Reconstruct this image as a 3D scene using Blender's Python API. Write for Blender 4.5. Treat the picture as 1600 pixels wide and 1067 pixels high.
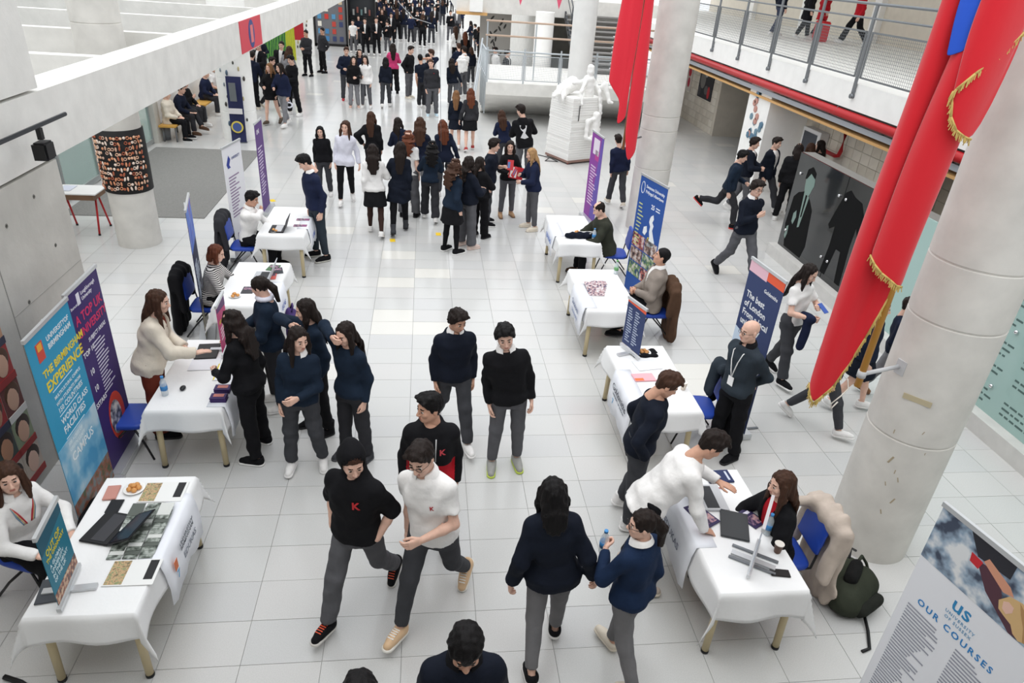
import bpy, bmesh, math, random
import numpy as np
from mathutils import Vector, Matrix
R = math.radians
scene = bpy.context.scene
col = scene.collection
for o in list(bpy.data.objects): bpy.data.objects.remove(o, do_unlink=True)

# ---------------------------------------------------------------- camera, sky, sun, exposure
cam_d = bpy.data.cameras.new('camera'); cam = bpy.data.objects.new('camera', cam_d); col.objects.link(cam)
yaw, pitch, roll = 0.144260598, 0.49973156, 0.0740658303
cam_d.sensor_width = 36.0; cam_d.lens = 1081.34 / 1600 * 36.0; cam_d.clip_end = 400
cy, sy, cp, sp = math.cos(yaw), math.sin(yaw), math.cos(pitch), math.sin(pitch)
fwd = Vector((sy*cp, cy*cp, -sp)); rgt = Vector((cy, -sy, 0)); upv = rgt.cross(fwd)
r2 = rgt*math.cos(roll) + upv*math.sin(roll); u2 = -rgt*math.sin(roll) + upv*math.cos(roll)
mw = Matrix.Identity(4)
for i in range(3): mw[i][0], mw[i][1], mw[i][2] = r2[i], u2[i], -fwd[i]
mw[2][3] = 4.75
cam.matrix_world = mw; scene.camera = cam

world = bpy.data.worlds.new('sky'); scene.world = world; world.use_nodes = True
bg = world.node_tree.nodes['Background']
bg.inputs[0].default_value = (0.93, 0.965, 1.0, 1); bg.inputs[1].default_value = 1.25     # overcast daylight through the roof glazing
sd = bpy.data.lights.new('daylight', 'SUN'); sd.energy = 1.25; sd.angle = R(70); sd.color = (1.0, 0.985, 0.96)
sun = bpy.data.objects.new('daylight', sd); col.objects.link(sun); sun.rotation_euler = (R(8), R(-10), 0)
scene.view_settings.view_transform = 'Standard'; scene.view_settings.look = 'None'
scene.view_settings.exposure = 0.14; scene.view_settings.gamma = 1.0; scene.view_settings.use_curve_mapping = False

# ---------------------------------------------------------------- materials
def lin(c):
    return tuple(((x/255)/12.92 if x/255 <= 0.04045 else ((x/255+0.055)/1.055)**2.4) for x in c)
MATS = {}
def mat(name, rgb, rough=0.6, bump=0.0, bscale=60.0, var=0.0, vscale=4.0, metal=0.0, spec=0.4, stripes=None, alpha=None, transm=0.0, sheen=0.0, streak=False, coat=0.0):
    """rgb as 0-255 sRGB"""
    if name in MATS: return MATS[name]
    m = bpy.data.materials.new(name); m.use_nodes = True; nt = m.node_tree; b = nt.nodes['Principled BSDF']
    c = lin(rgb); b.inputs['Base Color'].default_value = (*c, 1); b.inputs['Roughness'].default_value = rough
    b.inputs['Metallic'].default_value = metal; b.inputs['Specular IOR Level'].default_value = spec
    b.inputs['Sheen Weight'].default_value = sheen; b.inputs['Transmission Weight'].default_value = transm
    b.inputs['Coat Weight'].default_value = coat
    tc = nt.nodes.new('ShaderNodeTexCoord'); vec = tc.outputs['Object']
    if streak:
        mp = nt.nodes.new('ShaderNodeMapping'); mp.inputs['Scale'].default_value = (1, 1, 0.06); nt.links.new(vec, mp.inputs[0]); vec = mp.outputs[0]
    if var > 0:
        n = nt.nodes.new('ShaderNodeTexNoise'); n.inputs['Scale'].default_value = vscale; n.inputs['Detail'].default_value = 5
        nt.links.new(vec, n.inputs['Vector'])
        r = nt.nodes.new('ShaderNodeValToRGB'); r.color_ramp.elements[0].position = 0.3; r.color_ramp.elements[1].position = 0.7
        r.color_ramp.elements[0].color = (*[max(0, x*(1-var)) for x in c], 1); r.color_ramp.elements[1].color = (*[min(1, x*(1+var)) for x in c], 1)
        nt.links.new(n.outputs['Fac'], r.inputs[0]); nt.links.new(r.outputs[0], b.inputs['Base Color'])
    if stripes:
        c2, sc = stripes
        w = nt.nodes.new('ShaderNodeTexWave'); w.wave_type = 'BANDS'; w.bands_direction = 'Z'; w.inputs['Scale'].default_value = sc; w.inputs['Distortion'].default_value = 0.6
        nt.links.new(tc.outputs['Object'], w.inputs['Vector'])
        r = nt.nodes.new('ShaderNodeValToRGB'); r.color_ramp.interpolation = 'CONSTANT'; r.color_ramp.elements[1].position = 0.5
        r.color_ramp.elements[0].color = (*c, 1); r.color_ramp.elements[1].color = (*lin(c2), 1)
        nt.links.new(w.outputs['Fac'], r.inputs[0]); nt.links.new(r.outputs[0], b.inputs['Base Color'])
    if bump > 0:
        n = nt.nodes.new('ShaderNodeTexNoise'); n.inputs['Scale'].default_value = bscale; n.inputs['Detail'].default_value = 4
        nt.links.new(vec, n.inputs['Vector'])
        bp = nt.nodes.new('ShaderNodeBump'); bp.inputs['Strength'].default_value = bump; bp.inputs['Distance'].default_value = 0.02
        nt.links.new(n.outputs['Fac'], bp.inputs['Height']); nt.links.new(bp.outputs[0], b.inputs['Normal'])
    if alpha is not None: b.inputs['Alpha'].default_value = alpha
    MATS[name] = m; return m
def fab(name, rgb): return mat('fabric_'+name, rgb, 0.85, bump=0.5, bscale=11, var=0.12, vscale=6, spec=0.15)
def plain(rgb, rough=0.55): return mat('paint_%d_%d_%d' % tuple(rgb), rgb, rough)

# ---------------------------------------------------------------- objects
def tag(o, label=None, cat=None, group=None, kind=None):
    if label: o['label'] = label
    if cat: o['category'] = cat
    if group: o['group'] = group
    if kind: o['kind'] = kind
    return o
def empty(name, loc=(0, 0, 0), rz=0.0):
    o = bpy.data.objects.new(name, None); o.empty_display_size = 0.1; o.location = loc; o.rotation_euler = (0, 0, rz); col.objects.link(o); return o
def thing(name, label, cat, loc=(0, 0, 0), rz=0.0, group=None):
    return tag(empty(name, loc, rz), label, cat, group)
def mesh_obj(name, me, parent=None, loc=None, rot=None):
    o = bpy.data.objects.new(name, me); col.objects.link(o)
    if parent: o.parent = parent
    if loc is not None: o.location = loc
    if rot is not None: o.rotation_euler = rot
    return o
def np_mesh(name, V, F, mats, smooth=True, mi=None):
    me = bpy.data.meshes.new(name)
    V = np.asarray(V, np.float32); F = np.asarray(F, np.int32); n = F.shape[1]
    me.vertices.add(len(V)); me.vertices.foreach_set('co', V.ravel())
    me.loops.add(F.size); me.loops.foreach_set('vertex_index', F.ravel())
    me.polygons.add(len(F)); me.polygons.foreach_set('loop_start', np.arange(0, F.size, n, dtype=np.int32))
    me.polygons.foreach_set('loop_total', np.full(len(F), n, np.int32))
    if smooth: me.polygons.foreach_set('use_smooth', np.ones(len(F), bool))
    if mi is not None: me.polygons.foreach_set('material_index', np.asarray(mi, np.int32))
    for m in (mats if isinstance(mats, (list, tuple)) else [mats]): me.materials.append(m)
    me.update(calc_edges=True); return me
class MB:
    """collects boxes, bars, tubes, plates for ONE mesh"""
    def __init__(s): s.bm = bmesh.new()
    def box(s, c, d, rz=0.0, M=None, mi=0):
        m = (M or Matrix.Identity(4)) @ Matrix.Translation(c) @ Matrix.Rotation(rz, 4, 'Z') @ Matrix.Diagonal((*d, 1))
        g = bmesh.ops.create_cube(s.bm, size=1.0, matrix=m)
        if mi:
            for f in {f for v in g['verts'] for f in v.link_faces}: f.material_index = mi
        return s
    def box2(s, lo, hi, mi=0):
        return s.box([(a+b)/2 for a, b in zip(lo, hi)], [b-a for a, b in zip(lo, hi)], mi=mi)
    def tube(s, a, b, r, r2=None, seg=12, mi=0, caps=True):
        a, b = Vector(a), Vector(b); d = b-a
        q = d.to_track_quat('Z', 'Y').to_matrix().to_4x4()
        g = bmesh.ops.create_cone(s.bm, cap_ends=caps, segments=seg, radius1=r, radius2=r if r2 is None else r2, depth=d.length, matrix=Matrix.Translation((a+b)/2) @ q)
        for f in {f for v in g['verts'] for f in v.link_faces}:
            f.material_index = mi; f.smooth = len(f.verts) == 4
        return s
    def path(s, pts, r, seg=8, mi=0):
        pts = [Vector(p) for p in pts]; rings = []
        for i, p in enumerate(pts):
            t = (pts[min(i+1, len(pts)-1)] - pts[max(i-1, 0)]).normalized()
            q = t.to_track_quat('Z', 'Y')
            rings.append([s.bm.verts.new(p + q @ Vector((r*math.cos(2*math.pi*k/seg), r*math.sin(2*math.pi*k/seg), 0))) for k in range(seg)])
        for a, b in zip(rings[:-1], rings[1:]):
            for k in range(seg):
                f = s.bm.faces.new((a[k], a[(k+1) % seg], b[(k+1) % seg], b[k])); f.smooth = True; f.material_index = mi
        s.bm.faces.new(rings[0][::-1]); s.bm.faces.new(rings[-1]); return s
    def lathe(s, prof, c=(0, 0, 0), seg=24, mi=0, smooth=True, sharp=False):
        c = Vector(c); rings = []
        for r, z in prof: rings.append([s.bm.verts.new(c + Vector((r*math.cos(2*math.pi*k/seg), r*math.sin(2*math.pi*k/seg), z))) for k in range(seg)])
        for a, b in zip(rings[:-1], rings[1:]):
            for k in range(seg):
                f = s.bm.faces.new((a[k], a[(k+1) % seg], b[(k+1) % seg], b[k])); f.smooth = smooth; f.material_index = mi
        if sharp:
            for a in rings:
                for k in range(seg):
                    e = s.bm.edges.get((a[k], a[(k+1) % seg]))
                    if e: e.smooth = False
        f = s.bm.faces.new(rings[0][::-1]); f.material_index = mi; f = s.bm.faces.new(rings[-1]); f.material_index = mi; return s
    def ball(s, c, r, sc=(1, 1, 1), seg=12, mi=0):
        g = bmesh.ops.create_uvsphere(s.bm, u_segments=seg, v_segments=max(5, seg//2+1), radius=r, matrix=Matrix.Translation(c) @ Matrix.Diagonal((*sc, 1)))
        for f in {f for v in g['verts'] for f in v.link_faces}: f.smooth = True; f.material_index = mi
        return s
    def prism(s, pts, ext, mi=0):
        """planar polygon pts (3D) extruded by vector ext"""
        e = Vector(ext); a = [s.bm.verts.new(Vector(p)) for p in pts]; b = [s.bm.verts.new(Vector(p)+e) for p in pts]; n = len(a)
        fs = [s.bm.faces.new(a[::-1]), s.bm.faces.new(b)] + [s.bm.faces.new((a[i], a[(i+1) % n], b[(i+1) % n], b[i])) for i in range(n)]
        for f in fs: f.material_index = mi
        return s
    def build(s, name, mats, parent=None, loc=None, rot=None, bevel=0.0, seg=2):
        bm = s.bm
        if bevel: bmesh.ops.bevel(bm, geom=list(bm.edges), offset=bevel, segments=seg, affect='EDGES', clamp_overlap=True)
        bmesh.ops.recalc_face_normals(bm, faces=bm.faces)
        me = bpy.data.meshes.new(name); bm.to_mesh(me); bm.free()
        for m in (mats if isinstance(mats, (list, tuple)) else [mats]): me.materials.append(m)
        return mesh_obj(name, me, parent, loc, rot)
def struct(o): o['kind'] = 'structure'; return o
def one(o, label, cat, group=None): return tag(o, label, cat, group)
def text_mesh(s, size, bold=0.0, align='LEFT', ext=0.0012, spacing=1.0):
    cu = bpy.data.curves.new('lettering', 'FONT'); cu.body = s; cu.size = size; cu.align_x = align; cu.align_y = 'CENTER'
    cu.extrude = ext; cu.offset = bold*size; cu.resolution_u = 2; cu.space_character = spacing
    o = bpy.data.objects.new('lettering_src', cu); col.objects.link(o)
    dg = bpy.context.evaluated_depsgraph_get(); me = bpy.data.meshes.new_from_object(o.evaluated_get(dg))
    bpy.data.objects.remove(o, do_unlink=True); bpy.data.curves.remove(cu); me.name = 'lettering'; return me
# ---------------------------------------------------------------- figures: distance fields -> one continuous surface
class Vol:
    def __init__(s, lo, hi, h):
        s.lo = np.array(lo, np.float32) - 2*h; s.h = h
        n = np.ceil((np.array(hi) + 2*h - s.lo)/h).astype(int) + 1
        s.ax = [s.lo[i] + h*np.arange(n[i], dtype=np.float32) for i in range(3)]
        s.D = np.full(n, 1.0, np.float32)
    def sl(s, lo, hi):
        o = []
        for i in range(3):
            a = max(0, int((lo[i]-s.lo[i])/s.h)); b = min(len(s.ax[i]), int((hi[i]-s.lo[i])/s.h)+2)
            if b <= a: return None
            o.append(slice(a, b))
        return tuple(o)
    def pts(s, S):
        return np.stack(np.meshgrid(s.ax[0][S[0]], s.ax[1][S[1]], s.ax[2][S[2]], indexing='ij'), -1)
    def put(s, S, d, k, sub=False):
        A = s.D[S]
        if sub:
            d = -d
            if k > 0:
                hh = np.clip(0.5 - 0.5*(d-A)/k*-1, 0, 1)
                s.D[S] = A*(1-hh) + d*hh + k*hh*(1-hh)
            else: s.D[S] = np.maximum(A, d)
        elif k > 0:
            hh = np.clip(0.5 + 0.5*(A-d)/k, 0, 1); s.D[S] = A*(1-hh) + d*hh - k*hh*(1-hh)
        else: s.D[S] = np.minimum(A, d)
    def cone(s, a, b, ra, rb, k=0.02, flat=None, fs=1.0, sub=False, ce=False):
        a = np.asarray(a, np.float32); b = np.asarray(b, np.float32); m = max(ra, rb)*max(1.0, fs) + k + 2*s.h + 0.01
        S = s.sl(np.minimum(a, b)-m, np.maximum(a, b)+m)
        if S is None: return
        p = s.pts(S) - a; ab = b-a
        tt = (p @ ab)/max(1e-9, float(ab @ ab)); t = np.clip(tt, 0, 1)
        q = p - t[..., None]*ab
        if flat is not None:
            fl = np.asarray(flat, np.float32); fl = fl/np.linalg.norm(fl); q = q + ((q @ fl)*(1/fs-1))[..., None]*fl
        d = (np.linalg.norm(q, axis=-1) - (ra + (rb-ra)*t))*(min(1.0, fs) if flat is not None else 1.0)
        if ce: d = np.maximum(d, (tt-1)*float(np.linalg.norm(ab)))
        s.put(S, d, k, sub)
    def ell(s, c, r, k=0.02, M=None, sub=False):
        c = np.asarray(c, np.float32); r = np.asarray(r, np.float32); m = float(r.max()) + k + 2*s.h + 0.01
        S = s.sl(c-m, c+m)
        if S is None: return
        p = s.pts(S) - c
        if M is not None: p = p @ np.asarray(M, np.float32)
        q = np.linalg.norm(p/r, axis=-1); g = np.linalg.norm(p/(r*r), axis=-1)
        s.put(S, np.where(g > 1e-6, q*(q-1)/np.maximum(g, 1e-6), -float(r.min())), k, sub)
    def loft(s, o, M, z, a, b, k=0.03, n=2.5, yo=None):
        """stack of rounded sections; M columns = local x,y,z axes"""
        o = np.asarray(o, np.float32); M = np.asarray(M, np.float32); A = max(max(a), max(b)) + 0.03 + k
        e = [o + M[:, 2]*z[0], o + M[:, 2]*z[-1]]
        S = s.sl(np.minimum(*e)-A, np.maximum(*e)+A)
        if S is None: return
        p = (s.pts(S) - o) @ M
        aa = np.interp(p[..., 2], z, a).astype(np.float32); bb = np.interp(p[..., 2], z, b).astype(np.float32)
        y = p[..., 1] - (np.interp(p[..., 2], z, yo).astype(np.float32) if yo is not None else 0)
        q = (np.abs(p[..., 0]/aa)**n + np.abs(y/bb)**n)**(1/n)
        d = (q-1)*np.minimum(aa, bb)
        d = np.maximum(d, np.maximum(p[..., 2]-z[-1], z[0]-p[..., 2]))
        s.put(S, d, k)
    def cut(s, pt, nrm):
        """remove everything on the +nrm side of a plane"""
        P = s.pts((slice(None),)*3); n = np.asarray(nrm, np.float32); n = n/np.linalg.norm(n)
        s.D = np.maximum(s.D, (P - np.asarray(pt, np.float32)) @ n)
    def wobble(s, amp, f, seed=0):
        rs = np.random.RandomState(seed); P = s.pts((slice(None),)*3); w = 0
        for i in range(4):
            v = rs.randn(3); v[2] *= 1.6; v = v/np.linalg.norm(v)*f*(0.7+0.25*i)*2*math.pi
            w = w + np.sin(P @ v.astype(np.float32) + rs.rand()*6)/(1+0.35*i)
        s.D = s.D + (amp/2)*w.astype(np.float32)
    def mesh(s):
        D = s.D; I = D < 0; n = np.array(D.shape)
        c = np.zeros(n-1, np.uint8)
        for i in (0, 1):
            for j in (0, 1):
                for k in (0, 1): c += I[i:n[0]-1+i, j:n[1]-1+j, k:n[2]-1+k]
        act = (c > 0) & (c < 8); ix = np.argwhere(act)
        if len(ix) == 0: return np.zeros((0, 3), np.float32), np.zeros((0, 4), int)
        idx = np.full(act.shape, -1, np.int32); idx[act] = np.arange(len(ix))
        P = np.zeros((len(ix), 3), np.float32); N = np.zeros(len(ix), np.float32)
        cs = [(i, j, k) for i in (0, 1) for j in (0, 1) for k in (0, 1)]
        for a in cs:
            for ax in range(3):
                if a[ax]: continue
                b = list(a); b[ax] = 1
                da = D[ix[:, 0]+a[0], ix[:, 1]+a[1], ix[:, 2]+a[2]]; db = D[ix[:, 0]+b[0], ix[:, 1]+b[1], ix[:, 2]+b[2]]
                m = (da < 0) != (db < 0); t = np.where(m, da/np.where(m, da-db, 1), 0)
                q = np.tile(np.array(a, np.float32), (len(ix), 1)); q[:, ax] += t
                P += q*m[:, None]; N += m
        V = (ix + P/N[:, None])*s.h + s.lo
        F = []
        for ax in range(3):
            u, v = (ax+1) % 3, (ax+2) % 3
            sa = [slice(1, -1)]*3; sb = [slice(1, -1)]*3; sa[ax] = slice(0, -1); sb[ax] = slice(1, None)
            A = I[tuple(sa)]; B = I[tuple(sb)]
            for flip in (0, 1):
                m = (A & ~B) if not flip else (B & ~A); e = np.argwhere(m)
                if len(e) == 0: continue
                g = e.copy(); g[:, u] += 1; g[:, v] += 1
                def at(du, dv):
                    w = g.copy(); w[:, u] -= du; w[:, v] -= dv; return idx[w[:, 0], w[:, 1], w[:, 2]]
                q = np.stack([at(1, 1), at(0, 1), at(0, 0), at(1, 0)], 1)
                F.append(q[:, ::-1] if flip else q)
        F = np.concatenate(F); F = F[(F >= 0).all(1)]
        return V.astype(np.float32), F
# ---------------------------------------------------------------- templates shared by the figures
def make_head(h):
    v = Vol((-.1, -.13, -.2), (.1, .13, .13), h)
    v.ell((0, .012, .03), (.076, .095, .088), 0)
    v.ell((0, -.022, -.035), (.061, .066, .083), .03)
    v.ell((0, -.05, -.088), (.028, .028, .024), .03)
    for sx in (-1, 1):
        v.cone((sx*.047, .005, -.055), (sx*.012, -.052, -.09), .022, .02, .03)
        v.ell((sx*.038, -.062, -.028), (.024, .02, .022), .02)
    v.cone((-.034, -.076, .02), (.034, -.076, .02), .011, .011, .015)
    for sx in (-1, 1):
        v.ell((sx*.031, -.094, .001), (.019, .011, .011), .008, sub=True)
        v.ell((sx*.011, -.096, -.038), (.009, .011, .008), .006)
        v.ell((sx*.078, .012, -.008), (.010, .019, .031), .006)
    v.cone((0, -.086, .006), (0, -.107, -.033), .008, .012, .010)
    v.cone((-.017, -.087, -.0605), (.017, -.087, -.0605), .006, .006, .006)
    v.cone((-.014, -.087, -.071), (.014, -.087, -.071), .0065, .0065, .006)
    v.cone((0, .016, -.05), (0, .036, -.20), .051, .055, .03)
    V, F = v.mesh(); c = V[F].mean(1); mi = np.zeros(len(F), int); ax = np.abs(c[:, 0])
    mi[(ax < .019) & (c[:, 2] > -.0755) & (c[:, 2] < -.0575) & (c[:, 1] < -.0845)] = 1
    bz = .0255 + .0025*np.sin((ax-.012)/.036*3.0) - .05*np.clip(ax-.034, 0, 1); mi[(ax > .014) & (ax < .048) & (np.abs(c[:, 2]-bz) < .0042) & (c[:, 1] < -.062)] = 2
    VV, FF, MI = [V], [F], [mi]; n = len(V)
    for sx in (-1, 1):
        nu, nv = 10, 7; a = []
        for j in range(nv):
            th = math.pi*j/(nv-1)
            for i in range(nu):
                ph = 2*math.pi*i/nu; a.append((sx*.031+.0135*math.sin(th)*math.cos(ph), -.0775-.0125*math.cos(th), .0+.0085*math.sin(th)*math.sin(ph)))
        q = [(j*nu+i, j*nu+(i+1) % nu, (j+1)*nu+(i+1) % nu, (j+1)*nu+i) for j in range(nv-1) for i in range(nu)]
        VV.append(np.array(a)); FF.append(np.array(q)+n); MI.append(np.array([4 if k < nu*2 else 3 for k in range(len(q))])); n += len(a)
    return np.concatenate(VV), np.concatenate(FF), np.concatenate(MI)
def make_hand(h, pose):
    v = Vol((-.06, -.09, -.2), (.08, .09, .04), h)
    v.cone((0, 0, .03), (0, 0, -.01), .026, .024, 0, flat=(0, 1, 0), fs=.78)
    for x in (-.026, -.009, .009, .026): v.cone((x*.6, 0, -.015), (x, 0, -.082), .017, .0125, .012, flat=(0, 1, 0), fs=.85)
    cu = {'relax': (22, 30, 20), 'grip': (62, 75, 45), 'flat': (6, 8, 6)}[pose]
    for x, L, e in ((.029, .072, 0), (.010, .080, 4), (-.010, .075, 7), (-.027, .060, 10)):
        p = np.array([x, 0, -.086]); an = 0
        for sg, (f, r0, r1) in enumerate(((.45, .0098, .0092), (.30, .0092, .0086), (.25, .0086, .0072))):
            an += math.radians(cu[sg] + (e if pose != 'flat' else 0)); q = p + L*f*np.array([x*.9*(.3 if sg else 1), math.sin(an), -math.cos(an)])
            v.cone(p, q, r0, r1, .003); p = q
    tb = {'relax': ((.022, .002, -.02), (.043, .014, -.052), (.044, .026, -.085), (.038, .036, -.108)),
          'grip': ((.022, .004, -.02), (.038, .03, -.05), (.024, .045, -.072), (.006, .05, -.084)),
          'flat': ((.022, .0, -.02), (.048, .006, -.045), (.062, .01, -.072), (.068, .012, -.098))}[pose]
    for a, b, ra, rb in zip(tb[:-1], tb[1:], (.015, .0115, .0102), (.0115, .0102, .008)): v.cone(a, b, ra, rb, .006)
    return v.mesh()
def make_shoe(kind):
    h = .008; v = Vol((-.06, -.21, 0), (.06, .09, .2), h)
    v.cone((0, .03, .05), (0, -.155, .034), .046, .034, 0, flat=(1, 0, 0), fs=.98)
    v.cone((0, .0, .05), (0, -.1, .05), .043, .036, .03)
    top = {'sneaker': .10, 'slip': .066, 'boot': .19, 'hightop': .135}[kind]
    v.cone((0, .028, .04), (0, .03, top), .043, .044 if kind != 'boot' else .055, .02, ce=True)
    if kind in ('sneaker', 'slip'): v.cone((0, .02, top-.002), (0, .03, top+.05), .032, .04, .0, sub=True)
    v.cut((0, 0, .02), (0, 0, -1)); U = v.mesh()
    v = Vol((-.06, -.21, -.01), (.06, .09, .05), h)
    v.cone((0, .032, .012), (0, -.152, .012), .05, .044, 0); v.cut((0, 0, .027), (0, 0, 1)); v.cut((0, 0, .0), (0, 0, -1)); S = v.mesh()
    return (np_mesh('shoe', *U, [plain((40, 40, 40))]), np_mesh('sole', *S, [plain((40, 40, 40))]))
def lace_mesh():
    b = MB()
    for i in range(5): b.box((0, -.045-.02*i, .0965-.001*i*i), (.05, .007, .006), M=Matrix.Rotation(R(0), 4, 'X'))
    bm = b.bm; me = bpy.data.meshes.new('laces'); bm.to_mesh(me); bm.free(); me.materials.append(plain((200, 60, 40))); return me
def strand(v, amp, f):
    P = v.pts((slice(None),)*3); w = np.sin(P[..., 0]*f + P[..., 2]*f*.12) + np.sin(P[..., 1]*f*.9 - P[..., 2]*f*.1 + 1.3) + .6*np.sin((P[..., 0]-P[..., 1])*f*1.7)
    v.D = v.D + (amp/2)*w.astype(np.float32)
def make_hair(kind, h):
    lo, hi = (-.17, -.16, -.62), (.17, .29, .17)
    if kind in ('short', 'crop', 'mop', 'balding', 'fringe'): lo = (-.14, -.15, -.14)
    v = Vol(lo, hi, h); FACE = ((0, -.078, .068), (0, -.78, -.62))
    if kind in ('short', 'crop', 'balding', 'fringe', 'mop'):
        g = {'short': .004, 'crop': -.001, 'balding': -.001, 'fringe': .006, 'mop': .009}[kind]
        v.ell((0, .016, .036), (.083+g, .102+g, .093+g), 0)
        v.cone((0, .026, .01), (0, .036, -.075), .078+g*.5, .056+g*.5, .02)
        if kind in ('short', 'mop'):
            v.ell((0, -.03, .088+g), (.066, .07, .045), .03)
            for i in range(7): v.cone((-.05+.017*i, -.02, .115), (-.06+.02*i, -.092, .088+.012*math.sin(i*2.1)), .02, .013, .012)
        if kind == 'mop':
            for i in range(18):
                a = i*2*math.pi/18; v.cone((.07*math.cos(a), .02+.08*math.sin(a), .06), (.086*math.cos(a+.2), .02+.094*math.sin(a+.2), -.015+.012*math.sin(i*3)), .022, .016, .014)
        v.cut((0, -.074, .062), (0, -.80, -.60)) if kind != 'fringe' else v.cut((0, -.095, .03), (0, -.80, -.60))
        v.cut((0, .08, -.075 if kind != 'mop' else -.09), (0, .1, -1))
        if kind == 'balding': v.ell((0, -.015, .135), (.062, .095, .06), .01, sub=True)
        P = v.pts((slice(None),)*3); v.D = v.D + (np.clip(.02 - P[..., 2], 0, .08)*{'crop': .05, 'balding': .05, 'mop': .03}.get(kind, .08)).astype(np.float32)
        v.wobble(.006 if kind != 'crop' else .002, 16, 3); strand(v, .004 if kind != 'crop' else .001, 190)
    else:
        v.ell((0, .018, .036), (.089, .106, .096), 0)
        if kind != 'ponytail':
            L = {'long': -.46, 'wavy': -.43, 'curly': -.40, 'bob': -.14, 'mid': -.26}[kind]
            w0, w1, dn = {'long': (.098, .085, .04), 'wavy': (.112, .10, .05), 'curly': (.128, .12, .065), 'bob': (.102, .10, .055), 'mid': (.10, .085, .045)}[kind]
            v.loft((0, 0, 0), np.eye(3), [L, L*.75, L*.35, -.03, .07], [w1*.5, w1*.95, w0, w0, .07], [dn*.55, dn, dn*1.15, .085, .06], .03, 2.2, yo=([.165, .165, .125, .05, .03] if L < -.3 else [.135, .135, .105, .05, .03] if L < -.2 else [.075, .08, .075, .05, .03]))
            for sx in (-1, 1):
                e = max(L*.8, -.27)
                v.cone((sx*.078, -.012, .02), (sx*.093, -.02, -.10), .028, .03, .03)
                v.cone((sx*.093, -.02, -.10), (sx*.10, -.055 if L < -.2 else -.015, e), .03, .016, .03)
            v.ell((0, -.035, .0), (.06, .1, .078), .012, sub=True) if kind == 'x' else None
        else:
            v.ell((0, .115, .04), (.03, .03, .03), .02)
            v.cone((0, .12, .04), (0, .16, -.04), .028, .04, .02); v.cone((0, .16, -.04), (0, .165, -.2), .04, .022, .03); v.cut((0, .06, -.07), (0, -.3, -1)) if 0 else None
        P = v.pts((slice(None),)*3)
        # keep the face clear
        face = np.maximum((P - np.array([0, -.079, .07], np.float32)) @ np.array([0, -.80, -.60], np.float32)*-1, np.maximum(np.abs(P[..., 0]) - (.064 + .10*np.clip(-.09-P[..., 2], 0, .2)), 0 - (P[..., 2] + 1)))
        face = np.maximum(face, P[..., 1] - .035); v.D = np.maximum(v.D, -face)
        if kind == 'ponytail': v.D = np.maximum(v.D, np.maximum(-.075 - P[..., 2], P[..., 1] - .11)*(1) if False else -1)
        if kind == 'ponytail':
            low = np.maximum(P[..., 2] + .06 + .3*(.08-P[..., 1]), P[..., 1]-.10); v.D = np.maximum(v.D, -low)
        if kind in ('curly', 'wavy'): v.wobble(.022 if kind == 'curly' else .010, 13 if kind == 'curly' else 9, 5)
        strand(v, .006 if kind != 'curly' else .003, 150)
    return np_mesh('hair', *v.mesh(), [plain((30, 25, 22))])
TPL = {}
def tpl(key, fn, *a):
    if key not in TPL: TPL[key] = fn(*a)
    return TPL[key]
def obj_mat(o, m):
    o.material_slots[0].link = 'OBJECT'; o.material_slots[0].material = m; return o

HAIRC = {'black': (18, 16, 17), 'dark': (34, 26, 23), 'brown': (66, 44, 33), 'auburn': (98, 54, 36), 'light': (128, 92, 62), 'blonde': (168, 132, 92), 'grey': (110, 105, 100)}
def hairm(c): return mat('hair_'+c, HAIRC[c], 0.55, bump=0.3, bscale=170, var=0.3, vscale=60, spec=0.18, streak=True)
SKINC = {'fair': (226, 184, 164), 'mid': (205, 158, 134), 'tan': (180, 132, 106)}
def skin_mats(sk, hc):
    return [mat('skin_'+sk, SKINC[sk], 0.5, var=0.06, vscale=30, spec=0.35), mat('lips_'+sk, [int(a*b) for a, b in zip(SKINC[sk], (.88, .70, .70))], 0.4),
            hairm(hc if hc in HAIRC else 'dark'), mat('eye_white', (225, 222, 218), 0.25), mat('iris', (38, 26, 20), 0.2)]
CLOTH = {'navy': (27, 33, 51), 'black': (22, 22, 25), 'ink': (23, 28, 40), 'grey': (92, 92, 96), 'dgrey': (66, 67, 71), 'lgrey': (132, 132, 136), 'char': (50, 50, 54), 'white': (236, 234, 232),
         'cream': (222, 212, 196), 'pink': (196, 62, 112), 'olive': (52, 54, 46), 'tweed': (142, 132, 124), 'rust': (112, 50, 36), 'red': (178, 30, 42), 'blue': (30, 37, 62), 'teal': (28, 40, 56),
         'steel': (48, 56, 64), 'brown': (86, 64, 50), 'skinny': (70, 70, 74), 'beige': (196, 182, 170), 'denim': (58, 64, 82), 'lilac': (222, 222, 234), 'tights': (60, 42, 38), 'jean': (116, 115, 117), 'royal': (27, 43, 70)}
def cloth(c):
    if c == 'striped': return mat('fabric_striped', (32, 30, 34), 0.85, stripes=((226, 222, 218), 15.0))
    return fab(c, CLOTH[c])

def rotv(M, v): return np.asarray(M) @ np.asarray(v, float)
def rx(a): c, s = math.cos(R(a)), math.sin(R(a)); return np.array([[1, 0, 0], [0, c, -s], [0, s, c]])
def ry(a): c, s = math.cos(R(a)), math.sin(R(a)); return np.array([[c, 0, s], [0, 1, 0], [-s, 0, c]])
def rz_(a): c, s = math.cos(R(a)), math.sin(R(a)); return np.array([[c, -s, 0], [s, c, 0], [0, 0, 1]])
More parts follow.
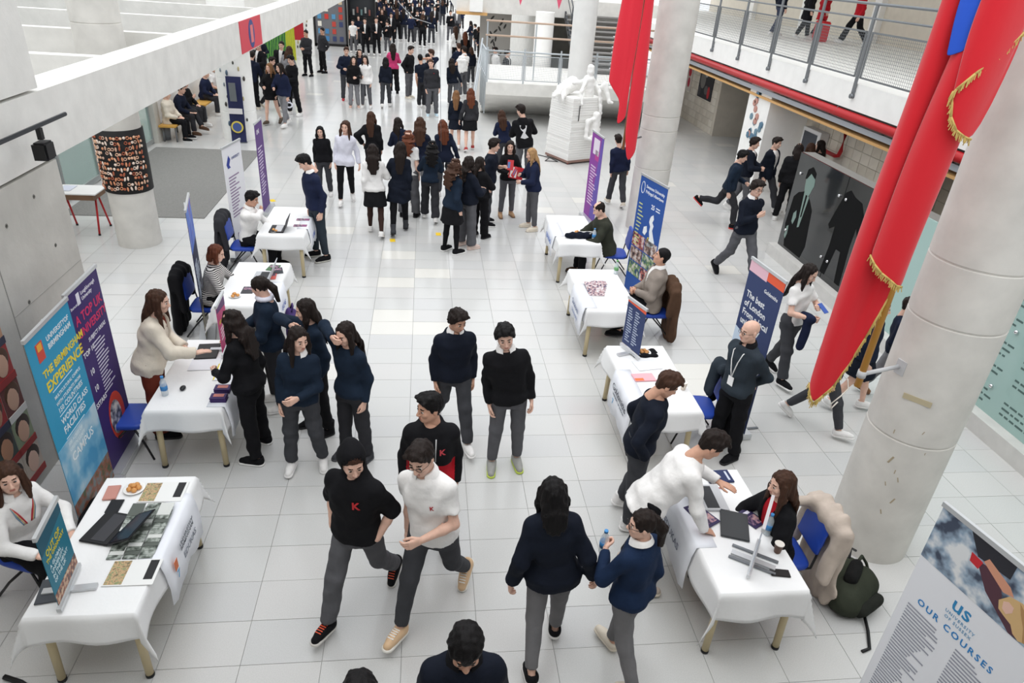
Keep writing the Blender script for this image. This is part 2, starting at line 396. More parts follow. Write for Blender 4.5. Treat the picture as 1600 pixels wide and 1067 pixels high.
# wrist targets from the shoulder, side = outward
ARMS = {'down': (.05, -.03, -.515), 'fwd': (.03, -.17, -.475), 'back': (.05, .16, -.485), 'pocket': (.03, -.05, -.45), 'belly': (-.13, -.25, -.30), 'hold': (-.06, -.30, -.27), 'phone': (-.08, -.27, -.15),
        'behind': (-.12, .17, -.42), 'mouth': (-.12, -.20, .10), 'head': (-.05, -.13, .22), 'table': (.0, -.36, -.30), 'reach': (.02, -.46, -.18), 'lap': (-.06, -.26, -.36), 'hip': (.10, .02, -.36),
        'chest': (-.14, -.22, -.14), 'out': (.16, .02, -.50), 'cross': (-.20, -.17, -.24), 'lean': (.03, -.18, -.50)}
LEGS = {'stand': ((2, 3, 3, 0), (-2, 3, 3, 0)), 'standw': ((3, 4, 7, 0), (-3, 4, 6, 0)), 'walkR': ((26, 8, 2, -8), (-16, 24, 2, 38)), 'walkL': ((-16, 24, 2, 38), (26, 8, 2, -8)), 'strollR': ((15, 6, 2, -2), (-11, 14, 2, 22)),
        'strollL': ((-11, 14, 2, 22), (15, 6, 2, -2)), 'sit': ((84, 84, 7, 0), (88, 90, 6, 0)), 'sitcross': ((84, 80, 4, 0), (96, 70, -6, 10)), 'runL': ((-28, 62, 2, 40), (28, 22, 2, -4)), 'runR': ((28, 22, 2, -4), (-28, 62, 2, 40)), 'weight': ((1, 1, 4, 0), (8, 22, 6, 12))}
COUNT = [0]
def person(x, y, h, face, label, legs='stand', arms=('down', 'down'), top=('sweater', 'navy'), bot=('straight', 'dgrey'), hair=('short', 'dark'), shoe=('sneaker', 'white', 'white'), sex='m', skin='fair', bend=2, side=0.0,
           hy=0, hp=8, lod=1, z0=0.0, extra=(), group=None, twist=0, width=1.0, hands=None, collar=None, name='person', palm=None):
    COUNT[0] += 1; seed = COUNT[0]
    s = h/1.72; res = (.0125, .017, .025)[lod]; fem = sex == 'f'
    root = thing(name, label, 'person', (x, y, z0), R(face), group)
    # ---- skeleton (m at 1.72 tall, then scaled)
    hw, sw = (.092, .163) if not fem else (.092, .140)
    sw *= width
    LG = LEGS[legs] if isinstance(legs, str) else legs
    leg = []; low = 9
    for i, (fl, kn, ab, fp) in enumerate(LG):
        sg = -1 if i == 0 else 1; hip = np.array([sg*hw, 0, 0.])
        M = ry(-sg*ab) @ rx(-fl); kne = hip + M @ np.array([0, 0, -.425]); M2 = M @ rx(kn); ank = kne + M2 @ np.array([0, 0, -.415])
        pit = fp if legs != 'sit' else 0
        FM = rz_(sg*6) @ rx(pit)
        toe = ank + FM @ np.array([0, -.19, -.085]); heel = ank + FM @ np.array([0, .06, -.085]); low = min(low, toe[2], heel[2])
        leg.append((hip, kne, ank, FM))
    hz = -low; up = np.array([0, 0, hz]); leg = [(a+up, b+up, c+up, m) for a, b, c, m in leg]
    TM = rz_(twist) @ ry(side) @ rx(bend); pel = np.array([0, .0, hz])
    tor = lambda p: pel + TM @ np.asarray(p, float)
    neck = tor((0, .012, .53)); HMx = TM @ rx(-bend*.6) @ rz_(hy) @ rx(hp)
    headc = neck + (TM @ rx(-bend*.3)) @ np.array([0, -.012, .085]) + HMx @ np.array([0, -.012, .072])
    arm = []
    AO = []
    for i in range(2):
        sg = -1 if i == 0 else 1; sh = tor((sg*sw, .005, .430)); a = arms[i]
        t = np.array(ARMS[a] if isinstance(a, str) else a, float); t[0] *= sg
        if isinstance(a, str) and a in ('table', 'reach', 'lean', 'lap'): wr = sh + rz_(twist) @ t
        else: wr = sh + TM @ t
        L1, L2 = .285, .255; d = wr-sh; D = np.linalg.norm(d)
        if D > .533: wr = sh + d/D*.533; d = wr-sh; D = .533
        ca = (L1*L1 + D*D - L2*L2)/(2*L1*D); ca = max(-1, min(1, ca)); n = d/D
        pole = TM @ np.array([sg*.55, .8, -.2] if a == 'pocket' else [sg*.8, .6, -.35] if not (isinstance(a, str) and a in ('down', 'fwd', 'back', 'out')) else [sg*.25, 1, 0]); pole = pole - n*(pole @ n); pole /= np.linalg.norm(pole)
        el = sh + n*L1*ca + pole*L1*math.sqrt(max(0, 1-ca*ca)); arm.append((sh, el, wr)); AO.append(a)
    S = lambda p: np.asarray(p, float)*s
    # ---- body: one continuous surface
    if fem: za, aa, bb = [-.09, 0, .13, .28, .40, .48, .525], [.155, .166, .122, .138, .140, .085, .046], [.095, .112, .092, .112, .10, .078, .05]
    else: za, aa, bb = [-.09, 0, .13, .28, .41, .49, .53], [.145, .156, .145, .163, .160, .095, .05], [.092, .108, .103, .116, .11, .082, .052]
    aa = [q*width for q in aa]; bb = [q*(.5+.5*width) for q in bb]
    allp = [S(p) for l in leg for p in l[:3]] + [S(p) for a in arm for p in a] + [S(headc), S(pel)]
    lo = np.min(allp, 0) - .24*s; hi = np.max(allp, 0) + .24*s; lo[2] = -.02
    bh = max(res, .015)
    v = Vol(lo, hi, bh*1.15)
    scl = lambda l, e=0.0: [q*s + e for q in l]
    v.loft(S(pel), TM, scl(za), scl(aa), scl(bb), .03)
    v.cone(S(arm[0][0]), S(arm[1][0]), .04*s, .04*s, .04)
    v.cone(S(tor((0, .02, .47))), S(headc - HMx @ np.array([0, -.02, .05])), .054*s, .05*s, .03)
    for hp_, kn_, an_, FM in leg:
        v.cone(S(hp_), S(kn_), .078*s, .052*s, .03); v.cone(S(kn_), S(kn_*.6+an_*.4), .052*s, .05*s, .02); v.cone(S(kn_*.6+an_*.4), S(an_), .05*s, .033*s, .02)
        v.cone(S(an_ + FM @ np.array([0, .02, -.04])), S(an_ + FM @ np.array([0, -.12, -.06])), .032*s, .026*s, .02)
    for sh, el, wr in arm:
        v.cone(S(sh), S(el), .043*s, .036*s, .02); v.cone(S(el), S(el*.65+wr*.35), .037*s, .038*s, .02); v.cone(S(el*.65+wr*.35), S(wr), .038*s, .026*s, .02)
    V, F = v.mesh(); VV, FF, MI = [V], [F], [np.zeros(len(F), int)]; n = len(V)
    hV, hF, hM = tpl(('head', lod), make_head, (.0055, .008, .013)[lod])
    hs = s*(1.0 if not fem else .97)
    VV.append(hV @ (HMx.T*hs) + S(headc)); FF.append(hF+n); MI.append(hM); n += len(hV)
    for i, (sh, el, wr) in enumerate(arm):
        sg = -1 if i == 0 else 1; d = wr-el; d /= np.linalg.norm(d); a = AO[i]
        hpz = (hands[i] if hands else None) or ('flat' if a in ('table', 'reach', 'lap') else 'grip' if a in ('hold', 'phone', 'fwd') else 'relax')
        if a == 'pocket': continue
        if a in ('table', 'reach', 'lean', 'lap'):
            z = np.array([0, 0, -1.]) ; d = d*np.array([1, 1, .25]); d /= np.linalg.norm(d); yv = z - d*(z @ d)
        else: z = TM @ np.array([-sg, 0, 0.]) if a not in ('belly', 'chest', 'cross', 'mouth', 'head') else TM @ np.array([0, 1., 0]); yv = z - d*(z @ d)
        yv /= np.linalg.norm(yv); xv = np.cross(yv, -d)*(1 if sg < 0 else -1)
        H, HF = tpl(('hand', lod, hpz), make_hand, (.0042, .0062, .011)[lod], hpz)
        B = np.stack([xv, yv, -d], 1); VV.append(H @ (B.T*s*.98) + S(wr)); FF.append((HF if np.linalg.det(B) > 0 else HF[:, ::-1])+n); MI.append(np.zeros(len(HF), int)); n += len(H)
    me = np_mesh('body', np.concatenate(VV), np.concatenate(FF), skin_mats(skin, hair[1]), True, np.concatenate(MI)); mesh_obj('body', me, root)
    # ---- top
    kind, tc = top[0], top[1]; T = {'tee': .012, 'polo': .014, 'shirt': .015, 'sweater': .019, 'hoodie': .025, 'blazer': .026, 'coat': .034, 'cardigan': .024, 'jacket': .034}[kind]
    hem = {'tee': -.04, 'polo': -.07, 'shirt': -.02, 'sweater': -.055, 'hoodie': -.06, 'blazer': -.14, 'coat': -.34, 'cardigan': -.14, 'jacket': -.05}[kind]
    opt = top[2] if len(top) > 2 else {}
    hem = opt.get('hem', hem); sl = opt.get('sleeve', 'short' if kind in ('tee', 'polo') else 'long'); e = T*s
    if legs in ('sit', 'sitcross'): hem = max(hem, -.10)
    v = Vol(lo, hi, res); zc = [hem] + [q for q in za if q > hem+.04]
    ai = [np.interp(max(q, -.09), za, aa) for q in zc]; bi = [np.interp(max(q, -.09), za, bb) for q in zc]
    ai = [q + .016*max(0, min(1, (.12-z_)/.1)) for q, z_ in zip(ai, zc)]; bi = [q + .02*max(0, min(1, (.12-z_)/.1)) for q, z_ in zip(bi, zc)]
    fl = opt.get('flare', .0); ai[0] += fl + (.012 if kind in ('coat', 'blazer', 'cardigan') else 0); bi[0] += fl + (.012 if kind in ('coat', 'blazer') else 0)
    v.loft(S(pel), TM, scl(zc), scl(ai, e + .004), scl(bi, e + .004), .03, 2.4)
    v.cone(S(arm[0][0]), S(arm[1][0]), .044*s+e*.7, .044*s+e*.7, .05)
    for sh, el, wr in arm:
        if sl == 'none': continue
        v.cone(S(sh), S(el if sl != 'short' else sh*.35+el*.65), .045*s+e*.8, .039*s+e + (.008 if sl == 'short' else 0), .04, ce=sl == 'short')
        if sl != 'short':
            en = wr*.97+el*.03 if sl == 'long' else el*.75+wr*.25
            v.cone(S(el), S(en), .039*s+e, .028*s+e*.9, .02, ce=True)
    if kind == 'hoodie' and not opt.get('hood'):
        v.cone(S(tor((-.06, .07, .50))), S(tor((.06, .07, .50))), .045*s, .045*s, .03); v.cone(S(tor((0, .09, .46))), S(tor((0, .10, .38))), .055*s, .03*s, .03, flat=(1, 0, 0), fs=1.6)
        for sg in (-1, 1): v.cone(S(tor((sg*.065, .05, .51))), S(tor((sg*.05, -.05, .47))), .028*s, .018*s, .02)
    v.wobble(.0075*s, 6.5, seed)
    nb = neck + (TM @ np.array([0, -.012, .02]))
    v.cone(S(nb + TM @ np.array([0, -.012, 0])), S(nb + TM @ np.array([0, -.035, .12])), .056*s, .066*s, .010, sub=True)
    if opt.get('hood'):
        hc = headc + HMx @ np.array([0, .03, .02]); v.ell(S(hc), S((.100, .118, .124)), .03, HMx); v.ell(S(hc + HMx @ np.array([0, .05, .07])), S((.05, .06, .055)), .04, HMx); v.cone(S(hc + HMx @ np.array([0, .05, -.05])), S(tor((0, .06, .46))), .10*s, .085*s, .04)
        v.ell(S(headc + HMx @ np.array([0, -.06, -.02])), S((.072, .10, .108)), .012, HMx, sub=True); v.ell(S(headc), S((.080, .10, .105)), .008, HMx, sub=True)
    inner = opt.get('inner')
    if inner:
        P = v.pts((slice(None),)*3); q = (P - np.asarray(S(pel), np.float32)) @ TM.astype(np.float32)/s
        ow = opt.get('open', .05); wz = np.interp(q[..., 2], [-.4, .08, .30, .50], opt.get('v', [ow, ow*.4, ow, ow*1.5])).astype(np.float32)
        v.D = np.maximum(v.D, -np.maximum(np.abs(q[..., 0]) - wz, q[..., 1] + .02)*s)
    V, F = v.mesh()
    tn = {'tee': 't_shirt', 'polo': 'polo_shirt', 'coat': 'coat'}.get(kind, kind); mm = [cloth(tc)]; mi = None
    two = opt.get('two')
    if two:
        c = (V[F].mean(1) - S(pel)) @ TM/s; mi = ((c[:, 2] < two[1]) & (np.abs(c[:, 0]) < .2)).astype(int); mm.append(cloth(two[0]))
    to = mesh_obj(tn, np_mesh(tn, V, F, mm, True, mi), root)
    if inner:
        v = Vol(lo, hi, max(res, .014)); zi = [-.02] + za[2:]; v.loft(S(pel), TM, scl(zi), [np.interp(q, za, aa)*s+.008 for q in zi], [np.interp(q, za, bb)*s+.010 for q in zi], .02, 2.4)
        v.cone(S(nb), S(nb + TM @ np.array([0, -.03, .12])), .058*s, .07*s, .012, sub=True); mesh_obj('shirt_front', np_mesh('shirt_front', *v.mesh(), [cloth(inner)]), root)
    def torso_pt(tx, tz, out=.0):
        a = np.interp(tz, za, aa)+T+.004; b = np.interp(tz, za, bb)+T+.004; yy = -b*max(.05, 1-abs(tx/a)**2.4)**(1/2.4) - out
        return S(tor((tx, yy, tz)))
    # ---- collar
    if collar or kind in ('polo', 'shirt'):
        cc = collar or tc; b = MB(); n1 = 20; rg = []
        for k in range(n1+1):
            a = R(-158 + 316*k/n1); u = .5+.5*math.cos(a)
            dn = .035*(1-u)**2
            for rr, zz in ((.066+.006*(1-u), .005-.02*(1-u)), (.062, .035-.025*(1-u)), (.072+.012*(1-u), .03-.03*(1-u)), (.088+.016*(1-u), -.006-dn-.02*(1-u))):
                p = nb + TM @ np.array([rr*math.sin(a), .012+rr*math.cos(a)*1.0, zz]); rg.append(b.bm.verts.new(S(p)))
        for k in range(n1):
            for j in range(3): f = b.bm.faces.new((rg[k*4+j], rg[k*4+4+j], rg[k*4+5+j], rg[k*4+1+j])); f.smooth = True
        b.build('collar', cloth(cc), root)
    # ---- bottoms
    bk, bc = bot[0], bot[1]; v = Vol(lo, hi, res)
    if bk in ('skirt', 'shorts', 'longskirt'):
        L = -.33 if bk == 'skirt' else -.22 if bk == 'shorts' else -.62; w = .05 if bk == 'skirt' else .02
        v.loft(S(pel), np.eye(3), scl([L, -.1, 0, .11]), scl([aa[1]+w+.012, aa[1]+.03, aa[1]+.014, aa[2]+.016]), scl([bb[1]+w+.05, bb[1]+.035, bb[1]+.014, bb[2]+.014]), .01, 2.1)
        if bk == 'skirt': v.wobble(.008*s, 6, seed)
    else:
        ex, kx, axx, tl = {'slim': (.012, .017, .016, .92), 'straight': (.016, .023, .028, .95), 'wide': (.02, .035, .055, .98), 'leggings': (.012, .013, .012, .93), 'tight': (.006, .006, .008, .99)}[bk]
        v.loft(S(pel), rx(bend*.55), scl([-.13, -.06, 0, .105 if bend < 20 else .05]), scl([aa[1]-.015+ex, aa[1]+ex*.8, aa[1]+ex*.7, aa[2]*1.02+ex]), scl([bb[1]-.02+ex, bb[1]+ex*.6, bb[1]+ex*.5, bb[2]+ex]), .03, 2.3)
        for hp_, kn_, an_, FM in leg:
            v.cone(S(hp_), S(kn_), .082*s+ex*s, (.054+kx)*s, .03); en = kn_*(1-tl)+an_*tl
            v.cone(S(kn_), S(en), (.054+kx)*s, (.038+axx)*s, .02, ce=True)
        v.wobble((.008 if bk in ('straight', 'wide') else .003)*s, 7, seed+9)
    V, F = v.mesh(); bn = {'skirt': 'skirt', 'shorts': 'shorts', 'longskirt': 'skirt', 'leggings': 'leggings', 'tight': 'leggings'}.get(bk, 'trousers')
    mesh_obj(bn, np_mesh(bn, V, F, [cloth(bc)]), root)
    if len(bot) > 2:      # tights under a skirt
        v = Vol(lo, hi, res)
        for hp_, kn_, an_, FM in leg: v.cone(S(hp_), S(kn_), .082*s, .056*s, .03); v.cone(S(kn_), S(kn_*.6+an_*.4), .056*s, .054*s, .02); v.cone(S(kn_*.6+an_*.4), S(an_), .054*s, .036*s, .02)
        mesh_obj('tights', np_mesh('tights', *v.mesh(), [cloth(bot[2])]), root)
    # ---- shoes
    U, So = tpl(('shoe', shoe[0]), make_shoe, shoe[0])
    for hp_, kn_, an_, FM in leg:
        m = Matrix.Identity(4)
        for r_ in range(3):
            for c_ in range(3): m[r_][c_] = FM[r_][c_]*s*1.02
            m[r_][3] = float(S(an_ + FM @ np.array([0, 0, -.085]))[r_])
        o = obj_mat(mesh_obj('shoe', U, root), cloth(shoe[1]) if isinstance(shoe[1], str) else plain(shoe[1])); o.matrix_local = m
        if lod < 2: obj_mat(mesh_obj('sole', So, o), plain(CLOTH[shoe[2]] if isinstance(shoe[2], str) else shoe[2]))
        if len(shoe) > 3 and lod < 2: obj_mat(mesh_obj('laces', tpl('laces', lace_mesh), o), plain(shoe[3]))
    # ---- hair
    if hair[0] not in ('bald', 'none'):
        hm = tpl(('hair', hair[0], lod), make_hair, hair[0], (.0075, .009, .014)[lod]); o = obj_mat(mesh_obj('hair', hm, root), hairm(hair[1]))
        HR = HMx if hair[0] in ('short', 'crop', 'mop', 'balding', 'fringe', 'ponytail') else TM @ rx(-bend*.75) @ rz_(hy) @ rx(hp*.45)
        m = Matrix.Identity(4)
        for r_ in range(3):
            for c_ in range(3): m[r_][c_] = HR[r_][c_]*hs*(1.0 if len(hair) < 3 else hair[2])
            m[r_][3] = float(S(headc)[r_])
        o.matrix_local = m
    # ---- extras
    fr = lambda p: S(headc + HMx @ np.asarray(p, float))
    for ex in extra:
        k = ex[0]
        if k == 'glasses':
            b = MB()
            for sg in (-1, 1):
                pts = [fr((sg*.031 + .021*math.cos(a*math.pi/5), -.098, .0 + .017*math.sin(a*math.pi/5))) for a in range(11)]; b.path(pts, .0022, 6); b.path([fr((sg*.052, -.096, .003)), fr((sg*.078, -.05, .005)), fr((sg*.08, .01, .0))], .002, 6)
            b.path([fr((-.01, -.1, .003)), fr((.01, -.1, .003))], .002, 6); b.build('glasses', plain((25, 25, 28), .3), root)
        elif k == 'print':      # lettering on the chest
            _, txt, tx, tz, size, colr = ex; me = text_mesh(txt, size, .03, 'CENTER', .002); me.materials.append(plain(colr)); p = torso_pt(tx, tz, .006); o = mesh_obj('chest_lettering', me, root)
            q = torso_pt(tx+.01, tz, .006); p2 = torso_pt(tx, tz+.02, .006); xa = Vector(q-p).normalized(); ya = Vector(p2-p); za_ = xa.cross(ya).normalized(); ya = za_.cross(xa)
            o.matrix_local = Matrix(((xa.x, ya.x, za_.x, p[0]), (xa.y, ya.y, za_.y, p[1]), (xa.z, ya.z, za_.z, p[2]), (0, 0, 0, 1)))
        elif k == 'patch':      # cloth patch on chest or back: (kind, pts, colour, back?)
            _, pl, colr, back = ex; b = MB(); vs = []
            for tx, tz in pl:
                p = torso_pt(tx, tz, .007) if not back else None
                if back:
                    a = np.interp(tz, za, aa)+T; b_ = np.interp(tz, za, bb)+T; p = S(tor((tx, b_*max(.05, 1-abs(tx/a)**2.4)**(1/2.4)+.010, tz)))
                vs.append(b.bm.verts.new(p))
            b.bm.faces.new(vs); r_ = bmesh.ops.extrude_face_region(b.bm, geom=list(b.bm.faces)); nv = Vector(TM @ np.array([0, .002 if back else -.002, 0]))
            for g in r_['geom']:
                if isinstance(g, bmesh.types.BMVert): g.co += nv
            b.build('print', plain(colr), root)
        elif k == 'lanyard':
            b = MB()
            for sg in (-1, 1): b.path([S(tor((sg*.06, .03, .53)))] + [torso_pt(sg*q, z_, .010) for q, z_ in ((.065, .46), (.045, .36), (.02, .24), (.004, .17))], .006, 6)
            b.build('lanyard', plain((240, 240, 240)), root); p = torso_pt(0, .11, .014); MB().box(p, (.075*s, .006, .105*s)).build('badge', plain((245, 245, 245)), root)
        elif k == 'scarf':
            b = MB(); b.path([S(nb + TM @ np.array([.08*math.sin(a*math.pi/6), .01+.08*math.cos(a*math.pi/6), .01])) for a in range(13)], .03*s, 8); b.build('scarf', cloth(ex[1]), root)
        elif k == 'tiedsweater':
            v = Vol(lo, hi, .016); v.loft(S(pel), np.eye(3), scl([-.30, -.1, .04, .10]), scl([.23, .21, .175, .15]), scl([.17, .165, .145, .125]), .01, 2.1); v.cut(S(pel + np.array([0, -.03, 0])), (0, -1, .0)); v.wobble(.015, 6, seed); mesh_obj('tied_sweater', np_mesh('tied_sweater', *v.mesh(), [cloth(ex[1])]), root)
        elif k == 'band':
            b = MB(); L_ = ex[1]; pts = []
            for (x0_, z0_), (x1_, z1_) in zip(L_[:-1], L_[1:]): pts += [torso_pt(x0_+(x1_-x0_)*q/6, z0_+(z1_-z0_)*q/6, .004) for q in range(6)]
            b.path(pts, ex[3], 6); b.build('embroidery', plain(ex[2]), root)
        elif k == 'drawstring':
            b = MB()
            for sg in (-1, 1): b.path([torso_pt(sg*.04, .46, .012), torso_pt(sg*.038, .38, .012), torso_pt(sg*.036, .25, .012)], .005, 6)
            b.build('drawstring', plain((200, 200, 200)), root)
        elif k == 'bun':
            b = MB(); b.ball(fr((0, .10, .05)), .045*s); b.build('hair_bun', hairm(hair[1]), root)
    root['wr'] = [float(q) for i in range(2) for q in S(arm[i][2])]
    return root
def wrist(root, i, off=(0, 0, 0)):
    """world position of a wrist"""
    w = root['wr'][3*i:3*i+3]; m = Matrix.Translation(root.location) @ Matrix.Rotation(root.rotation_euler.z, 4, 'Z'); return m @ (Vector(w) + Vector(off))
# ---------------------------------------------------------------- the hall
concrete = mat('concrete', (196, 193, 186), 0.75, bump=0.25, bscale=9, var=0.10, vscale=2.2)
concrete2 = mat('concrete_pale', (229, 227, 222), 0.7, bump=0.2, bscale=12, var=0.07, vscale=3)
conc_white = mat('white_render', (250, 249, 246), 0.6, bump=0.1, bscale=20, var=0.03)
colm = mat('column_concrete', (216, 213, 207), 0.6, bump=0.18, bscale=7, var=0.09, vscale=3.5)
steel = mat('galvanised_steel', (128, 132, 136), 0.4, metal=0.6)
dsteel = mat('dark_steel', (70, 73, 77), 0.4, metal=0.5)
white_m = plain((238, 237, 234)); black_m = plain((20, 20, 22), .45)
redp = plain((186, 32, 38), .4)
grout = mat('grout', (150, 149, 146), 0.8)
def tile_mat(n, rgb): return mat(n, rgb, 0.17, var=0.07, vscale=130, spec=0.45, bump=0.02, bscale=30)
TM_ = [tile_mat('terrazzo_a', (202, 202, 200)), tile_mat('terrazzo_b', (199, 199, 198)), tile_mat('terrazzo_c', (204, 203, 201)), tile_mat('terrazzo_pale', (218, 216, 210))]
TW, TD, X0, Y0 = .5977, .4031, -.1625, 5.169
FX0, FX1, FY0, FY1 = -12, 13, -3, 92
b = MB(); b.box2((FX0, FY0, -.2), (FX1, FY1, -.006)); floor = struct(b.build('floor', grout))
rng = random.Random(4); cells = []
pale = {(-1, -11), (-1, -10), (0, -10), (-1, -17), (0, -15), (-1, -14), (4, -12), (5, -13), (5, -16), (6, -6), (6, -7), (5, -8), (7, -20), (-3, -20), (1, -24), (4, -24), (6, -26), (-2, -30)}
def cproj(x, y):
    v = Vector((x, y, -4.75)); d = v.dot(fwd)
    return (800 + 1081.3*v.dot(r2)/d, 533.5 - 1081.3*v.dot(u2)/d, d) if d > .1 else (-9999, 0, 0)
for i in range(int((FX0-X0)/TW)+1, int((FX1-X0)/TW)):
    for j in range(int((Y0-FY1)/TD)+1, int((Y0-FY0)/TD)):
        cx, cy_ = X0 + TW*(i+.5), Y0 - TD*(j+.5); c = 3 if (i, j) in pale or rng.random() < .006 else rng.choice((0, 0, 1, 2)); cells.append((cx, cy_, c))
vis = []
for k, (x, y, c) in enumerate(cells):
    u, v, d = cproj(x, y)
    if -30 < u < 1630 and 0 < v < 1110: vis.append((d, k))
vis.sort(); near = {k for d, k in vis[:300]}
tb = MB(); tb.box((0, 0, -.006), (TW-.004, TD-.004, .012)); tb.bm.normal_update()
tme = bpy.data.meshes.new('tile'); tb.bm.to_mesh(tme); tb.bm.free(); tme.materials.append(TM_[0])
V, F, MI = [], [], []
for k, (x, y, c) in enumerate(cells):
    if k in near: obj_mat(mesh_obj('tile', tme, floor, (x, y, rng.uniform(-.0008, .0008))), TM_[c])
    else:
        a, d_ = TW/2-.002, TD/2-.002; n = len(V); V += [(x-a, y-d_, 0), (x+a, y-d_, 0), (x+a, y+d_, 0), (x-a, y+d_, 0)]; F.append((n, n+1, n+2, n+3)); MI.append(c)
o = mesh_obj('tile_field', np_mesh('tile_field', V, F, TM_, False, MI), floor); o['kind'] = 'stuff'
for x, y, rz in ((-.6, 12.55, .1), (.27, 12.95, .05), (.18, 19.5, 0), (-3.2, 14.75, .5)):
    one(MB().box((0, 0, .002), (.10, .16, .002)).build('floor_marker', plain((240, 200, 40)), loc=(x, y, 0), rot=(0, 0, rz)), {-.6: 'yellow floor marker by the heels of the girl in the white shirt', .27: 'yellow floor marker behind the girl in black wide trousers', .18: 'far yellow floor marker in front of the girl in white hoodie', -3.2: 'long yellow floor strip beside the white roll-up banner'}[x], 'floor marker')

# ---- left side: wall, beams, columns
XL = -3.70
lw = MB().box2((XL-.3, .2, 0), (XL, 7.47, 2.71)).build('wall_left', concrete); struct(lw)
lb = MB(); lb.box2((XL-.42, .2, 2.74), (XL, 92, 3.37)); struct(lb.build('trim_1', concrete2))      # long edge beam
up = MB(); up.box2((XL-.3, .2, 3.40), (XL+.0, 7.46, 7)); struct(up.build('wall_upper_left', concrete2))
MB().box2((XL, 4.6, 3.42), (XL+.016, 6.62, 4.3)).build('panel', white_m, bpy.data.objects['wall_upper_left'])
for i, yb in enumerate((9.85, 12.75, 15.8, 19.2, 22.6, 26)): struct(MB().box2((-12, yb, 2.74), (XL-.42, yb+.2, 3.37)).build('trim_%d' % (i+2), concrete2))
struct(MB().box2((-12.1, -3, 0), (-11.9, 92, 6)).build('wall_outer_left', concrete2))
struct(MB().box2((-12, 30, 3.4), (XL-.5, 30.3, 6)).build('wall_upper_far_left', concrete2))
# board joints and tie holes
for k, (y, z) in enumerate(((7.05, 1.95), (6.35, 1.65), (7.1, 1.4), (6.5, 1.25), (6.35, 2.4), (6.9, 2.5), (5.6, 2.2))):
    MB().lathe([(.022, 0), (.016, .004), (.008, -.0)], seg=10).build('tie_hole', plain((120, 118, 112)), lw, (XL+.001, y, z), (0, R(90), 0))
MB().box2((XL-.001, 6.06, 0), (XL+.003, 6.07, 2.7)).build('board_joint', plain((150, 148, 142)), lw)
MB().box2((XL-.001, 6.07, 1.62), (XL+.003, 7.46, 1.628)).build('board_joint', plain((165, 163, 158)), lw)
def column(name, x, y, r, z1, joints=(), m=colm, label=None):
    t = MB(); prof = [(r, 0)]
    for j in sorted(joints): prof += [(r, j-.012), (r-.010, j-.006), (r-.010, j+.006), (r, j+.012)]
    prof.append((r, z1)); t.lathe(prof, (0, 0, 0), 64, sharp=True); o = t.build(name, m, loc=(x, y, 0)); tag(o, label, 'column', None); return o
cA = column('column', 4.35, 4.65, .37, 7, (1.35, 2.45, 2.95), label='thick concrete column in the right foreground with the fringed red flag')
for k, (z, a, l) in enumerate(((1.15, 205, .10), (1.05, 215, .05), (.98, 222, .06), (1.5, 228, .04), (1.3, 240, .03), (.9, 210, .05), (.75, 226, .08), (1.42, 196, .05), (.6, 218, .06))):
    MB().box((0, 0, 0), (.003, l*.16, l*.8)).build('scuff', plain((176, 162, 138)), cA, (.3705*math.cos(R(a+15)), .3705*math.sin(R(a+15)), z), (R(20*(k % 3)-20), 0, R(a+15)))
MB().box((0, 0, 0), (.004, .22, .05)).build('tape_mark', plain((192, 180, 150)), cA, (.370*math.cos(R(222)), .370*math.sin(R(222)), 1.78), (0, 0, R(222)))
cB = column('column', 4.62, 13.7, .37, 7, (2.05, 2.32, 1.3), label='concrete column in the middle right behind the blue map banner')
cC = column('column', 4.75, 22.5, .36, 7, (), mat('column_white', (232, 231, 228), .6, var=.03), 'white column rising behind the white sculpture')
cD = column('column', -4.98, 12.2, .35, 7, (3.55,), colm, 'left concrete column wrapped in a black shell-covered sleeve')
cE = column('column', -5.08, 20.35, .46, 7, (.75, 1.6), conc_white, 'pale round column with climbing holds by the benches')
cF = column('column', -6.1, 38.6, .55, 2.3, (.9,), conc_white, 'far round column with climbing holds behind the two guards')
cH = column('column', 4.5, 28.6, .36, 3.2, (), conc_white, 'white column behind the landing railing')
# shell sleeve
sl = MB(); sl.lathe([(.352, 0), (.372, .01), (.378, .5), (.372, 1.02), (.352, 1.03)], (0, 0, 0), 40); sleeve = sl.build('shell_sleeve', plain((24, 23, 24), .7), cD, (0, 0, .96))
rs = random.Random(7); shc = [plain(c) for c in ((236, 192, 162), (220, 150, 112), (180, 100, 72), (244, 224, 210), (214, 176, 154))]
me = []
for m_ in range(3):
    q = MB()
    if m_ == 0: q.ball((0, 0, 0), .023, (.5, 1, 1.0), 8)
    elif m_ == 1: q.path([(0, (.022)*math.cos(a*math.pi/4), .022*math.sin(a*math.pi/4)) for a in range(9)], .008, 6)
    else: q.ball((0, 0, 0), .030, (.4, .55, 1.25), 8)
    d = bpy.data.meshes.new('shell'); q.bm.to_mesh(d); q.bm.free(); d.materials.append(shc[0]); me.append(d)
n = 0
for row in range(11):
    z = .10 + row*.082; a = 120
    while a < 345 and n < 290:
        if rs.random() < .84:
            o = obj_mat(mesh_obj('shell', rs.choice(me), sleeve, (.382*math.cos(R(a)), .382*math.sin(R(a)), z+rs.uniform(-.012, .012)), (rs.uniform(-.4, .4), 0, R(a))), rs.choice(shc)); n += 1
        a += rs.uniform(6.2, 9.5)
def holds(c, r, lst):
    for k, (a, z, s_, rgb) in enumerate(lst):
        q = MB(); q.ball((0, 0, 0), s_, (.45, 1, .9 + .3*((k*7) % 3)/2), 8); q.build('climbing_hold', plain(rgb), c, (r*math.cos(R(a)), r*math.sin(R(a)), z))
HC = [(62, 60, 56), (90, 110, 130), (190, 176, 130), (70, 66, 60), (150, 160, 168), (196, 180, 150)]
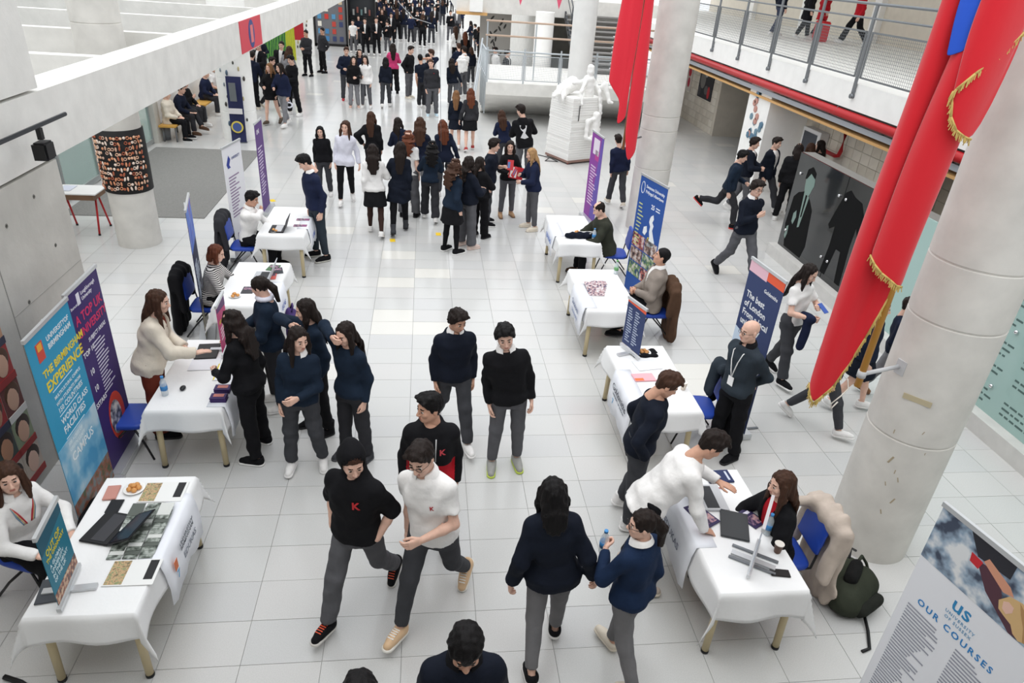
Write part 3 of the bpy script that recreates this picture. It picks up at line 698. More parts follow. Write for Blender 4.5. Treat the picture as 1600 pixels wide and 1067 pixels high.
holds(cE, .46, [(R_, z, .05+.02*(i % 2), HC[i % 6]) for i, (R_, z) in enumerate(((285, 2.0), (262, 1.75), (300, 1.85), (270, 1.5), (248, 1.45), (292, 1.35), (255, 1.15), (278, 1.28), (305, 1.1), (246, .95), (300, .8), (260, .7), (310, .55), (250, .45), (298, .35), (315, 1.6), (240, 1.8)))])
holds(cF, .55, [(250+((i*37) % 70), .4+.11*i, .08, HC[i % 6]) for i in range(16)])
# narrow sign on the climbing column
sg = thing('information_sign', 'narrow navy sign leaning on the pale climbing-hold column', 'sign', (-4.98, 19.70, 0), R(0))
MB().box((0, 0, .85), (.38, .03, 1.66)).build('panel', plain((38, 42, 84)), sg, rot=(R(-4), 0, 0))
MB().box((0, -.10, 1.32), (.17, .012, .46)).build('metal_plate', steel, sg, rot=(0, 0, 0)); MB().box((.0, -.05, .83), (.36, .01, .14)).build('label_strip', plain((226, 222, 222)), sg)
q = MB(); q.tube((0, -.035, .42), (0, -.05, .42), .155, seg=28); q.build('emblem_ring', plain((222, 200, 90)), sg); q = MB(); q.tube((0, -.045, .42), (0, -.056, .42), .115, seg=28); q.build('emblem', plain((70, 90, 150)), sg)
MB().box((0, 0, 0), (.4, .12, .02)).build('base', steel, sg, (0, 0, .01))
# entrance mat and glass doors
struct(MB().box2((-6.85, 13.5, .0), (-4.25, 18.85, .012)).build('trim_20', mat('door_mat', (132, 131, 128), .95, bump=.3, bscale=120, var=.12, vscale=40)))
glass = mat('door_glass', (170, 200, 190), .08, transm=.0, alpha=.45, spec=.6)
for k, (y0, y1) in enumerate(((10.6, 12.3), (12.4, 14.1), (14.2, 15.9), (16.0, 17.7), (17.8, 19.3))):
    dr = struct(empty('door_%d' % (k+1), (-7.05, (y0+y1)/2, 0)))
    w = (y1-y0)/2; q = MB()
    for s_ in (-1, 1): q.box((0, s_*(w-.04), 1.1), (.07, .08, 2.2))
    for z in (.08, 1.05, 2.16): q.box((0, 0, z), (.07, 2*w-.16, .10 if z != 1.05 else .05))
    q.build('door_frame', mat('aluminium', (168, 172, 172), .4, metal=.4), dr); MB().box((0, 0, 1.1), (.012, 2*w-.16, 2.1)).build('pane', glass, dr)
struct(MB().box2((-11.9, 9, -.001), (-7.2, 22, .004)).build('trim_21', plain((150, 156, 158))))
struct(MB().box2((-7.1, 19.25, 0), (-6.9, 19.6, 2.3)).build('trim_22', concrete)); struct(MB().box2((-7.2, 19.6, 0), (-7.1, 27.5, 2.3)).build('wall_bench', conc_white))
struct(MB().box2((-6.95, 9.6, 0), (-6.45, 12.35, 2.22)).build('trim_23', concrete))
# red fire call point on the pier
t = thing('call_point', 'small red fire call point box on the concrete pier', 'alarm box', (-6.43, 10.9, 1.62)); MB().box((.03, 0, 0), (.06, .14, .12)).build('box', redp, t, bevel=.008); MB().box((.062, 0, 0), (.006, .06, .05)).build('button', plain((230, 220, 215)), t)
one(MB().box((0, 0, 0), (.02, .30, .09)).build('notice_plate', plain((214, 132, 76)), loc=(-6.42, 10.95, 1.82)), 'small orange notice plate above the red call point', 'sign')
# lamp arm on the left beam
t = thing('track_spotlight', 'black spotlight on a bracketed rail by the left concrete wall', 'lamp', (-3.45, 5.95, 3.17))
q = MB(); q.box((0, .55, .02), (.03, 1.7, .035)); q.build('rail', dsteel, t, bevel=.006); MB().path([(-.24, -.15, -.12), (-.22, -.15, .06), (-.14, .0, .14), (0, .2, .05)], .014).build('bracket', dsteel, t)
MB().box((0, .85, -.05), (.04, .05, .10)).build('swivel', black_m, t); hd = MB().box((0, .85, -.2), (.12, .17, .16)).build('lamp_head', plain((26, 26, 28), .5), t, bevel=.015); MB().box((.0, .755, -.2), (.10, .02, .14)).build('lens', plain((12, 12, 13), .15), hd)
# far left: green mural, red panels, display case
struct(MB().box2((-12, 37.3, 0), (-6.7, 37.5, 3)).build('wall_far_left', concrete))
t = thing('mural', 'green and yellow grass mural panel behind the group of students', 'mural', (-6.72, 36.3, 0))
def grass(n, a, c2):
    m = mat(n, a, .6); nt = m.node_tree; w = nt.nodes.new('ShaderNodeTexWave'); w.inputs['Scale'].default_value = 3; w.inputs['Distortion'].default_value = 9; w.inputs['Detail'].default_value = 4
    rr = nt.nodes.new('ShaderNodeValToRGB'); rr.color_ramp.elements[0].color = (*lin(a), 1); rr.color_ramp.elements[1].color = (*lin(c2), 1); nt.links.new(w.outputs['Fac'], rr.inputs[0]); nt.links.new(rr.outputs[0], nt.nodes['Principled BSDF'].inputs['Base Color']); return m
MB().box2((-.95, 0, .0), (.2, .06, 2.7)).build('panel', grass('mural_green', (24, 84, 52), (96, 150, 60)), t); MB().box2((.2, 0, .0), (.62, .06, 2.7)).build('panel', grass('mural_yellow', (120, 150, 40), (206, 196, 50)), t)
MB().box2((.62, .0, .9), (1.05, .05, 2.7)).build('red_panel', plain((170, 34, 44)), t)
t = thing('display_board', 'tall grey display board of small colourful cards beside the guards', 'notice board', (-5.15, 42.4, 0))
q = MB()
for x in (-.85, .85): q.box((x, 0, 1.5), (.10, .14, 3.0))
for z in (.1, 3.0): q.box((0, 0, z), (1.8, .14, .12))
q.build('frame', black_m, t); MB().box((0, .02, 1.55), (1.6, .05, 2.9)).build('board', plain((112, 112, 116)), t)
rc = random.Random(3); cc = [(205, 60, 52), (232, 226, 214), (70, 130, 180), (150, 140, 130), (60, 70, 110), (210, 190, 160), (190, 70, 60), (90, 150, 190)]
for i in range(4):
    for j in range(7):
        if rc.random() < .85: MB().box((-.58+.38*i, -.02, .42+.37*j), (.2, .02, .25)).build('card', plain(cc[rc.randrange(8)]), t, rot=None)
t = thing('display_case', 'dark glass display case standing right of the card board', 'cabinet', (-3.55, 43.6, 0)); q = MB()
for x in (-.7, .7): q.box((x, 0, 1.5), (.12, .4, 3.0))
for z in (.3, 1.5, 2.95): q.box((0, 0, z), (1.4, .4, .08))
q.build('frame', black_m, t); MB().box((0, .15, 1.5), (1.3, .03, 2.8)).build('back_panel', plain((60, 62, 66)), t)
for i in range(5): MB().box((-.45+.22*i, 0, 1.75+.12*(i % 2)), (.1, .05, .3)).build('exhibit', plain(((190, 190, 186), (150, 90, 80), (120, 150, 150))[i % 3]), t)
struct(MB().box2((-5.9, 37.5, 0), (-2.5, 44.2, 3)).build('wall_far', concrete)) if False else None
struct(MB().box2((-5.6, 44.4, 0), (-4.3, 92, 3)).build('wall_hall_left', concrete2)); struct(MB().box2((-12, 42.9, 0), (-5.6, 43.1, 3)).build('wall_back_left', concrete))
p = thing('wall_poster', 'red pasted panel with a blue oval emblem on the long beam', 'poster', (XL+.007, 16.65, 3.06)); MB().box((0, 0, 0), (.012, 2.0, .6)).build('sheet', plain((214, 62, 78)), p)
q = MB(); q.ball((.008, 0, 0), .28, (.02, 1.0, 1.0), 24); q.build('emblem', plain((50, 66, 130)), p); q = MB(); q.box((.010, 0, 0), (.012, .24, .34)); q.build('emblem_text', plain((226, 120, 120)), p)
# red-legged desk
t = thing('desk', 'small white-topped desk with red tubular legs beside the shell column', 'desk', (-6.05, 12.72, 0)); MB().box((0, 0, .745), (.75, .55, .022)).build('tabletop', plain((226, 226, 224)), t, bevel=.004); MB().box((0, -.02, .685), (.68, .48, .09)).build('drawer_box', mat('plywood', (120, 92, 70), .6, var=.2), t)
for sx in (-1, 1):
    for sy in (-1, 1):
        l = MB().tube((sx*.27, sy*.03, .72), (sx*.29, sy*.25, .02), .017, seg=10).build('leg', redp, t); MB().tube((sx*.29, sy*.25, 0), (sx*.29, sy*.25, .03), .021, seg=10).build('foot', black_m, l)
one(MB().box((0, 0, .006), (.21, .3, .008)).build('paper_stack', plain((206, 210, 224)), loc=(-6.25, 12.75, .757)), 'thin pale paper stack on the red-legged desk', 'paper')
# benches by the bench wall
for i, (x, y, l) in enumerate(((-6.68, 20.6, 'nearer'), (-6.72, 23.6, 'farther'))):
    t = thing('bench', '%s yellow-topped bench with grey legs under the seated students' % l, 'bench', (x, y, 0), group='benches by the left wall'); MB().box((0, 0, .415), (.42, 2.5, .05)).build('seat', mat('bench_wood', (214, 166, 84), .5, var=.1), t, bevel=.006)
    for yy in (-1.1, 0, 1.1):
        for xx in (-.16, .16): MB().tube((xx, yy, 0), (xx, yy, .39), .022, seg=10).build('leg', steel, t)
t = thing('waste_bin', 'small grey waste bin at the end of the bench', 'bin', (-6.85, 19.72, 0)); MB().lathe([(.10, 0), (.13, .4), (.12, .4), (.095, .02)], (0, 0, 0), 20).build('body', plain((120, 124, 128)), t); MB().lathe([(.133, .395), (.133, .41), (.118, .41), (.118, .395)], (0, 0, 0), 20).build('rim', plain((90, 92, 95)), t)

# ---- right side: balcony, rails, pipes, block wall, glass panels
XB = 8.2
struct(MB().box2((XB, -2, 2.68), (16, 40, 3.15)).build('balcony_slab', conc_white))
struct(MB().box2((15.2, -2, 3.15), (15.4, 40, 6.5)).build('wall_upper_right', mat('block_upper', (228, 220, 206), .7, var=.04)))
for i in range(5): struct(MB().box2((15.0, 14+5*i, 3.15), (15.2, 14.4+5*i, 6.4)).build('trim_%d' % (50+i), conc_white))
rail = thing('balcony_railing', 'grey steel balcony railing with wire mesh panels above the white fascia', 'railing', (XB-.03, 0, 0))
py = [20.7-1.88*i for i in range(9)]
for i, y in enumerate(py):
    po = MB().box((0, 0, .83), (.03, .075, 1.66)).build('post', steel, rail, (0, y, 2.88)); q = MB(); q.tube((-.04, 0, .04), (.03, 0, .04), .045, seg=10); q.tube((-.02, .0, .13), (.03, .0, .13), .03, seg=10); q.build('fixing', steel, po, (0, 0, 0))
for z, r_ in ((4.52, .025), (4.28, .018)): MB().tube((0, py[-1]-1, z), (0, 21, z), r_, seg=10).build('handrail', steel, rail)
for i, y in enumerate(py):
    a, c = y+.10, y+1.78; q = MB()
    for z in (3.27, 4.05): q.box((0, (a+c)/2, z), (.025, c-a, .03))
    for yy in (a, c): q.box((0, yy, 3.66), (.025, .03, .80))
    fr_ = q.build('mesh_frame', steel, rail); q = MB(); n = 30
    for k in range(1, n): q.box((0, a+(c-a)*k/n, 3.66), (.004, .0045, .78))
    for k in range(1, 14): q.box((0, (a+c)/2, 3.27+.78*k/14), (.004, c-a, .0045))
    o = q.build('wire_mesh', steel, fr_); o['kind'] = 'stuff'
t = thing('sprinkler_pipe', 'long red pipe slung under the right balcony edge', 'pipe', (XB+.03, 0, 2.555)); MB().tube((0, -1, 0), (0, 34, 0), .085, seg=16).build('pipe', redp, t)
for i in range(16): MB().path([(0, 1+2.1*i, .16), (-.085, 1+2.1*i, .0), (0, 1+2.1*i, -.085), (.085, 1+2.1*i, 0), (0, 1+2.1*i, .16)], .007, 6).build('hanger', steel, t)
t = thing('cable_tray', 'long grey cable tray hanging below the red pipe', 'cable tray', (XB+.10, 0, 2.37)); q = MB(); q.box((0, 16, 0), (.03, 36, .10)); q.box((.32, 16, 0), (.03, 36, .10)); q.build('side_rail', plain((176, 182, 188)), t)
for i in range(34): MB().box((.16, .5+i, -.03), (.30, .05, .02)).build('rung', dsteel, t)
struct(MB().box2((XB+.08, -2, 2.20), (XB+.42, 34, 2.25)).build('trim_30', mat('wood_edge', (216, 170, 110), .5)))
XW = 9.4
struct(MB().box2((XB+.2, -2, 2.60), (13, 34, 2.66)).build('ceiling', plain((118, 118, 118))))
blockm = [mat('block_%d' % i, c, .7, var=.05, bump=.1, bscale=30) for i, c in enumerate(((216, 208, 194), (208, 200, 186), (222, 215, 202)))]
def blockwall(name, x, y0, y1, z1, bl=.33, bh=.235):
    w = struct(MB().box2((x+.008, y0, 0), (x+.2, y1, z1)).build(name, mat('mortar', (168, 160, 148), .8))); bme = []
    q = MB(); q.box((0, 0, 0), (.02, bl-.012, bh-.012)); d = bpy.data.meshes.new('block'); q.bm.to_mesh(d); q.bm.free(); d.materials.append(blockm[0]); rr = random.Random(5)
    for j in range(int(z1/bh)):
        y = y0 + bl/2
        while y+bl/2 <= y1+.01: obj_mat(mesh_obj('block', d, w, (x+.002+rr.uniform(0, .003), y, bh*(j+.5))), rr.choice(blockm)); y += bl
    return w
blockwall('wall_right', XW, 11.2, 18.0, 2.5); struct(MB().box2((XW+.01, 0, 0), (XW+.2, 11.2, 2.5)).build('wall_right_near', blockm[0]))
struct(MB().box2((8.34, 16.75, 0), (9.6, 18.0, 2.6)).build('trim_31', conc_white))
blockwall('wall_right_far', 9.72, 23.4, 31.0, 2.5); struct(MB().box2((9.72, 23.2, 0), (12, 23.4, 2.5)).build('trim_32', blockm[1]))
struct(MB().box2((11.8, 18, 0), (12, 23.4, 2.6)).build('wall_corridor', plain((96, 94, 88)))); struct(MB().box2((9.6, 17.9, 0), (12, 18.0, 2.5)).build('trim_33', plain((88, 86, 82))))
t = thing('pillar_art', 'cluster of blue and pink hexagon tiles on the pale pillar', 'wall art', (8.34, 17.4, 1.75)); rr = random.Random(9)
for i in range(34):
    yy, zz = rr.uniform(-.5, .5), rr.uniform(-.62, .62)
    if abs(yy - .25*math.sin(zz*5)) < .34: MB().tube((0, 0, 0), (-.02-.01*(i % 3), 0, 0), .085, seg=6).build('hexagon_tile', plain(((112, 142, 158), (196, 146, 134), (88, 122, 146))[i % 3]), t, (0, yy, zz))
def wallpic(name, label, cat, x, y, z, w, h, rgb, patches):
    t = thing(name, label, cat, (x, y, z)); MB().box((0, 0, 0), (.03, w, h)).build('panel', plain(rgb), t)
    for k, (py_, pz, pw, ph, c) in enumerate(patches): q = MB(); q.ball((-.016, py_, pz), .5, (.008, pw, ph), 14); q.build('picture', plain(c), t)
wallpic('wall_poster', 'dark abstract poster on the far block wall left of the corridor', 'poster', 9.70, 24.5, 1.5, 1.3, 1.0, (42, 42, 48), [(.3, .1, .5, .6, (120, 118, 116)), (-.35, -.25, .25, .4, (180, 50, 56)), (.05, .3, .3, .2, (176, 174, 172)), (-.1, -.2, .35, .3, (90, 88, 90)), (.5, -.3, .3, .3, (70, 70, 74))])
wallpic('wall_poster', 'red floral cut-out poster on the far block wall', 'poster', 9.70, 26.2, 1.45, .5, .9, (206, 198, 190), [(0, .2, .3, .3, (190, 40, 60)), (0, -.15, .25, .35, (176, 44, 66))])
t = thing('hose_cabinet', 'white fire hose cabinet with dark window on the right block wall', 'cabinet', (XW-.12, 16.0, 1.26)); MB().box((0, 0, 0), (.22, .85, .95)).build('body', plain((222, 222, 222)), t, bevel=.01); MB().box((-.115, .02, .03), (.012, .62, .72)).build('window', plain((60, 66, 76), .15), t); MB().box((-.125, -.1, -.2), (.012, .3, .3)).build('warning_plate', plain((190, 28, 36)), t)
t = thing('elbow_pipe', 'red elbow pipe running into the hose cabinet', 'pipe', (XW-.12, 14.85, 1.47)); MB().path([(0, .6, -.1), (0, .1, -.1), (0, -.02, -.06), (0, -.06, .05), (0, -.06, .45)], .045, 12).build('pipe', redp, t)
column('column', 8.8, 11.6, .42, 2.65, (), mat('column_beige', (214, 206, 190), .6, var=.06), 'beige half-hidden column behind the black glass panel')
# black engraved glass panel and teal glass panel on a stone plinth
struct(MB().box2((6.78, 2, 0), (7.18, 12.35, .22)).build('trim_40', mat('marble', (214, 212, 208), .35, var=.06, vscale=6)))
struct(MB().box2((6.98, 2.2, .22), (7.22, 12.3, 2.02)).build('wall_monument', plain((120, 118, 114))))
bp = thing('memorial_panel', 'black glossy glass panel etched with a suited man beside the plinth', 'panel', (6.96, 10.6, .22)); gl = mat('black_glass', (44, 46, 47), .06, spec=.6)
MB().box((0, .85, .9), (.03, 1.68, 1.8)).build('glass_pane', gl, bp); MB().box((0, -.85, .9), (.03, 1.68, 1.8)).build('glass_pane', gl, bp)
etch = plain((122, 146, 138), .3); dk = mat('etched_black', (14, 15, 16), .75, spec=.15)
def flat(name, m, pts, par, x=-.0165):
    q = MB(); q.prism([(x, a, c) for a, c in pts], (-.0015, 0, 0)); return q.build(name, m, par)
face = [(1.13+.17*math.cos(a*math.pi/9)*(1 if math.sin(a*math.pi/9) > 0 else .82), 1.36+.24*math.sin(a*math.pi/9)) for a in range(18)]
flat('etched_figure', dk, [(1.55, 1.0), (1.42, 1.12), (1.2, 1.2), (.98, 1.1), (.82, .95), (.72, .3), (.80, .05), (1.45, .05), (1.6, .45)], bp)
flat('etched_face', etch, face, bp, -.0175); flat('etched_shirt', etch, [(1.22, 1.18), (1.02, 1.14), (1.10, .55), (1.16, .52)], bp, -.018); flat('etched_tie', dk, [(1.15, 1.15), (1.09, 1.15), (1.10, .75), (1.14, .72)], bp, -.0195)
flat('etched_hair', dk, [(1.31, 1.40), (1.29, 1.58), (1.15, 1.66), (1.0, 1.58), (.99, 1.48), (1.15, 1.54), (1.25, 1.42)], bp, -.0195)
flat('etched_hand', etch, [(1.40, .72), (1.32, .80), (1.28, .68), (1.34, .52), (1.40, .56)], bp, -.0175); flat('etched_hand', etch, [(1.52, .42), (1.46, .46), (1.44, .30), (1.48, .18), (1.53, .24)], bp, -.0175)
fig = [(.42, 1.55), (.30, 1.62), (.14, 1.55), (-.08, 1.52), (-.22, 1.35), (-.34, 1.05), (-.22, .98), (-.12, 1.12), (-.10, .80), (-.14, .1), (.02, .1), (.10, .62), (.24, .62), (.36, .1), (.52, .1), (.44, .72), (.46, .95), (.60, .86), (.66, .92), (.56, 1.20)]
flat('etched_figure', dk, [(a-.45, z) for a, z in fig], bp)
for y in (1.5, .12, -.1, -1.5):
    for z in (.35, 1.45): q = MB(); q.ball((-.028, y, z), .028, (1, 1, 1), 10); q.build('stud', mat('chrome', (220, 220, 222), .15, metal=1), bp)
tp = thing('inscription_panel', 'teal glass panel with dark inscription lines behind the right column', 'panel', (6.96, 5.6, .22)); tg = mat('teal_glass', (166, 196, 190), .12, spec=.6)
for k in range(4): MB().box((0, 2.55-1.7*k, .9), (.03, 1.685, 1.8)).build('glass_pane', tg, tp)
tpm = plain((84, 108, 104)); rr = random.Random(12)
for k in range(5):
    yb = 2.9 - 1.0*k-.25
    for r_ in range(5):
        zz = 1.55 - .32*r_; q = MB()
        for l_ in range(3 if r_ % 2 == 0 else 2):
            y = yb
            while y > yb-.72: w = rr.uniform(.04, .13); q.box((-.0165, y-w/2, zz-.075*l_), (.002, w, .024)); y -= w+.025
        o = q.build('inscription', tpm, tp); o['kind'] = 'stuff'
for y in (2.5, .9, -.1, -1.4, -2.2):
    for z in (.35, 1.1): q = MB(); q.ball((-.028, y, z), .028, (1, 1, 1), 10); q.build('stud', MATS['chrome'], tp)

# ---- centre: landing, stairs, upper slab, sculpture
ld = MB(); ld.prism([(1.95, 23.5, 1.32), (1.95, 23.5, .95), (1.95, 25.6, 0), (1.95, 28, 0), (1.95, 28, 1.32)], (6.4, 0, 0)); landing = struct(ld.build('stair_landing', concrete2))
lsteel = mat('pale_steel', (186, 192, 196), .45, metal=.2)
rl = thing('landing_railing', 'grey mesh railing along the front of the concrete landing', 'railing', (1.95, 23.55, 1.32))
for i in range(6): MB().box((.02+1.18*i, 0, .45), (.05, .03, 1.2)).build('post', lsteel, rl)
MB().tube((0, 0, .95), (6, 0, .95), .025).build('handrail', lsteel, rl)
MB().tube((0, .9, 1.75), (6, .9, 1.75), .03).build('handrail', mat('pale_wood', (196, 170, 150), .5), rl); MB().tube((0, .9, 1.32), (6, .9, 1.32), .03).build('handrail', MATS['pale_wood'], rl)
for i in range(4): MB().box((.05+1.6*i, .9, .85), (.04, .04, 1.8)).build('post', lsteel, rl)
for i in range(5):
    a = .07+1.18*i; q = MB()
    for z in (.10, .85): q.box((a+.54, 0, z), (1.06, .02, .025))
    for x in (a, a+1.08): q.box((x, 0, .475), (.025, .02, .77))
    f_ = q.build('mesh_frame', lsteel, rl); q = MB()
    for k in range(1, 20): q.box((a+1.08*k/20, 0, .475), (.005, .004, .75))
    for k in range(1, 14): q.box((a+.54, 0, .10+.75*k/14), (1.06, .004, .005))
    o = q.build('wire_mesh', lsteel, f_); o['kind'] = 'stuff'
q = MB()
for k in range(5): q.tube((-.02, .1+.5*k, -1.0), (-.02, .1+.5*k, .95), .02, seg=8)
q.tube((-.02, .0, .95), (-.02, 2.3, .95), .025); q.tube((-.02, .0, .2), (-.02, 2.3, .2), .02); q.build('side_rail', lsteel, rl)
q = MB(); q.tube((-.5, -1.4, -.35), (-.02, 2.0, 1.1), .03); q.tube((-.5, -1.4, -1.2), (-.5, -1.4, -.35), .03); q.tube((-.5, -1.4, -.75), (-.02, 2.0, .6), .02); q.build('ramp_rail', lsteel, rl)
st = thing('staircase', 'grey open staircase climbing behind the white column', 'staircase', (5.6, 26.9, 1.32))
for i in range(14): MB().box((1.2, .3*i, .16*(i+1)), (2.6, .32, .05)).build('tread', mat('stair_tread', (150, 148, 146), .7), st); MB().box((1.2, .3*i+.14, .16*(i+1)-.08), (2.6, .02, .11)).build('riser', plain((188, 186, 182)), st) 
for x in (-.1, 2.5): q = MB(); q.prism([(x, -.2, -.05), (x, -.2, .15), (x, 4.1, 2.4), (x, 4.1, 2.1)], (.06, 0, 0)); q.build('stringer', dsteel, st)
q = MB(); q.tube((0, -.1, 1.0), (0, 4.1, 3.2), .025); q.tube((0, -.1, .6), (0, 4.1, 2.8), .018); q.tube((0, -.1, 0), (0, -.1, 1.0), .025); q.tube((0, 2, 1.1), (0, 2, 2.1), .025); q.build('handrail', dsteel, st)
struct(MB().box2((1.2, 30, 2.95), (9.5, 40, 3.6)).build('upper_slab', concrete2)); MB().box2((1.2, 29.8, 2.86), (2.4, 30, 2.96)).build('edge_board', MATS['wood_edge'], bpy.data.objects['upper_slab'])
MB().box2((1.7, 29.7, 2.98), (2.2, 30.2, 3.7)).build('fascia_box', conc_white, bpy.data.objects['upper_slab'])
struct(MB().box2((6.2, 38, 0), (9.6, 38.3, 3)).build('wall_back_right', concrete)); struct(MB().box2((5.4, 33, 0), (5.6, 92, 3)).build('wall_hall_right', concrete2))
struct(MB().box2((-6, 91, 0), (6, 91.3, 8)).build('wall_end', conc_white))
t = thing('perforated_screen', 'grey screen with dark leaf-shaped holes behind the landing', 'screen', (2.9, 31.5, 0)); MB().box((0, 0, 1.6), (1.3, .06, 3.0)).build('panel', plain((176, 172, 166)), t); rr = random.Random(2)
for i in range(22): q = MB(); q.ball((0, -.03, 0), .08, (.5, .1, 1.4), 8); q.build('leaf_hole', plain((60, 58, 56)), t, (rr.uniform(-.5, .5), 0, .6+2.2*i/22), (0, rr.uniform(-.8, .8), 0))
# white sculpture
sc = thing('sculpture', 'white papier-mache sculpture of seated figures on a layered white plinth', 'sculpture', (4.1, 19.35, 0), R(27)); wp = mat('plaster_white', (244, 243, 240), .7, bump=.3, bscale=25)
MB().box((0, 0, .07), (1.05, 1.05, .06)).build('base_board', plain((150, 120, 110)), sc)
for sx in (-1, 1):
    for sy in (-1, 1): q = MB(); q.ball((sx*.47, sy*.47, .035), .035); q.build('caster', plain((150, 50, 46)), sc)
rr = random.Random(6)
for k in range(26): MB().box((rr.uniform(-.008, .008), rr.uniform(-.008, .008), .10+.0625*k+.03), (1.04+rr.uniform(-.02, .02)-.002*k, 1.04+rr.uniform(-.02, .02)-.002*k, .058)).build('layer', wp, sc)
def blob(parts, h=.02):
    P_ = np.array([q[0] for q in parts]+[q[1] for q in parts]); v = Vol(P_.min(0)-.2, P_.max(0)+.2, h)
    for a, c, ra, rb in parts: v.cone(a, c, ra, rb, .04)
    v.wobble(.008, 9, 2); return np_mesh('plaster_figure', *v.mesh(), [wp])
z = 1.73
mesh_obj('plaster_figure', blob([((.15, -.3, z+.05), (.12, -.28, z+.42), .13, .15), ((.12, -.28, z+.42), (.12, -.3, z+.56), .05, .05), ((.12, -.31, z+.62), (.12, -.30, z+.72), .10, .095), ((0, -.3, z+.40), (-.22, -.42, z+.15), .06, .05), ((-.22, -.42, z+.15), (-.25, -.55, z-.15), .05, .035), ((.25, -.3, z+.40), (.34, -.5, z+.15), .06, .045), ((.34, -.5, z+.15), (.38, -.58, z-.35), .045, .035), ((.1, -.3, z+.38), (-.35, -.25, z+.35), .08, .06), ((.5, -.3, z+.15), (.55, -.45, z+.3), .08, .08), ((.55, -.45, z+.3), (.62, -.62, z-.1), .075, .05), ((.62, -.62, z-.1), (.68, -.68, z-.12), .05, .03)]), sc)
mesh_obj('plaster_figure', blob([((-.45, .1, z+.12), (-.1, .15, z+.25), .17, .2), ((-.1, .15, z+.25), (.2, .2, z+.22), .16, .12), ((-.45, .1, z+.12), (-.75, -.05, z+.08), .11, .07), ((-.75, -.05, z+.08), (-.95, -.2, z+.02), .07, .05), ((-.45, 0, z+.08), (-.7, -.2, z-.1), .09, .06), ((-.7, -.2, z-.1), (-.85, -.3, z+.1), .06, .04)]), sc)
mesh_obj('plaster_figure', blob([((.2, -.62, .85), (.2, -.62, 1.15), .15, .12), ((.2, -.64, 1.2), (.2, -.66, 1.3), .10, .10), ((-.08, -.66, 1.15), (.05, -.68, 1.2), .06, .06), ((-.08, -.66, 1.15), (-.12, -.7, .78), .065, .05), ((-.12, -.7, .74), (-.02, -.82, .70), .05, .04), ((.05, -.7, .74), (.22, -.8, .71), .06, .05)]), sc)
MB().box((-.30, -.53, 1.35), (.02, .012, .4)).build('dark_strip', black_m, sc, rot=None)
one(MB().path([(3.2, 19.6, .012), (3.5, 19.3, .012), (3.65, 18.9, .012), (3.3, 18.95, .012), (3.45, 19.25, .012)], .01, 6).build('power_cable', black_m), 'thin black cable curled beside the white sculpture plinth', 'cable')
# slab the viewer stands on
struct(MB().box2((-12, -3, 2.85), (13, .45, 3.12)).build('viewing_gallery', concrete2))
struct(MB().box2((-12, -3.2, 0), (13, -3, 2.85)).build('wall_front', concrete2))
struct(MB().box2((12.8, -3, 0), (13, 40, 2.6)).build('wall_outer_right', concrete2))
struct(MB().box2((-12, -3, 5.9), (16, .4, 6.2)).build('shade_slab_front', concrete2)); struct(MB().box2((9.2, -3, 6.4), (16, 40, 6.6)).build('shade_slab_right', conc_white))  # two unseen overhead slabs, added to shade the foreground and the right-hand floor
# hanging cables
one(MB().path([(-.55, 13, 7), (-.52, 13, 4.6), (-.45, 13, 4.05), (-.2, 13, 3.82), (.1, 13, 3.75)], .007, 6).build('hanging_cable', plain((180, 182, 184))), 'thin pale cable looping down above the far crowd', 'cable')
one(MB().path([(.22, 13.4, 7), (.25, 13.4, 4), (.28, 13.4, 2.6), (.31, 13.4, 1.5)], .004, 6).build('hanging_cable', plain((120, 122, 126))), 'thin dark cable hanging straight down over the middle group', 'cable')
# ---------------------------------------------------------------- tables, chairs, banners, things on tables
clothm = mat('tablecloth_white', (240, 240, 240), .8, bump=.25, bscale=7, spec=.2)
legm = mat('beech_leg', (206, 190, 152), .5, var=.06); bluep = plain((38, 72, 170), .45)
def cloth_mesh(a, b_, o=.24, seed=0, n=34):
    rs = np.random.RandomState(seed); ed = lambda e, m: np.concatenate([np.linspace(-e-o, -e, 9), [-e+.006], np.linspace(-e+.04, e-.04, m), [e-.006], np.linspace(e, e+o, 9)]); us = ed(a, 12); vs = ed(b_, 26); V = []; ph = rs.rand(4)*6
    for v in vs:
        for u in us:
            dx, dy = max(abs(u)-a, 0), max(abs(v)-b_, 0); sx, sy_ = math.copysign(1, u), math.copysign(1, v)
            x, y = min(abs(u), a), min(abs(v), b_); z = 0
            wv = .022*math.sin(v*9+ph[0])*dx/o + .022*math.sin(u*11+ph[1])*dy/o
            if dx and dy:
                d = math.hypot(dx, dy); z = -d*1.15; m = min(dx, dy); x += .012*min(1, dx/.02)+m*.38+wv; y += .012*min(1, dy/.02)+m*.38
            elif dx: z = -dx; x += .012*min(1, dx/.02) + .10*dx + wv
            elif dy: z = -dy; y += .012*min(1, dy/.02) + .10*dy + wv
            else: z = .0015*math.sin(u*13+ph[2])*math.sin(v*8+ph[3])
            V.append((sx*x, sy_*y, z))
    n2 = len(us); F = [(j*n2+i, j*n2+i+1, (j+1)*n2+i+1, (j+1)*n2+i) for j in range(len(vs)-1) for i in range(n2-1)]
    return np_mesh('tablecloth', V, F, [clothm])
TN = {'L1': 'front left', 'L2': 'second left', 'L3': 'third left', 'L4': 'far left', 'R1': 'far right', 'R2': 'second far right', 'R3': 'third right', 'R4': 'front right'}
TB = {'L1': (-2.28, 4.15), 'L2': (-2.32, 6.56), 'L3': (-2.28, 8.87), 'L4': (-2.26, 11.4), 'R1': (2.57, 11.36), 'R2': (2.53, 8.84), 'R3': (2.56, 6.46), 'R4': (2.55, 4.10)}
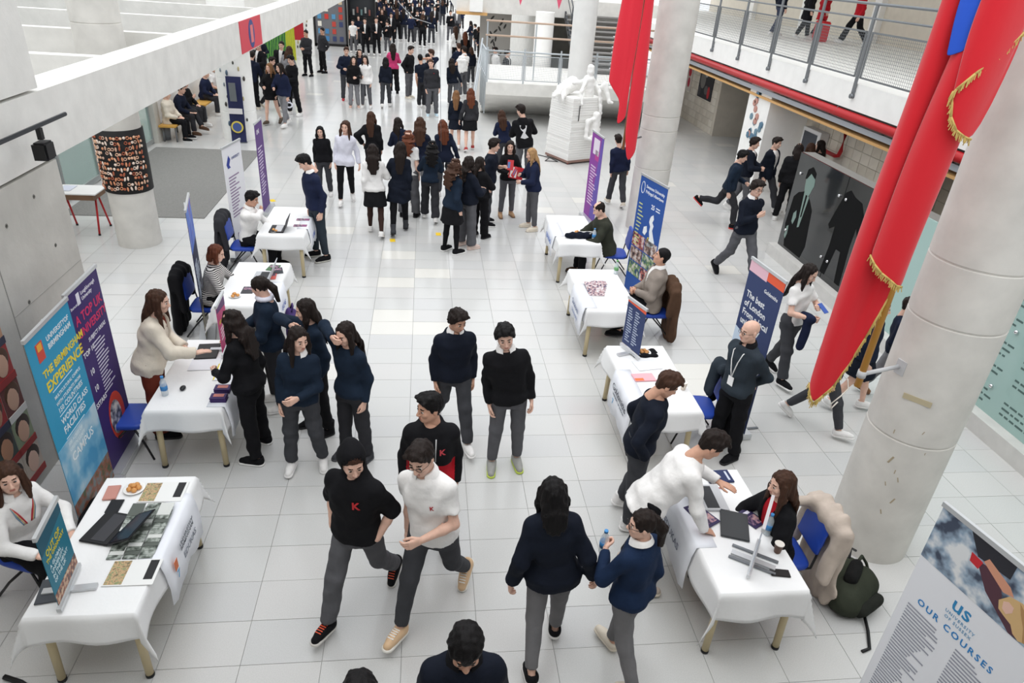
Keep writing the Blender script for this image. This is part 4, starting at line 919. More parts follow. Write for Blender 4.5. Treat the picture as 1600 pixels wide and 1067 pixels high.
for k, (x, y) in TB.items():
    t = thing('table', 'wooden-legged folding table under the %s white cloth' % TN[k], 'table', (x, y, 0), group='exhibition tables'); MB().box((0, 0, .72), (.68, 1.38, .03)).build('tabletop', legm, t, bevel=.005)
    q = MB(); 
    for sx in (-1, 1): q.box((sx*.27, 0, .68), (.02, 1.2, .05))
    q.build('apron', legm, t)
    for sx in (-1, 1):
        for sy_ in (-1, 1):
            l = MB().tube((sx*.285, sy_*.62, .7), (sx*.30, sy_*.635, .025), .031, .028, 16).build('leg', legm, t); MB().tube((sx*.30, sy_*.635, 0), (sx*.30, sy_*.635, .026), .031, seg=16).build('foot_cap', black_m, l)
    o = mesh_obj('tablecloth', cloth_mesh(.35, .705, .23 if k != 'R4' else .26, ord(k[1])+ord(k[0])), None, (x, y, .7405)); tag(o, 'white cloth draped over the %s table' % TN[k], 'tablecloth', 'white tablecloths')
    m = o.modifiers.new('thickness', 'SOLIDIFY'); m.thickness = .004; m.offset = 1
TZ = .7452
def chair(x, y, rz, label, coat=None):
    t = thing('chair', label, 'chair', (x, y, 0), R(rz), 'blue visitor chairs')
    v = Vol((-.25, -.25, .34), (.25, .25, .45), .015); v.loft((0, 0, .385), np.eye(3), [-.02, 0, .03, .045], [.20, .215, .215, .20], [.20, .215, .215, .20], 0, 5); mesh_obj('seat', np_mesh('seat', *v.mesh(), [bluep]), t)
    v = Vol((-.25, .12, .50), (.25, .35, .95), .015); v.loft((0, .235, .70), rx(-8), [-.17, -.14, .14, .17], [.18, .21, .20, .15], [.016, .02, .02, .016], 0, 4); mesh_obj('backrest', np_mesh('backrest', *v.mesh(), [bluep]), t)
    for sx in (-1, 1):
        MB().path([(sx*.19, -.12, .375), (sx*.21, -.2, .2), (sx*.22, -.26, .01)], .011).build('leg', black_m, t)
        MB().path([(sx*.19, -.05, .375), (sx*.21, .12, .2), (sx*.22, .27, .01)], .011).build('leg', black_m, t)
        MB().path([(sx*.19, .1, .375), (sx*.2, .2, .40), (sx*.19, .225, .56), (sx*.17, .25, .75)], .011).build('back_support', black_m, t)
    return t
# heading 0: chair faces the camera, so the backrest is at +y
chair(-3.06, 4.42, 70, 'blue chair under the woman in the white blouse'); chair(-3.02, 6.25, 90, 'empty blue chair behind the woman in the cream jacket')
chair(-2.92, 8.9, 90, 'blue chair of the striped-sweater woman, black coat on its back'); chair(-2.92, 11.12, 90, 'blue chair of the man in white shirt, dark coat on its back')
chair(3.30, 11.12, 264, 'empty-backed blue chair beside the olive jacket man'); chair(3.34, 8.85, 268, 'blue chair under the man in the tweed blazer')
chair(3.12, 6.35, 262, 'blue chair hung with jackets between lanyard man and table'); chair(3.08, 4.12, 268, 'blue chair with beige coat at the front right table')
def coat(name, label, x, y, rz, c, parts, group=None):
    P_ = np.array([p for a in parts for p in a[:2]]); v = Vol(P_.min(0)-.15, P_.max(0)+.15, .016)
    for a, b2, ra, rb, fs in parts: v.cone(a, b2, ra, rb, .04, flat=(0, 1, 0), fs=fs)
    PP = v.pts((slice(None),)*3); v.D = v.D + (.007*np.sin(PP[..., 0]*48 + 2*np.sin(PP[..., 2]*5))).astype(np.float32); v.wobble(.006, 4, len(label)); o = mesh_obj(name, np_mesh(name, *v.mesh(), [cloth(c)]), None, (x, y, 0), (0, 0, R(rz))); return tag(o, label, 'coat', group)
cp_ = [((-.14, .26, .86), (.14, .26, .86), .10, .10, .8), ((-.16, .31, .84), (-.17, .34, .16), .10, .12, .45), ((0, .31, .84), (0, .35, .12), .13, .15, .45), ((.16, .31, .84), (.17, .34, .16), .10, .12, .45), ((-.21, .24, .84), (-.23, .20, .42), .055, .05, .9), ((.21, .24, .84), (.22, .22, .5), .055, .05, .9)]
coat('coat', 'black coat hanging on the striped-sweater woman chair', -2.96, 8.9, 90, 'black', cp_); coat('coat', 'dark coat hanging on the white-shirt man chair', -2.96, 11.12, 90, 'char', cp_)
coat('coat', 'long brown-grey coat hanging behind the tweed blazer man', 3.24, 8.72, 268, 'brown', cp_)
coat('jacket', 'long black jacket hanging on the chair beside the lanyard man', 3.14, 6.32, 262, 'black', cp_); coat('jacket', 'slate blue jacket bundled on top of the black jacket', 3.02, 6.42, 262, 'steel', [((-.05, .30, .93), (.12, .30, .95), .08, .07, .9), ((0, .26, .92), (.02, .22, .62), .09, .07, .8)])
coat('coat', 'beige trench coat hung over the front right chair', 3.12, 4.05, 272, 'beige', cp_ + [((-.15, .2, .9), (-.24, .0, .8), .05, .04, 1), ((.2, .28, .84), (.26, .2, .4), .07, .06, .9)])
# ---- roll-up banners
def bars(par, u0, v0, w, rows, dv, colr, rnd, hgt_=None, ncol=1, fill=.9):
    q = MB()
    for c in range(ncol):
        for r_ in range(rows):
            ln = w*rnd.uniform(.45, fill); q.box((u0 + c*(w*1.12) + ln/2, -.0035, v0 - dv*r_), (ln, .002, hgt_ or dv*.45))
    o = q.build('fine_print', plain(colr), par); o['kind'] = 'stuff'; return o
def put(par, txt, u, v, size, colr, bold=.012, align='LEFT', rot=0, sp=1.0, name='lettering'):
    me = text_mesh(txt, size, bold, align, .0008, sp); me.materials.append(plain(colr)); return mesh_obj(name, me, par, (u, -.0035, v), (R(90), -R(rot), 0))
def rect(par, name, u0, v0, u1, v1, m, y=-.003): return MB().box(((u0+u1)/2, y, (v0+v1)/2), (u1-u0, .002, v1-v0)).build(name, m if not isinstance(m, tuple) else plain(m), par)
def poly(par, name, pts, colr, y=-.0032): return MB().prism([(a, y, c) for a, c in pts], (0, -.001, 0)).build(name, plain(colr), par)
def photo(n, a, b_, c, sc):
    m = bpy.data.materials.get(n)
    if m: return m
    m = bpy.data.materials.new(n); m.use_nodes = True; nt = m.node_tree; v = nt.nodes.new('ShaderNodeTexNoise'); v.inputs['Scale'].default_value = sc; v.inputs['Detail'].default_value = 3; tc = nt.nodes.new('ShaderNodeTexCoord'); nt.links.new(tc.outputs['Object'], v.inputs['Vector'])
    r_ = nt.nodes.new('ShaderNodeValToRGB'); e = r_.color_ramp.elements; e[0].position = .38; e[0].color = (*lin(a), 1); e[1].position = .62; e[1].color = (*lin(c), 1); k = e.new(.5); k.color = (*lin(b_), 1); nt.links.new(v.outputs['Fac'], r_.inputs[0]); nt.links.new(r_.outputs[0], nt.nodes['Principled BSDF'].inputs['Base Color']); return m
def banner(a, b2, H, rgb, label, name='roll_up_banner', z=0.0, base=True, cat='banner', tilt=0, group=None):
    """a, b2: floor points of the left and right edge as read; local x along the width, -y is the printed side"""
    a, b2 = Vector((*a, 0)), Vector((*b2, 0)); d = b2-a; W = d.length; t = thing(name, label, cat, (a.x, a.y, z), math.atan2(d.y, d.x), group)
    pn = MB().box2((0, -.002, .07), (W, .002, H)).build('panel', plain(rgb), t, rot=(R(tilt), 0, 0))
    MB().box2((-.01, -.012, H-.015), (W+.01, .012, H+.018)).build('top_rail', mat('aluminium_rail', (206, 208, 210), .35, metal=.5), pn)
    if base:
        MB().box2((-.02, -.10, 0), (W+.02, .10, .075)).build('base_cassette', MATS['aluminium_rail'], t, bevel=.01); MB().tube((W/2, .03, .05), (W/2, .03, H), .009).build('support_pole', MATS['aluminium_rail'], t)
    else:
        q = MB(); q.box((W*.5, .0, .035), (W+.03, .03, .03)); q.box((W*.5, 0, .012), (.05, .34, .02)); q.build('foot', MATS['aluminium_rail'], t)
    return t, pn, W
rn = random.Random(21)
t, p, W = banner((-3.00, 4.93), (-3.02, 5.70), 2.0, (44, 150, 190), 'blue roll-up banner with yellow headline behind the white blouse woman')
rect(p, 'sky_photo', 0, .38, W, .95, photo('sky_photo', (70, 150, 196), (120, 180, 212), (186, 212, 226), 3)); rect(p, 'campus_photo', 0, .08, W, .38, photo('campus_photo', (70, 90, 60), (150, 90, 70), (120, 130, 130), 9), -.0034)
put(p, 'UNIVERSITYOF', .30, 1.86, .062, (236, 242, 246)); put(p, 'BIRMINGHAM', .30, 1.79, .068, (236, 242, 246)); rect(p, 'crest', .12, 1.74, .23, 1.90, (206, 74, 60)); rect(p, 'crest', .14, 1.83, .21, 1.89, (236, 170, 60), -.005)
put(p, 'THE BIRMINGHAM', .12, 1.62, .092, (238, 214, 60), .022); put(p, 'EXPERIENCE', .12, 1.50, .125, (238, 214, 60), .022)
for i, (s_, z) in enumerate((('MULTICULTURAL CAMPUS', .042), ('WITH STUDENTS FROM', .044), ('150 COUNTRIES', .066))): put(p, s_, .18, 1.37-.065*i, z, (226, 240, 246), .01)
put(p, 'WORLD CLASS', .18, 1.13, .078, (232, 242, 248), .014); put(p, 'FACILITIES', .18, 1.04, .092, (232, 242, 248), .014); put(p, '500 ACRES OF', .18, .90, .045, (226, 240, 246)); put(p, 'GREEN LEAFY', .18, .84, .05, (226, 240, 246)); put(p, 'CAMPUS', .18, .75, .115, (236, 244, 248), .016)
for v in (1.43, 1.19, .96): rect(p, 'rule', .18, v, .55, v+.006, (226, 240, 246))
t, p, W = banner((-3.06, 5.74), (-3.07, 6.42), 2.0, (58, 38, 104), 'purple roll-up banner with pink headline beside the blue banner')
put(p, 'Loughborough', .28, 1.90, .052, (236, 232, 242)); put(p, 'University', .28, 1.845, .052, (236, 232, 242)); rect(p, 'crest', .19, 1.82, .25, 1.93, (236, 232, 242)); put(p, 'lboro.ac.uk', .05, 1.84, .04, (220, 216, 230))
put(p, 'A TOP UK', .08, 1.70, .125, (214, 52, 104), .02); put(p, 'UNIVERSITY', .08, 1.57, .112, (214, 52, 104), .02); put(p, 'SUBJECT AREAS', .22, 1.45, .055, (236, 232, 242)); put(p, 'TOP 10', .06, 1.36, .072, (240, 238, 244), .014); put(p, '10', .10, 1.16, .085, (240, 238, 244), .014); put(p, '10', .10, .98, .085, (240, 238, 244), .014); put(p, '5STARS', .05, .82, .072, (240, 238, 244), .014)
bars(p, .28, 1.38, .32, 16, .036, (214, 210, 226), rn, .012); q = MB(); q.ball((.40, -.003, .50), .24, (.75, .004, 1.1), 20); q.build('red_blob', plain((206, 66, 50)), p); q = MB(); q.ball((.37, -.0045, .50), .17, (.75, .004, 1.1), 16); q.build('sports_photo', photo('sports_photo', (60, 60, 66), (150, 150, 156), (220, 214, 206), 14), p)
t, p, W = banner((-2.87, 8.45), (-3.03, 9.15), 1.86, (34, 40, 70), 'narrow-looking dark blue banner beside the striped-sweater woman')
rect(p, 'sky_photo', 0, 1.3, W, 1.86, photo('dusk_photo', (60, 90, 190), (90, 130, 210), (120, 70, 150), 3)); rect(p, 'city_photo', 0, .1, W, .5, photo('city_photo', (70, 100, 60), (140, 130, 100), (200, 190, 170), 12)); bars(p, .1, 1.1, .5, 10, .05, (200, 210, 226), rn)
t, p, W = banner((-3.16, 11.35), (-3.04, 12.05), 1.9, (236, 236, 240), 'white roll-up banner with blue mark behind the white-shirt man')
poly(p, 'logo', [(.1, 1.62), (.2, 1.75), (.26, 1.68), (.2, 1.6), (.24, 1.55), (.14, 1.55)], (40, 60, 150)); put(p, 'UNIVERSITY', .3, 1.68, .06, (60, 70, 130)); bars(p, .12, 1.4, .45, 14, .05, (150, 130, 160), rn); rect(p, 'purple_brush', .2, .2, .5, .45, (110, 80, 130))
t, p, W = banner((-3.18, 13.75), (-3.17, 14.35), 1.78, (92, 52, 128), 'slim purple banner left of the far aisle beyond the white banner'); bars(p, .08, 1.3, .42, 16, .06, (206, 190, 220), rn); put(p, 'UNI', .1, 1.6, .12, (240, 236, 244), .015)
t, p, W = banner((3.45, 14.35), (3.53, 13.65), 1.82, (142, 58, 160), 'purple and pink banner left of the middle column'); poly(p, 'gradient_panel', [(.35, .1), (W, .1), (W, 1.8), (.6, 1.8)], (106, 82, 176)); rect(p, 'photo_patch', .15, 1.4, .5, 1.72, (236, 226, 240)); rect(p, 'photo_patch', .3, 1.3, .62, 1.5, (190, 60, 150)); bars(p, .12, 1.15, .46, 14, .06, (222, 196, 228), rn)
t, p, W = banner((3.36, 10.42), (3.55, 9.66), 2.0, (38, 82, 160), 'blue banner with white map of Britain behind the tweed blazer man')
put(p, 'Swansea University', .20, 1.86, .068, (240, 244, 250), .014); put(p, 'Prifysgol Abertawe', .20, 1.78, .068, (240, 244, 250), .014); q = MB(); q.path([(.11+.05*math.cos(a*math.pi/8), -.004, 1.82+.09*math.sin(a*math.pi/8)) for a in range(17)], .006, 5); q.build('crest_ring', plain((236, 240, 248)), p)
put(p, '25', .42, 1.60, .10, (240, 244, 250), .02); bars(p, .56, 1.62, .16, 2, .04, (230, 236, 246), rn)
poly(p, 'map', [(.46, 1.46), (.52, 1.50), (.55, 1.44), (.52, 1.38), (.57, 1.34), (.55, 1.26), (.60, 1.18), (.66, 1.10), (.64, 1.02), (.54, .99), (.44, .98), (.50, 1.04), (.45, 1.08), (.50, 1.14), (.47, 1.22), (.48, 1.30), (.43, 1.36), (.44, 1.42)], (238, 242, 246)); poly(p, 'map', [(.30, 1.24), (.38, 1.28), (.41, 1.20), (.36, 1.12), (.29, 1.14)], (238, 242, 246)); poly(p, 'map_region', [(.45, 1.12), (.50, 1.13), (.49, 1.06), (.45, 1.07)], (236, 214, 70)); bars(p, .06, 1.56, .20, 12, .06, (200, 206, 140), rn, .02)
for i in range(2):
    for j in range(3): rect(p, 'photo', .02+.38*i, .86-.24*j-.2*0, .38+.38*i, .86-.24*j+.22, photo('people_photo_%d' % ((i+j) % 3), ((60, 50, 60), (50, 40, 44), (40, 70, 110))[(i+j) % 3], ((180, 90, 80), (150, 120, 110), (120, 150, 90))[(i+j) % 3], (214, 206, 204), 13), -.0032)
rect(p, 'text_band', 0, .08, W, .36, (38, 82, 160), -.004); put(p, 'APPLY', .35, .24, .07, (236, 220, 70), .014)
t, p, W = banner((3.66, 6.92), (3.74, 6.24), 2.02, (46, 62, 108), 'navy roll-up banner with white slogan behind the lanyard man')
poly(p, 'pink_corner', [(0, 2.0), (.36, 2.0), (.36, 1.88), (0, 1.88)], (240, 196, 210)); poly(p, 'orange_corner', [(.36, 2.0), (W, 2.0), (W, 1.90), (.36, 1.90)], (238, 96, 60), -.0036); put(p, 'Goldsmiths', .36, 1.78, .058, (240, 242, 246), .016)
for i, s_ in enumerate(('The best', 'of London', 'From a local', 'university')): put(p, s_, .06, 1.62-.11*i, .105, (240, 242, 246), .02)
poly(p, 'pale_block', [(0, .75), (.34, .95), (.34, 1.12), (0, 1.18)], (206, 222, 240)); q = MB(); q.path([(.55+.10*math.cos(a*math.pi/10), -.004, .92+.10*math.sin(a*math.pi/10)) for a in range(21)], .006, 5); q.build('seal_ring', plain((230, 236, 246)), p); put(p, '10', .55, .92, .09, (236, 240, 246), .016, 'CENTER'); rect(p, 'pink_block', .05, .1, .5, .5, (240, 150, 186))
q = MB(); q.box((.2, 0, .01), (.03, .6, .015)); q.box((.5, 0, .01), (.03, .6, .015)); q.build('feet', steel, t)
t, p, W = banner((3.19, 2.93), (3.36, 2.15), 2.0, (236, 237, 242), 'white course-list banner in the bottom right corner')
rect(p, 'study_photo', 0, 1.58, W, 2.0, photo('lab_photo', (60, 70, 90), (150, 170, 190), (226, 228, 230), 7), -.0032); poly(p, 'blonde_hair', [(.50, 1.72), (.54, 1.79), (.61, 1.81), (.68, 1.78), (.73, 1.71), (.765, 1.62), (.75, 1.585), (.71, 1.60), (.68, 1.585), (.64, 1.60), (.61, 1.64), (.56, 1.655), (.52, 1.67)], (214, 178, 126), -.0046); poly(p, 'hair_strand', [(.60, 1.80), (.66, 1.76), (.70, 1.68), (.72, 1.60), (.70, 1.60), (.67, 1.68), (.63, 1.74)], (182, 140, 92), -.0056); poly(p, 'face', [(.525, 1.735), (.55, 1.755), (.585, 1.745), (.59, 1.71), (.565, 1.675), (.535, 1.69)], (232, 190, 172), -.0058); poly(p, 'dark_sleeve', [(.3, 1.84), (.45, 1.86), (.52, 1.72), (.72, 1.60), (.62, 1.58), (.42, 1.70)], (84, 50, 62), -.0036); poly(p, 'arm', [(.36, 1.90), (.52, 1.84), (.56, 1.80), (.5, 1.78), (.34, 1.86)], (214, 152, 124), -.004); poly(p, 'dark_shirt', [(.2, 1.99), (.5, 1.99), (.5, 1.88), (.3, 1.86)], (40, 40, 48), -.0034); poly(p, 'red_glove', [(.26, 1.86), (.34, 1.85), (.33, 1.79), (.27, 1.80)], (200, 40, 50), -.0042)
put(p, 'us', .36, 1.47, .15, (46, 136, 190), .010, 'CENTER'); put(p, 'UNIVERSITY', .38, 1.385, .032, (110, 160, 196), .004, 'CENTER', 0, 1.25); put(p, 'OF SUSSEX', .38, 1.345, .032, (110, 160, 196), .004, 'CENTER', 0, 1.25); put(p, 'OUR COURSES', .38, 1.275, .066, (40, 130, 196), .016, 'CENTER', 0, 1.32)
bars(p, .06, 1.20, .30, 34, .026, (150, 152, 164), rn, .010); bars(p, .43, 1.20, .30, 34, .026, (150, 152, 164), rn, .010); rect(p, 'dark_photo', 0, .1, W, .28, photo('foot_photo', (60, 62, 72), (110, 110, 120), (160, 150, 150), 6), -.004)
# table-top mini banners
t, p, W = banner((-2.40, 3.47), (-2.44, 3.85), .66, (26, 116, 140), 'small teal table banner standing on the front left table', 'table_banner', TZ+.003, False)
poly(p, 'leaf_shapes', [(0, .66), (W, .66), (W, .56), (0, .50)], (20, 84, 106)); put(p, 'OUT OF', .05, .47, .065, (226, 206, 60), .016); put(p, 'THE ORDINARY', .03, .42, .042, (226, 206, 60), .012)
for i, s_ in enumerate(('A GLOBAL', 'UNIVERSITY', 'IN THE HEART', 'OF THE UK')): put(p, s_, .05, .36-.042*i, .04, (214, 234, 240), .008)
rect(p, 'crowd_photo', .0, .07, W, .16, photo('crowd_photo', (60, 60, 66), (150, 90, 70), (206, 180, 150), 25)); 
t, p, W = banner((-2.18, 6.84), (-2.20, 7.22), .62, (206, 50, 120), 'small pink and purple table banner on the second left table', 'table_banner', TZ+.003, False); poly(p, 'purple_band', [(0, .6), (W, .6), (W, .48), (0, .54)], (96, 40, 110)); put(p, '#LboroFamily', .05, .40, .05, (238, 206, 70), .012); bars(p, .06, .32, .26, 4, .04, (240, 214, 226), rn)
t, p, W = banner((2.38, 7.14), (2.50, 6.80), .66, (46, 62, 108), 'small navy table banner on the third right table', 'table_banner', TZ+.003, False); poly(p, 'orange_corner', [(.0, .65), (W, .65), (W, .60), (0, .62)], (238, 96, 60)); bars(p, .04, .55, .12, 14, .032, (180, 190, 212), rn, .014, 2)
t, p, W = banner((2.69, 3.86), (2.46, 3.52), .50, (196, 204, 216), 'small silver-backed table stand on the front right table', 'table_banner', TZ+.003, False); q = MB(); q.box((.12, 0, .01), (.02, .36, .015)); q.box((.26, 0, .01), (.02, .36, .015)); q.build('cross_feet', steel, t)
# printed cloths hanging from the aisle edge of the tables
def sheet(k, yc, w, drop, label, items, side):
    x, y = TB[k]; e = x + side*.368; t = thing('printed_cloth', label, 'cloth', (e, yc, TZ)); q = MB()
    prof = [(-side*.16, .0045), (-side*.02, .0045), (side*.012, -.0), (side*.035, -.10), (side*.05, -drop*.6), (side*.045, -drop)]
    n = 10; rows = [[q.bm.verts.new((px_+side*.008*math.sin(j*1.9)*(i > 2), -w/2+w*j/n, pz - (.03*math.sin(j*.9) if i == 5 else 0))) for j in range(n+1)] for i, (px_, pz) in enumerate(prof)]
    for i in range(len(rows)-1):
        for j in range(n): f = q.bm.faces.new((rows[i][j], rows[i][j+1], rows[i+1][j+1], rows[i+1][j])); f.smooth = True
    o = q.build('sheet', plain((238, 240, 246), .7), t); m = o.modifiers.new('thickness', 'SOLIDIFY'); m.thickness = .002
    for txt, u, v, size, c in items:
        me = text_mesh(txt, size, .01, 'CENTER', .0008); me.materials.append(plain(c)); l = mesh_obj('lettering', me, t, (side*(.058), u, v), (R(90), 0, R(90*side)))
    return t
sheet('L1', 4.25, .78, .42, 'white printed cloth hanging on the aisle side of the front left table', (('UNIVERSITYOF', .05, -.09, .048, (90, 94, 104)), ('BIRMINGHAM', .05, -.135, .05, (90, 94, 104)), ('EDUKAS', .08, -.24, .08, (130, 134, 146)), ('7', -.22, -.26, .10, (80, 160, 206))), 1)
MB().box((.06, -.24, -.15), (.003, .06, .09)).build('crest', plain((214, 110, 60)), [o for o in bpy.data.objects if o.name.startswith('printed_cloth')][-1])
sheet('L2', 6.2, .6, .36, 'white printed cloth on the aisle side of the second left table', (), 1); sheet('L3', 8.6, .6, .40, 'white printed cloth with blue mark on the third left table', (('UCAS', .0, -.2, .10, (60, 90, 170)),), 1); sheet('L4', 11.3, .6, .36, 'white printed cloth with blue text on the far left table', (('UNI', .0, -.2, .12, (60, 90, 170)),), 1)
sheet('R1', 11.3, .7, .36, 'white printed cloth with blue text on the far right table', (('EDUKAS', .0, -.16, .12, (70, 110, 190)),), -1); sheet('R2', 8.6, .8, .42, 'white printed cloth with pale text on the second far right table', (('Swansea', .0, -.16, .12, (120, 130, 160)), ('University', .0, -.28, .09, (150, 160, 190))), -1)
sheet('R3', 6.2, .8, .46, 'white printed cloth with dark lettering on the third right table', (('Goldsmiths', .0, -.12, .12, (52, 56, 74)), ('UNIVERSITY OF LONDON', .0, -.20, .04, (90, 96, 110)), ('7', .2, -.30, .10, (80, 160, 206))), -1); sheet('R4', 4.25, .8, .46, 'white printed cloth with grey lettering on the front right table', (('EDUKAS', .0, -.22, .10, (120, 124, 140)), ('7', .28, -.24, .12, (80, 160, 206))), -1)
# ---- things on the tables
def laptop(x, y, rz, label, c, opened=True, keys=(200, 200, 204), lid=-18):
    t = thing('laptop', label, 'laptop', (x, y, TZ+.004), R(rz)); bs = MB().box((0, 0, .009), (.33, .23, .016)).build('base', plain(c), t, bevel=.004)
    if opened:
        MB().box((0, .02, .0185), (.28, .11, .002)).build('keyboard', plain((50, 50, 54) if c[0] > 90 else keys), bs); ln = MB().box((0, 0, .11), (.33, .008, .22)).build('screen', plain(c), t, (0, .115, .012), (R(lid), 0, 0)); MB().box((0, -.0055, .11), (.30, .003, .195)).build('display', plain((30, 34, 44), .15), ln)
    return t
laptop(-2.40, 4.25, 255, 'black open laptop in front of the white blouse woman', (28, 28, 30), True, (60, 60, 64), -62); laptop(-2.38, 6.98, 275, 'closed black laptop near the cream jacket woman', (44, 42, 42), False); laptop(-2.20, 9.05, 270, 'silver open laptop before the striped-sweater woman', (190, 192, 196)); laptop(-2.34, 10.95, 270, 'black open laptop before the white-shirt man', (34, 34, 38))
laptop(2.50, 4.42, 88, 'silver open laptop before the woman in red', (196, 197, 200)); laptop(2.58, 4.08, 70, 'closed dark grey laptop on the front right table', (60, 62, 64), False)
def flatprop(name, label, cat, x, y, rz, d, c, parts=(), group=None, z=0.0):
    t = thing(name, label, cat, (x, y, TZ+.004+z), R(rz), group); MB().box((0, 0, d[2]/2), d).build('cover', plain(c), t, bevel=min(.003, d[2]*.3))
    for n_, cx, cy_, w, h_, c2 in parts: MB().box((cx, cy_, d[2]+.0008), (w, h_, .0016)).build(n_, c2 if not isinstance(c2, tuple) else plain(c2), t)
    return t
ph1 = photo('brochure_photo', (120, 112, 84), (206, 170, 130), (136, 146, 104), 45)
flatprop('brochure', 'open brochure with aerial photo near the pastry plate', 'brochure', -2.12, 4.66, 90, (.24, .34, .004), (236, 236, 234), (('photo', 0, .1, .22, .12, ph1), ('black_box', .02, -.12, .18, .06, (36, 36, 38))))
flatprop('brochure', 'open brochure with aerial photo at the near edge of the front table', 'brochure', -2.06, 3.80, 90, (.24, .34, .004), (236, 236, 234), (('photo', 0, .1, .22, .12, ph1), ('black_box', .02, -.12, .18, .06, (36, 36, 38))))
t = thing('leaflet_fan', 'fanned rows of grey photo leaflets on the front left table', 'leaflets', (-2.12, 4.22, TZ+.004), R(0)); rn2 = random.Random(8)
for r_ in range(3):
    for k in range(12): MB().box((-.12+.11*r_+rn2.uniform(-.004, .004), -.22+.038*k, .004+.003*k), (.10, .14, .002)).build('leaflet', [photo('leaflet_photo', (60, 66, 60), (120, 128, 120), (170, 176, 170), 25), plain((214, 216, 212)), plain((92, 98, 92))][(k+r_) % 3 if k % 2 else 0], t, rot=None)
flatprop('notebook', 'rose-gold closed notebook at the back of the front left table', 'notebook', -2.52, 4.66, 95, (.17, .10, .012), (196, 140, 128)); flatprop('tablet', 'black tablet beside the rose-gold notebook', 'tablet', -2.44, 4.50, 90, (.15, .10, .008), (26, 26, 30)); flatprop('folder', 'dark grey folder on the near corner of the front left table', 'folder', -2.54, 3.66, 100, (.22, .16, .01), (74, 78, 84))
def plate(x, y, label, n=5, r=.085, food=(212, 152, 88)):
    t = thing('plate', label, 'plate', (x, y, TZ+.004)); MB().lathe([(.5*r, 0), (r*.7, .003), (r, .014), (r*.98, .016), (r*.68, .006), (.01, .005)], (0, 0, 0), 28).build('dish', plain((244, 244, 242), .3), t); rr = random.Random(int(abs(x)*100))
    for k in range(n):
        a = k*2*math.pi/max(1, n-1); q = MB(); q.ball((0, 0, 0), .024, (1, 1, .8), 12); o = q.build('pastry', mat('pastry', food, .5, var=.25, vscale=25), None, (x+(.036*math.cos(a) if k < n-1 else 0), y+(.036*math.sin(a) if k < n-1 else 0), TZ+.026+(.02 if k == n-1 else 0))); tag(o, ('topmost' if k == n-1 else {1: ['lower'], 3: ['right', 'back left', 'front left'], 4: ['right', 'back', 'left', 'front'], 5: ['right', 'back right', 'back left', 'front left', 'front right']}[n-1][k]) + ' golden bun on the ' + label, 'pastry', 'golden buns on plates')
plate(-2.36, 4.70, 'white pastry plate of the front left table', 6); plate(-2.24, 7.18, 'white pastry plate of the second left table', 5, .075); plate(-2.42, 8.42, 'white pastry plate of the third left table', 4, .075); plate(-2.38, 10.83, 'small white plate on the far left laptop', 2, .06); plate(2.60, 11.1, 'white plate of the far right table', 4, .07); plate(2.80, 8.32, 'white plate at the corner of the second far right table', 2, .06); plate(2.62, 6.98, 'white pastry plate on the black tote', 6, .085)
def bottle(x, y, label, z=TZ+.004, s_=1.0, cap=(70, 140, 200), lab=(60, 130, 190), loc=None):
    t = thing('water_bottle', label, 'bottle', loc or (x, y, z)); MB().lathe([(.030*s_, 0), (.033*s_, .01*s_), (.033*s_, .12*s_), (.030*s_, .15*s_), (.014*s_, .185*s_), (.013*s_, .20*s_)], (0, 0, 0), 18).build('body', mat('bottle_plastic', (222, 232, 238), .1, alpha=.5, spec=.6), t); MB().lathe([(.0345*s_, .06*s_), (.0345*s_, .11*s_)], (0, 0, 0), 18).build('label_wrap', plain(lab), t); MB().lathe([(.015*s_, .195*s_), (.015*s_, .215*s_)], (0, 0, 0), 14).build('cap', plain(cap), t); return t
bottle(-2.56, 6.12, 'water bottle with blue cap at the edge of the second left table'); bottle(2.82, 10.78, 'water bottle near the black bag on the far right table'); bottle(2.86, 9.38, 'small bottle with green label on the second far right table', cap=(90, 160, 90), lab=(110, 170, 110)); bottle(2.82, 3.98, 'water bottle beside the coffee cup on the front right table')
def cup(x, y, label, c=(104, 76, 62)):
    t = thing('paper_cup', label, 'cup', (x, y, TZ+.004)); MB().lathe([(.026, 0), (.036, .085), (.038, .088), (.034, .086), (.030, .07)], (0, 0, 0), 20).build('body', plain(c), t); MB().lathe([(.001, .0701), (.031, .0702)], (0, 0, 0), 20).build('coffee', plain((196, 150, 104)), t); MB().lathe([(.037, .083), (.039, .087), (.037, .09)], (0, 0, 0), 20).build('rim', plain((236, 230, 222)), t)
cup(2.82, 3.78, 'brown paper coffee cup on the front right table'); cup(2.84, 6.18, 'small coffee cup on the third right table', (226, 214, 200)); cup(2.76, 10.9, 'dark paper cup on the far right table', (70, 52, 46)); cup(-2.10, 7.08, 'white coffee cup beside the pink mini banner', (230, 226, 220))
flatprop('smartphone', 'black smartphone on the near edge of the front right table', 'phone', 2.74, 3.56, 80, (.075, .15, .009), (30, 26, 26)); flatprop('notebook', 'navy notebook with white print at the back of the front right table', 'notebook', 2.68, 4.70, 2, (.24, .17, .014), (34, 46, 88), (('print', .08, 0, .02, .12, (200, 206, 220)),)); flatprop('pen', 'red pen lying beside the silver laptop', 'pen', 2.60, 4.56, 70, (.008, .14, .008), (200, 40, 50))
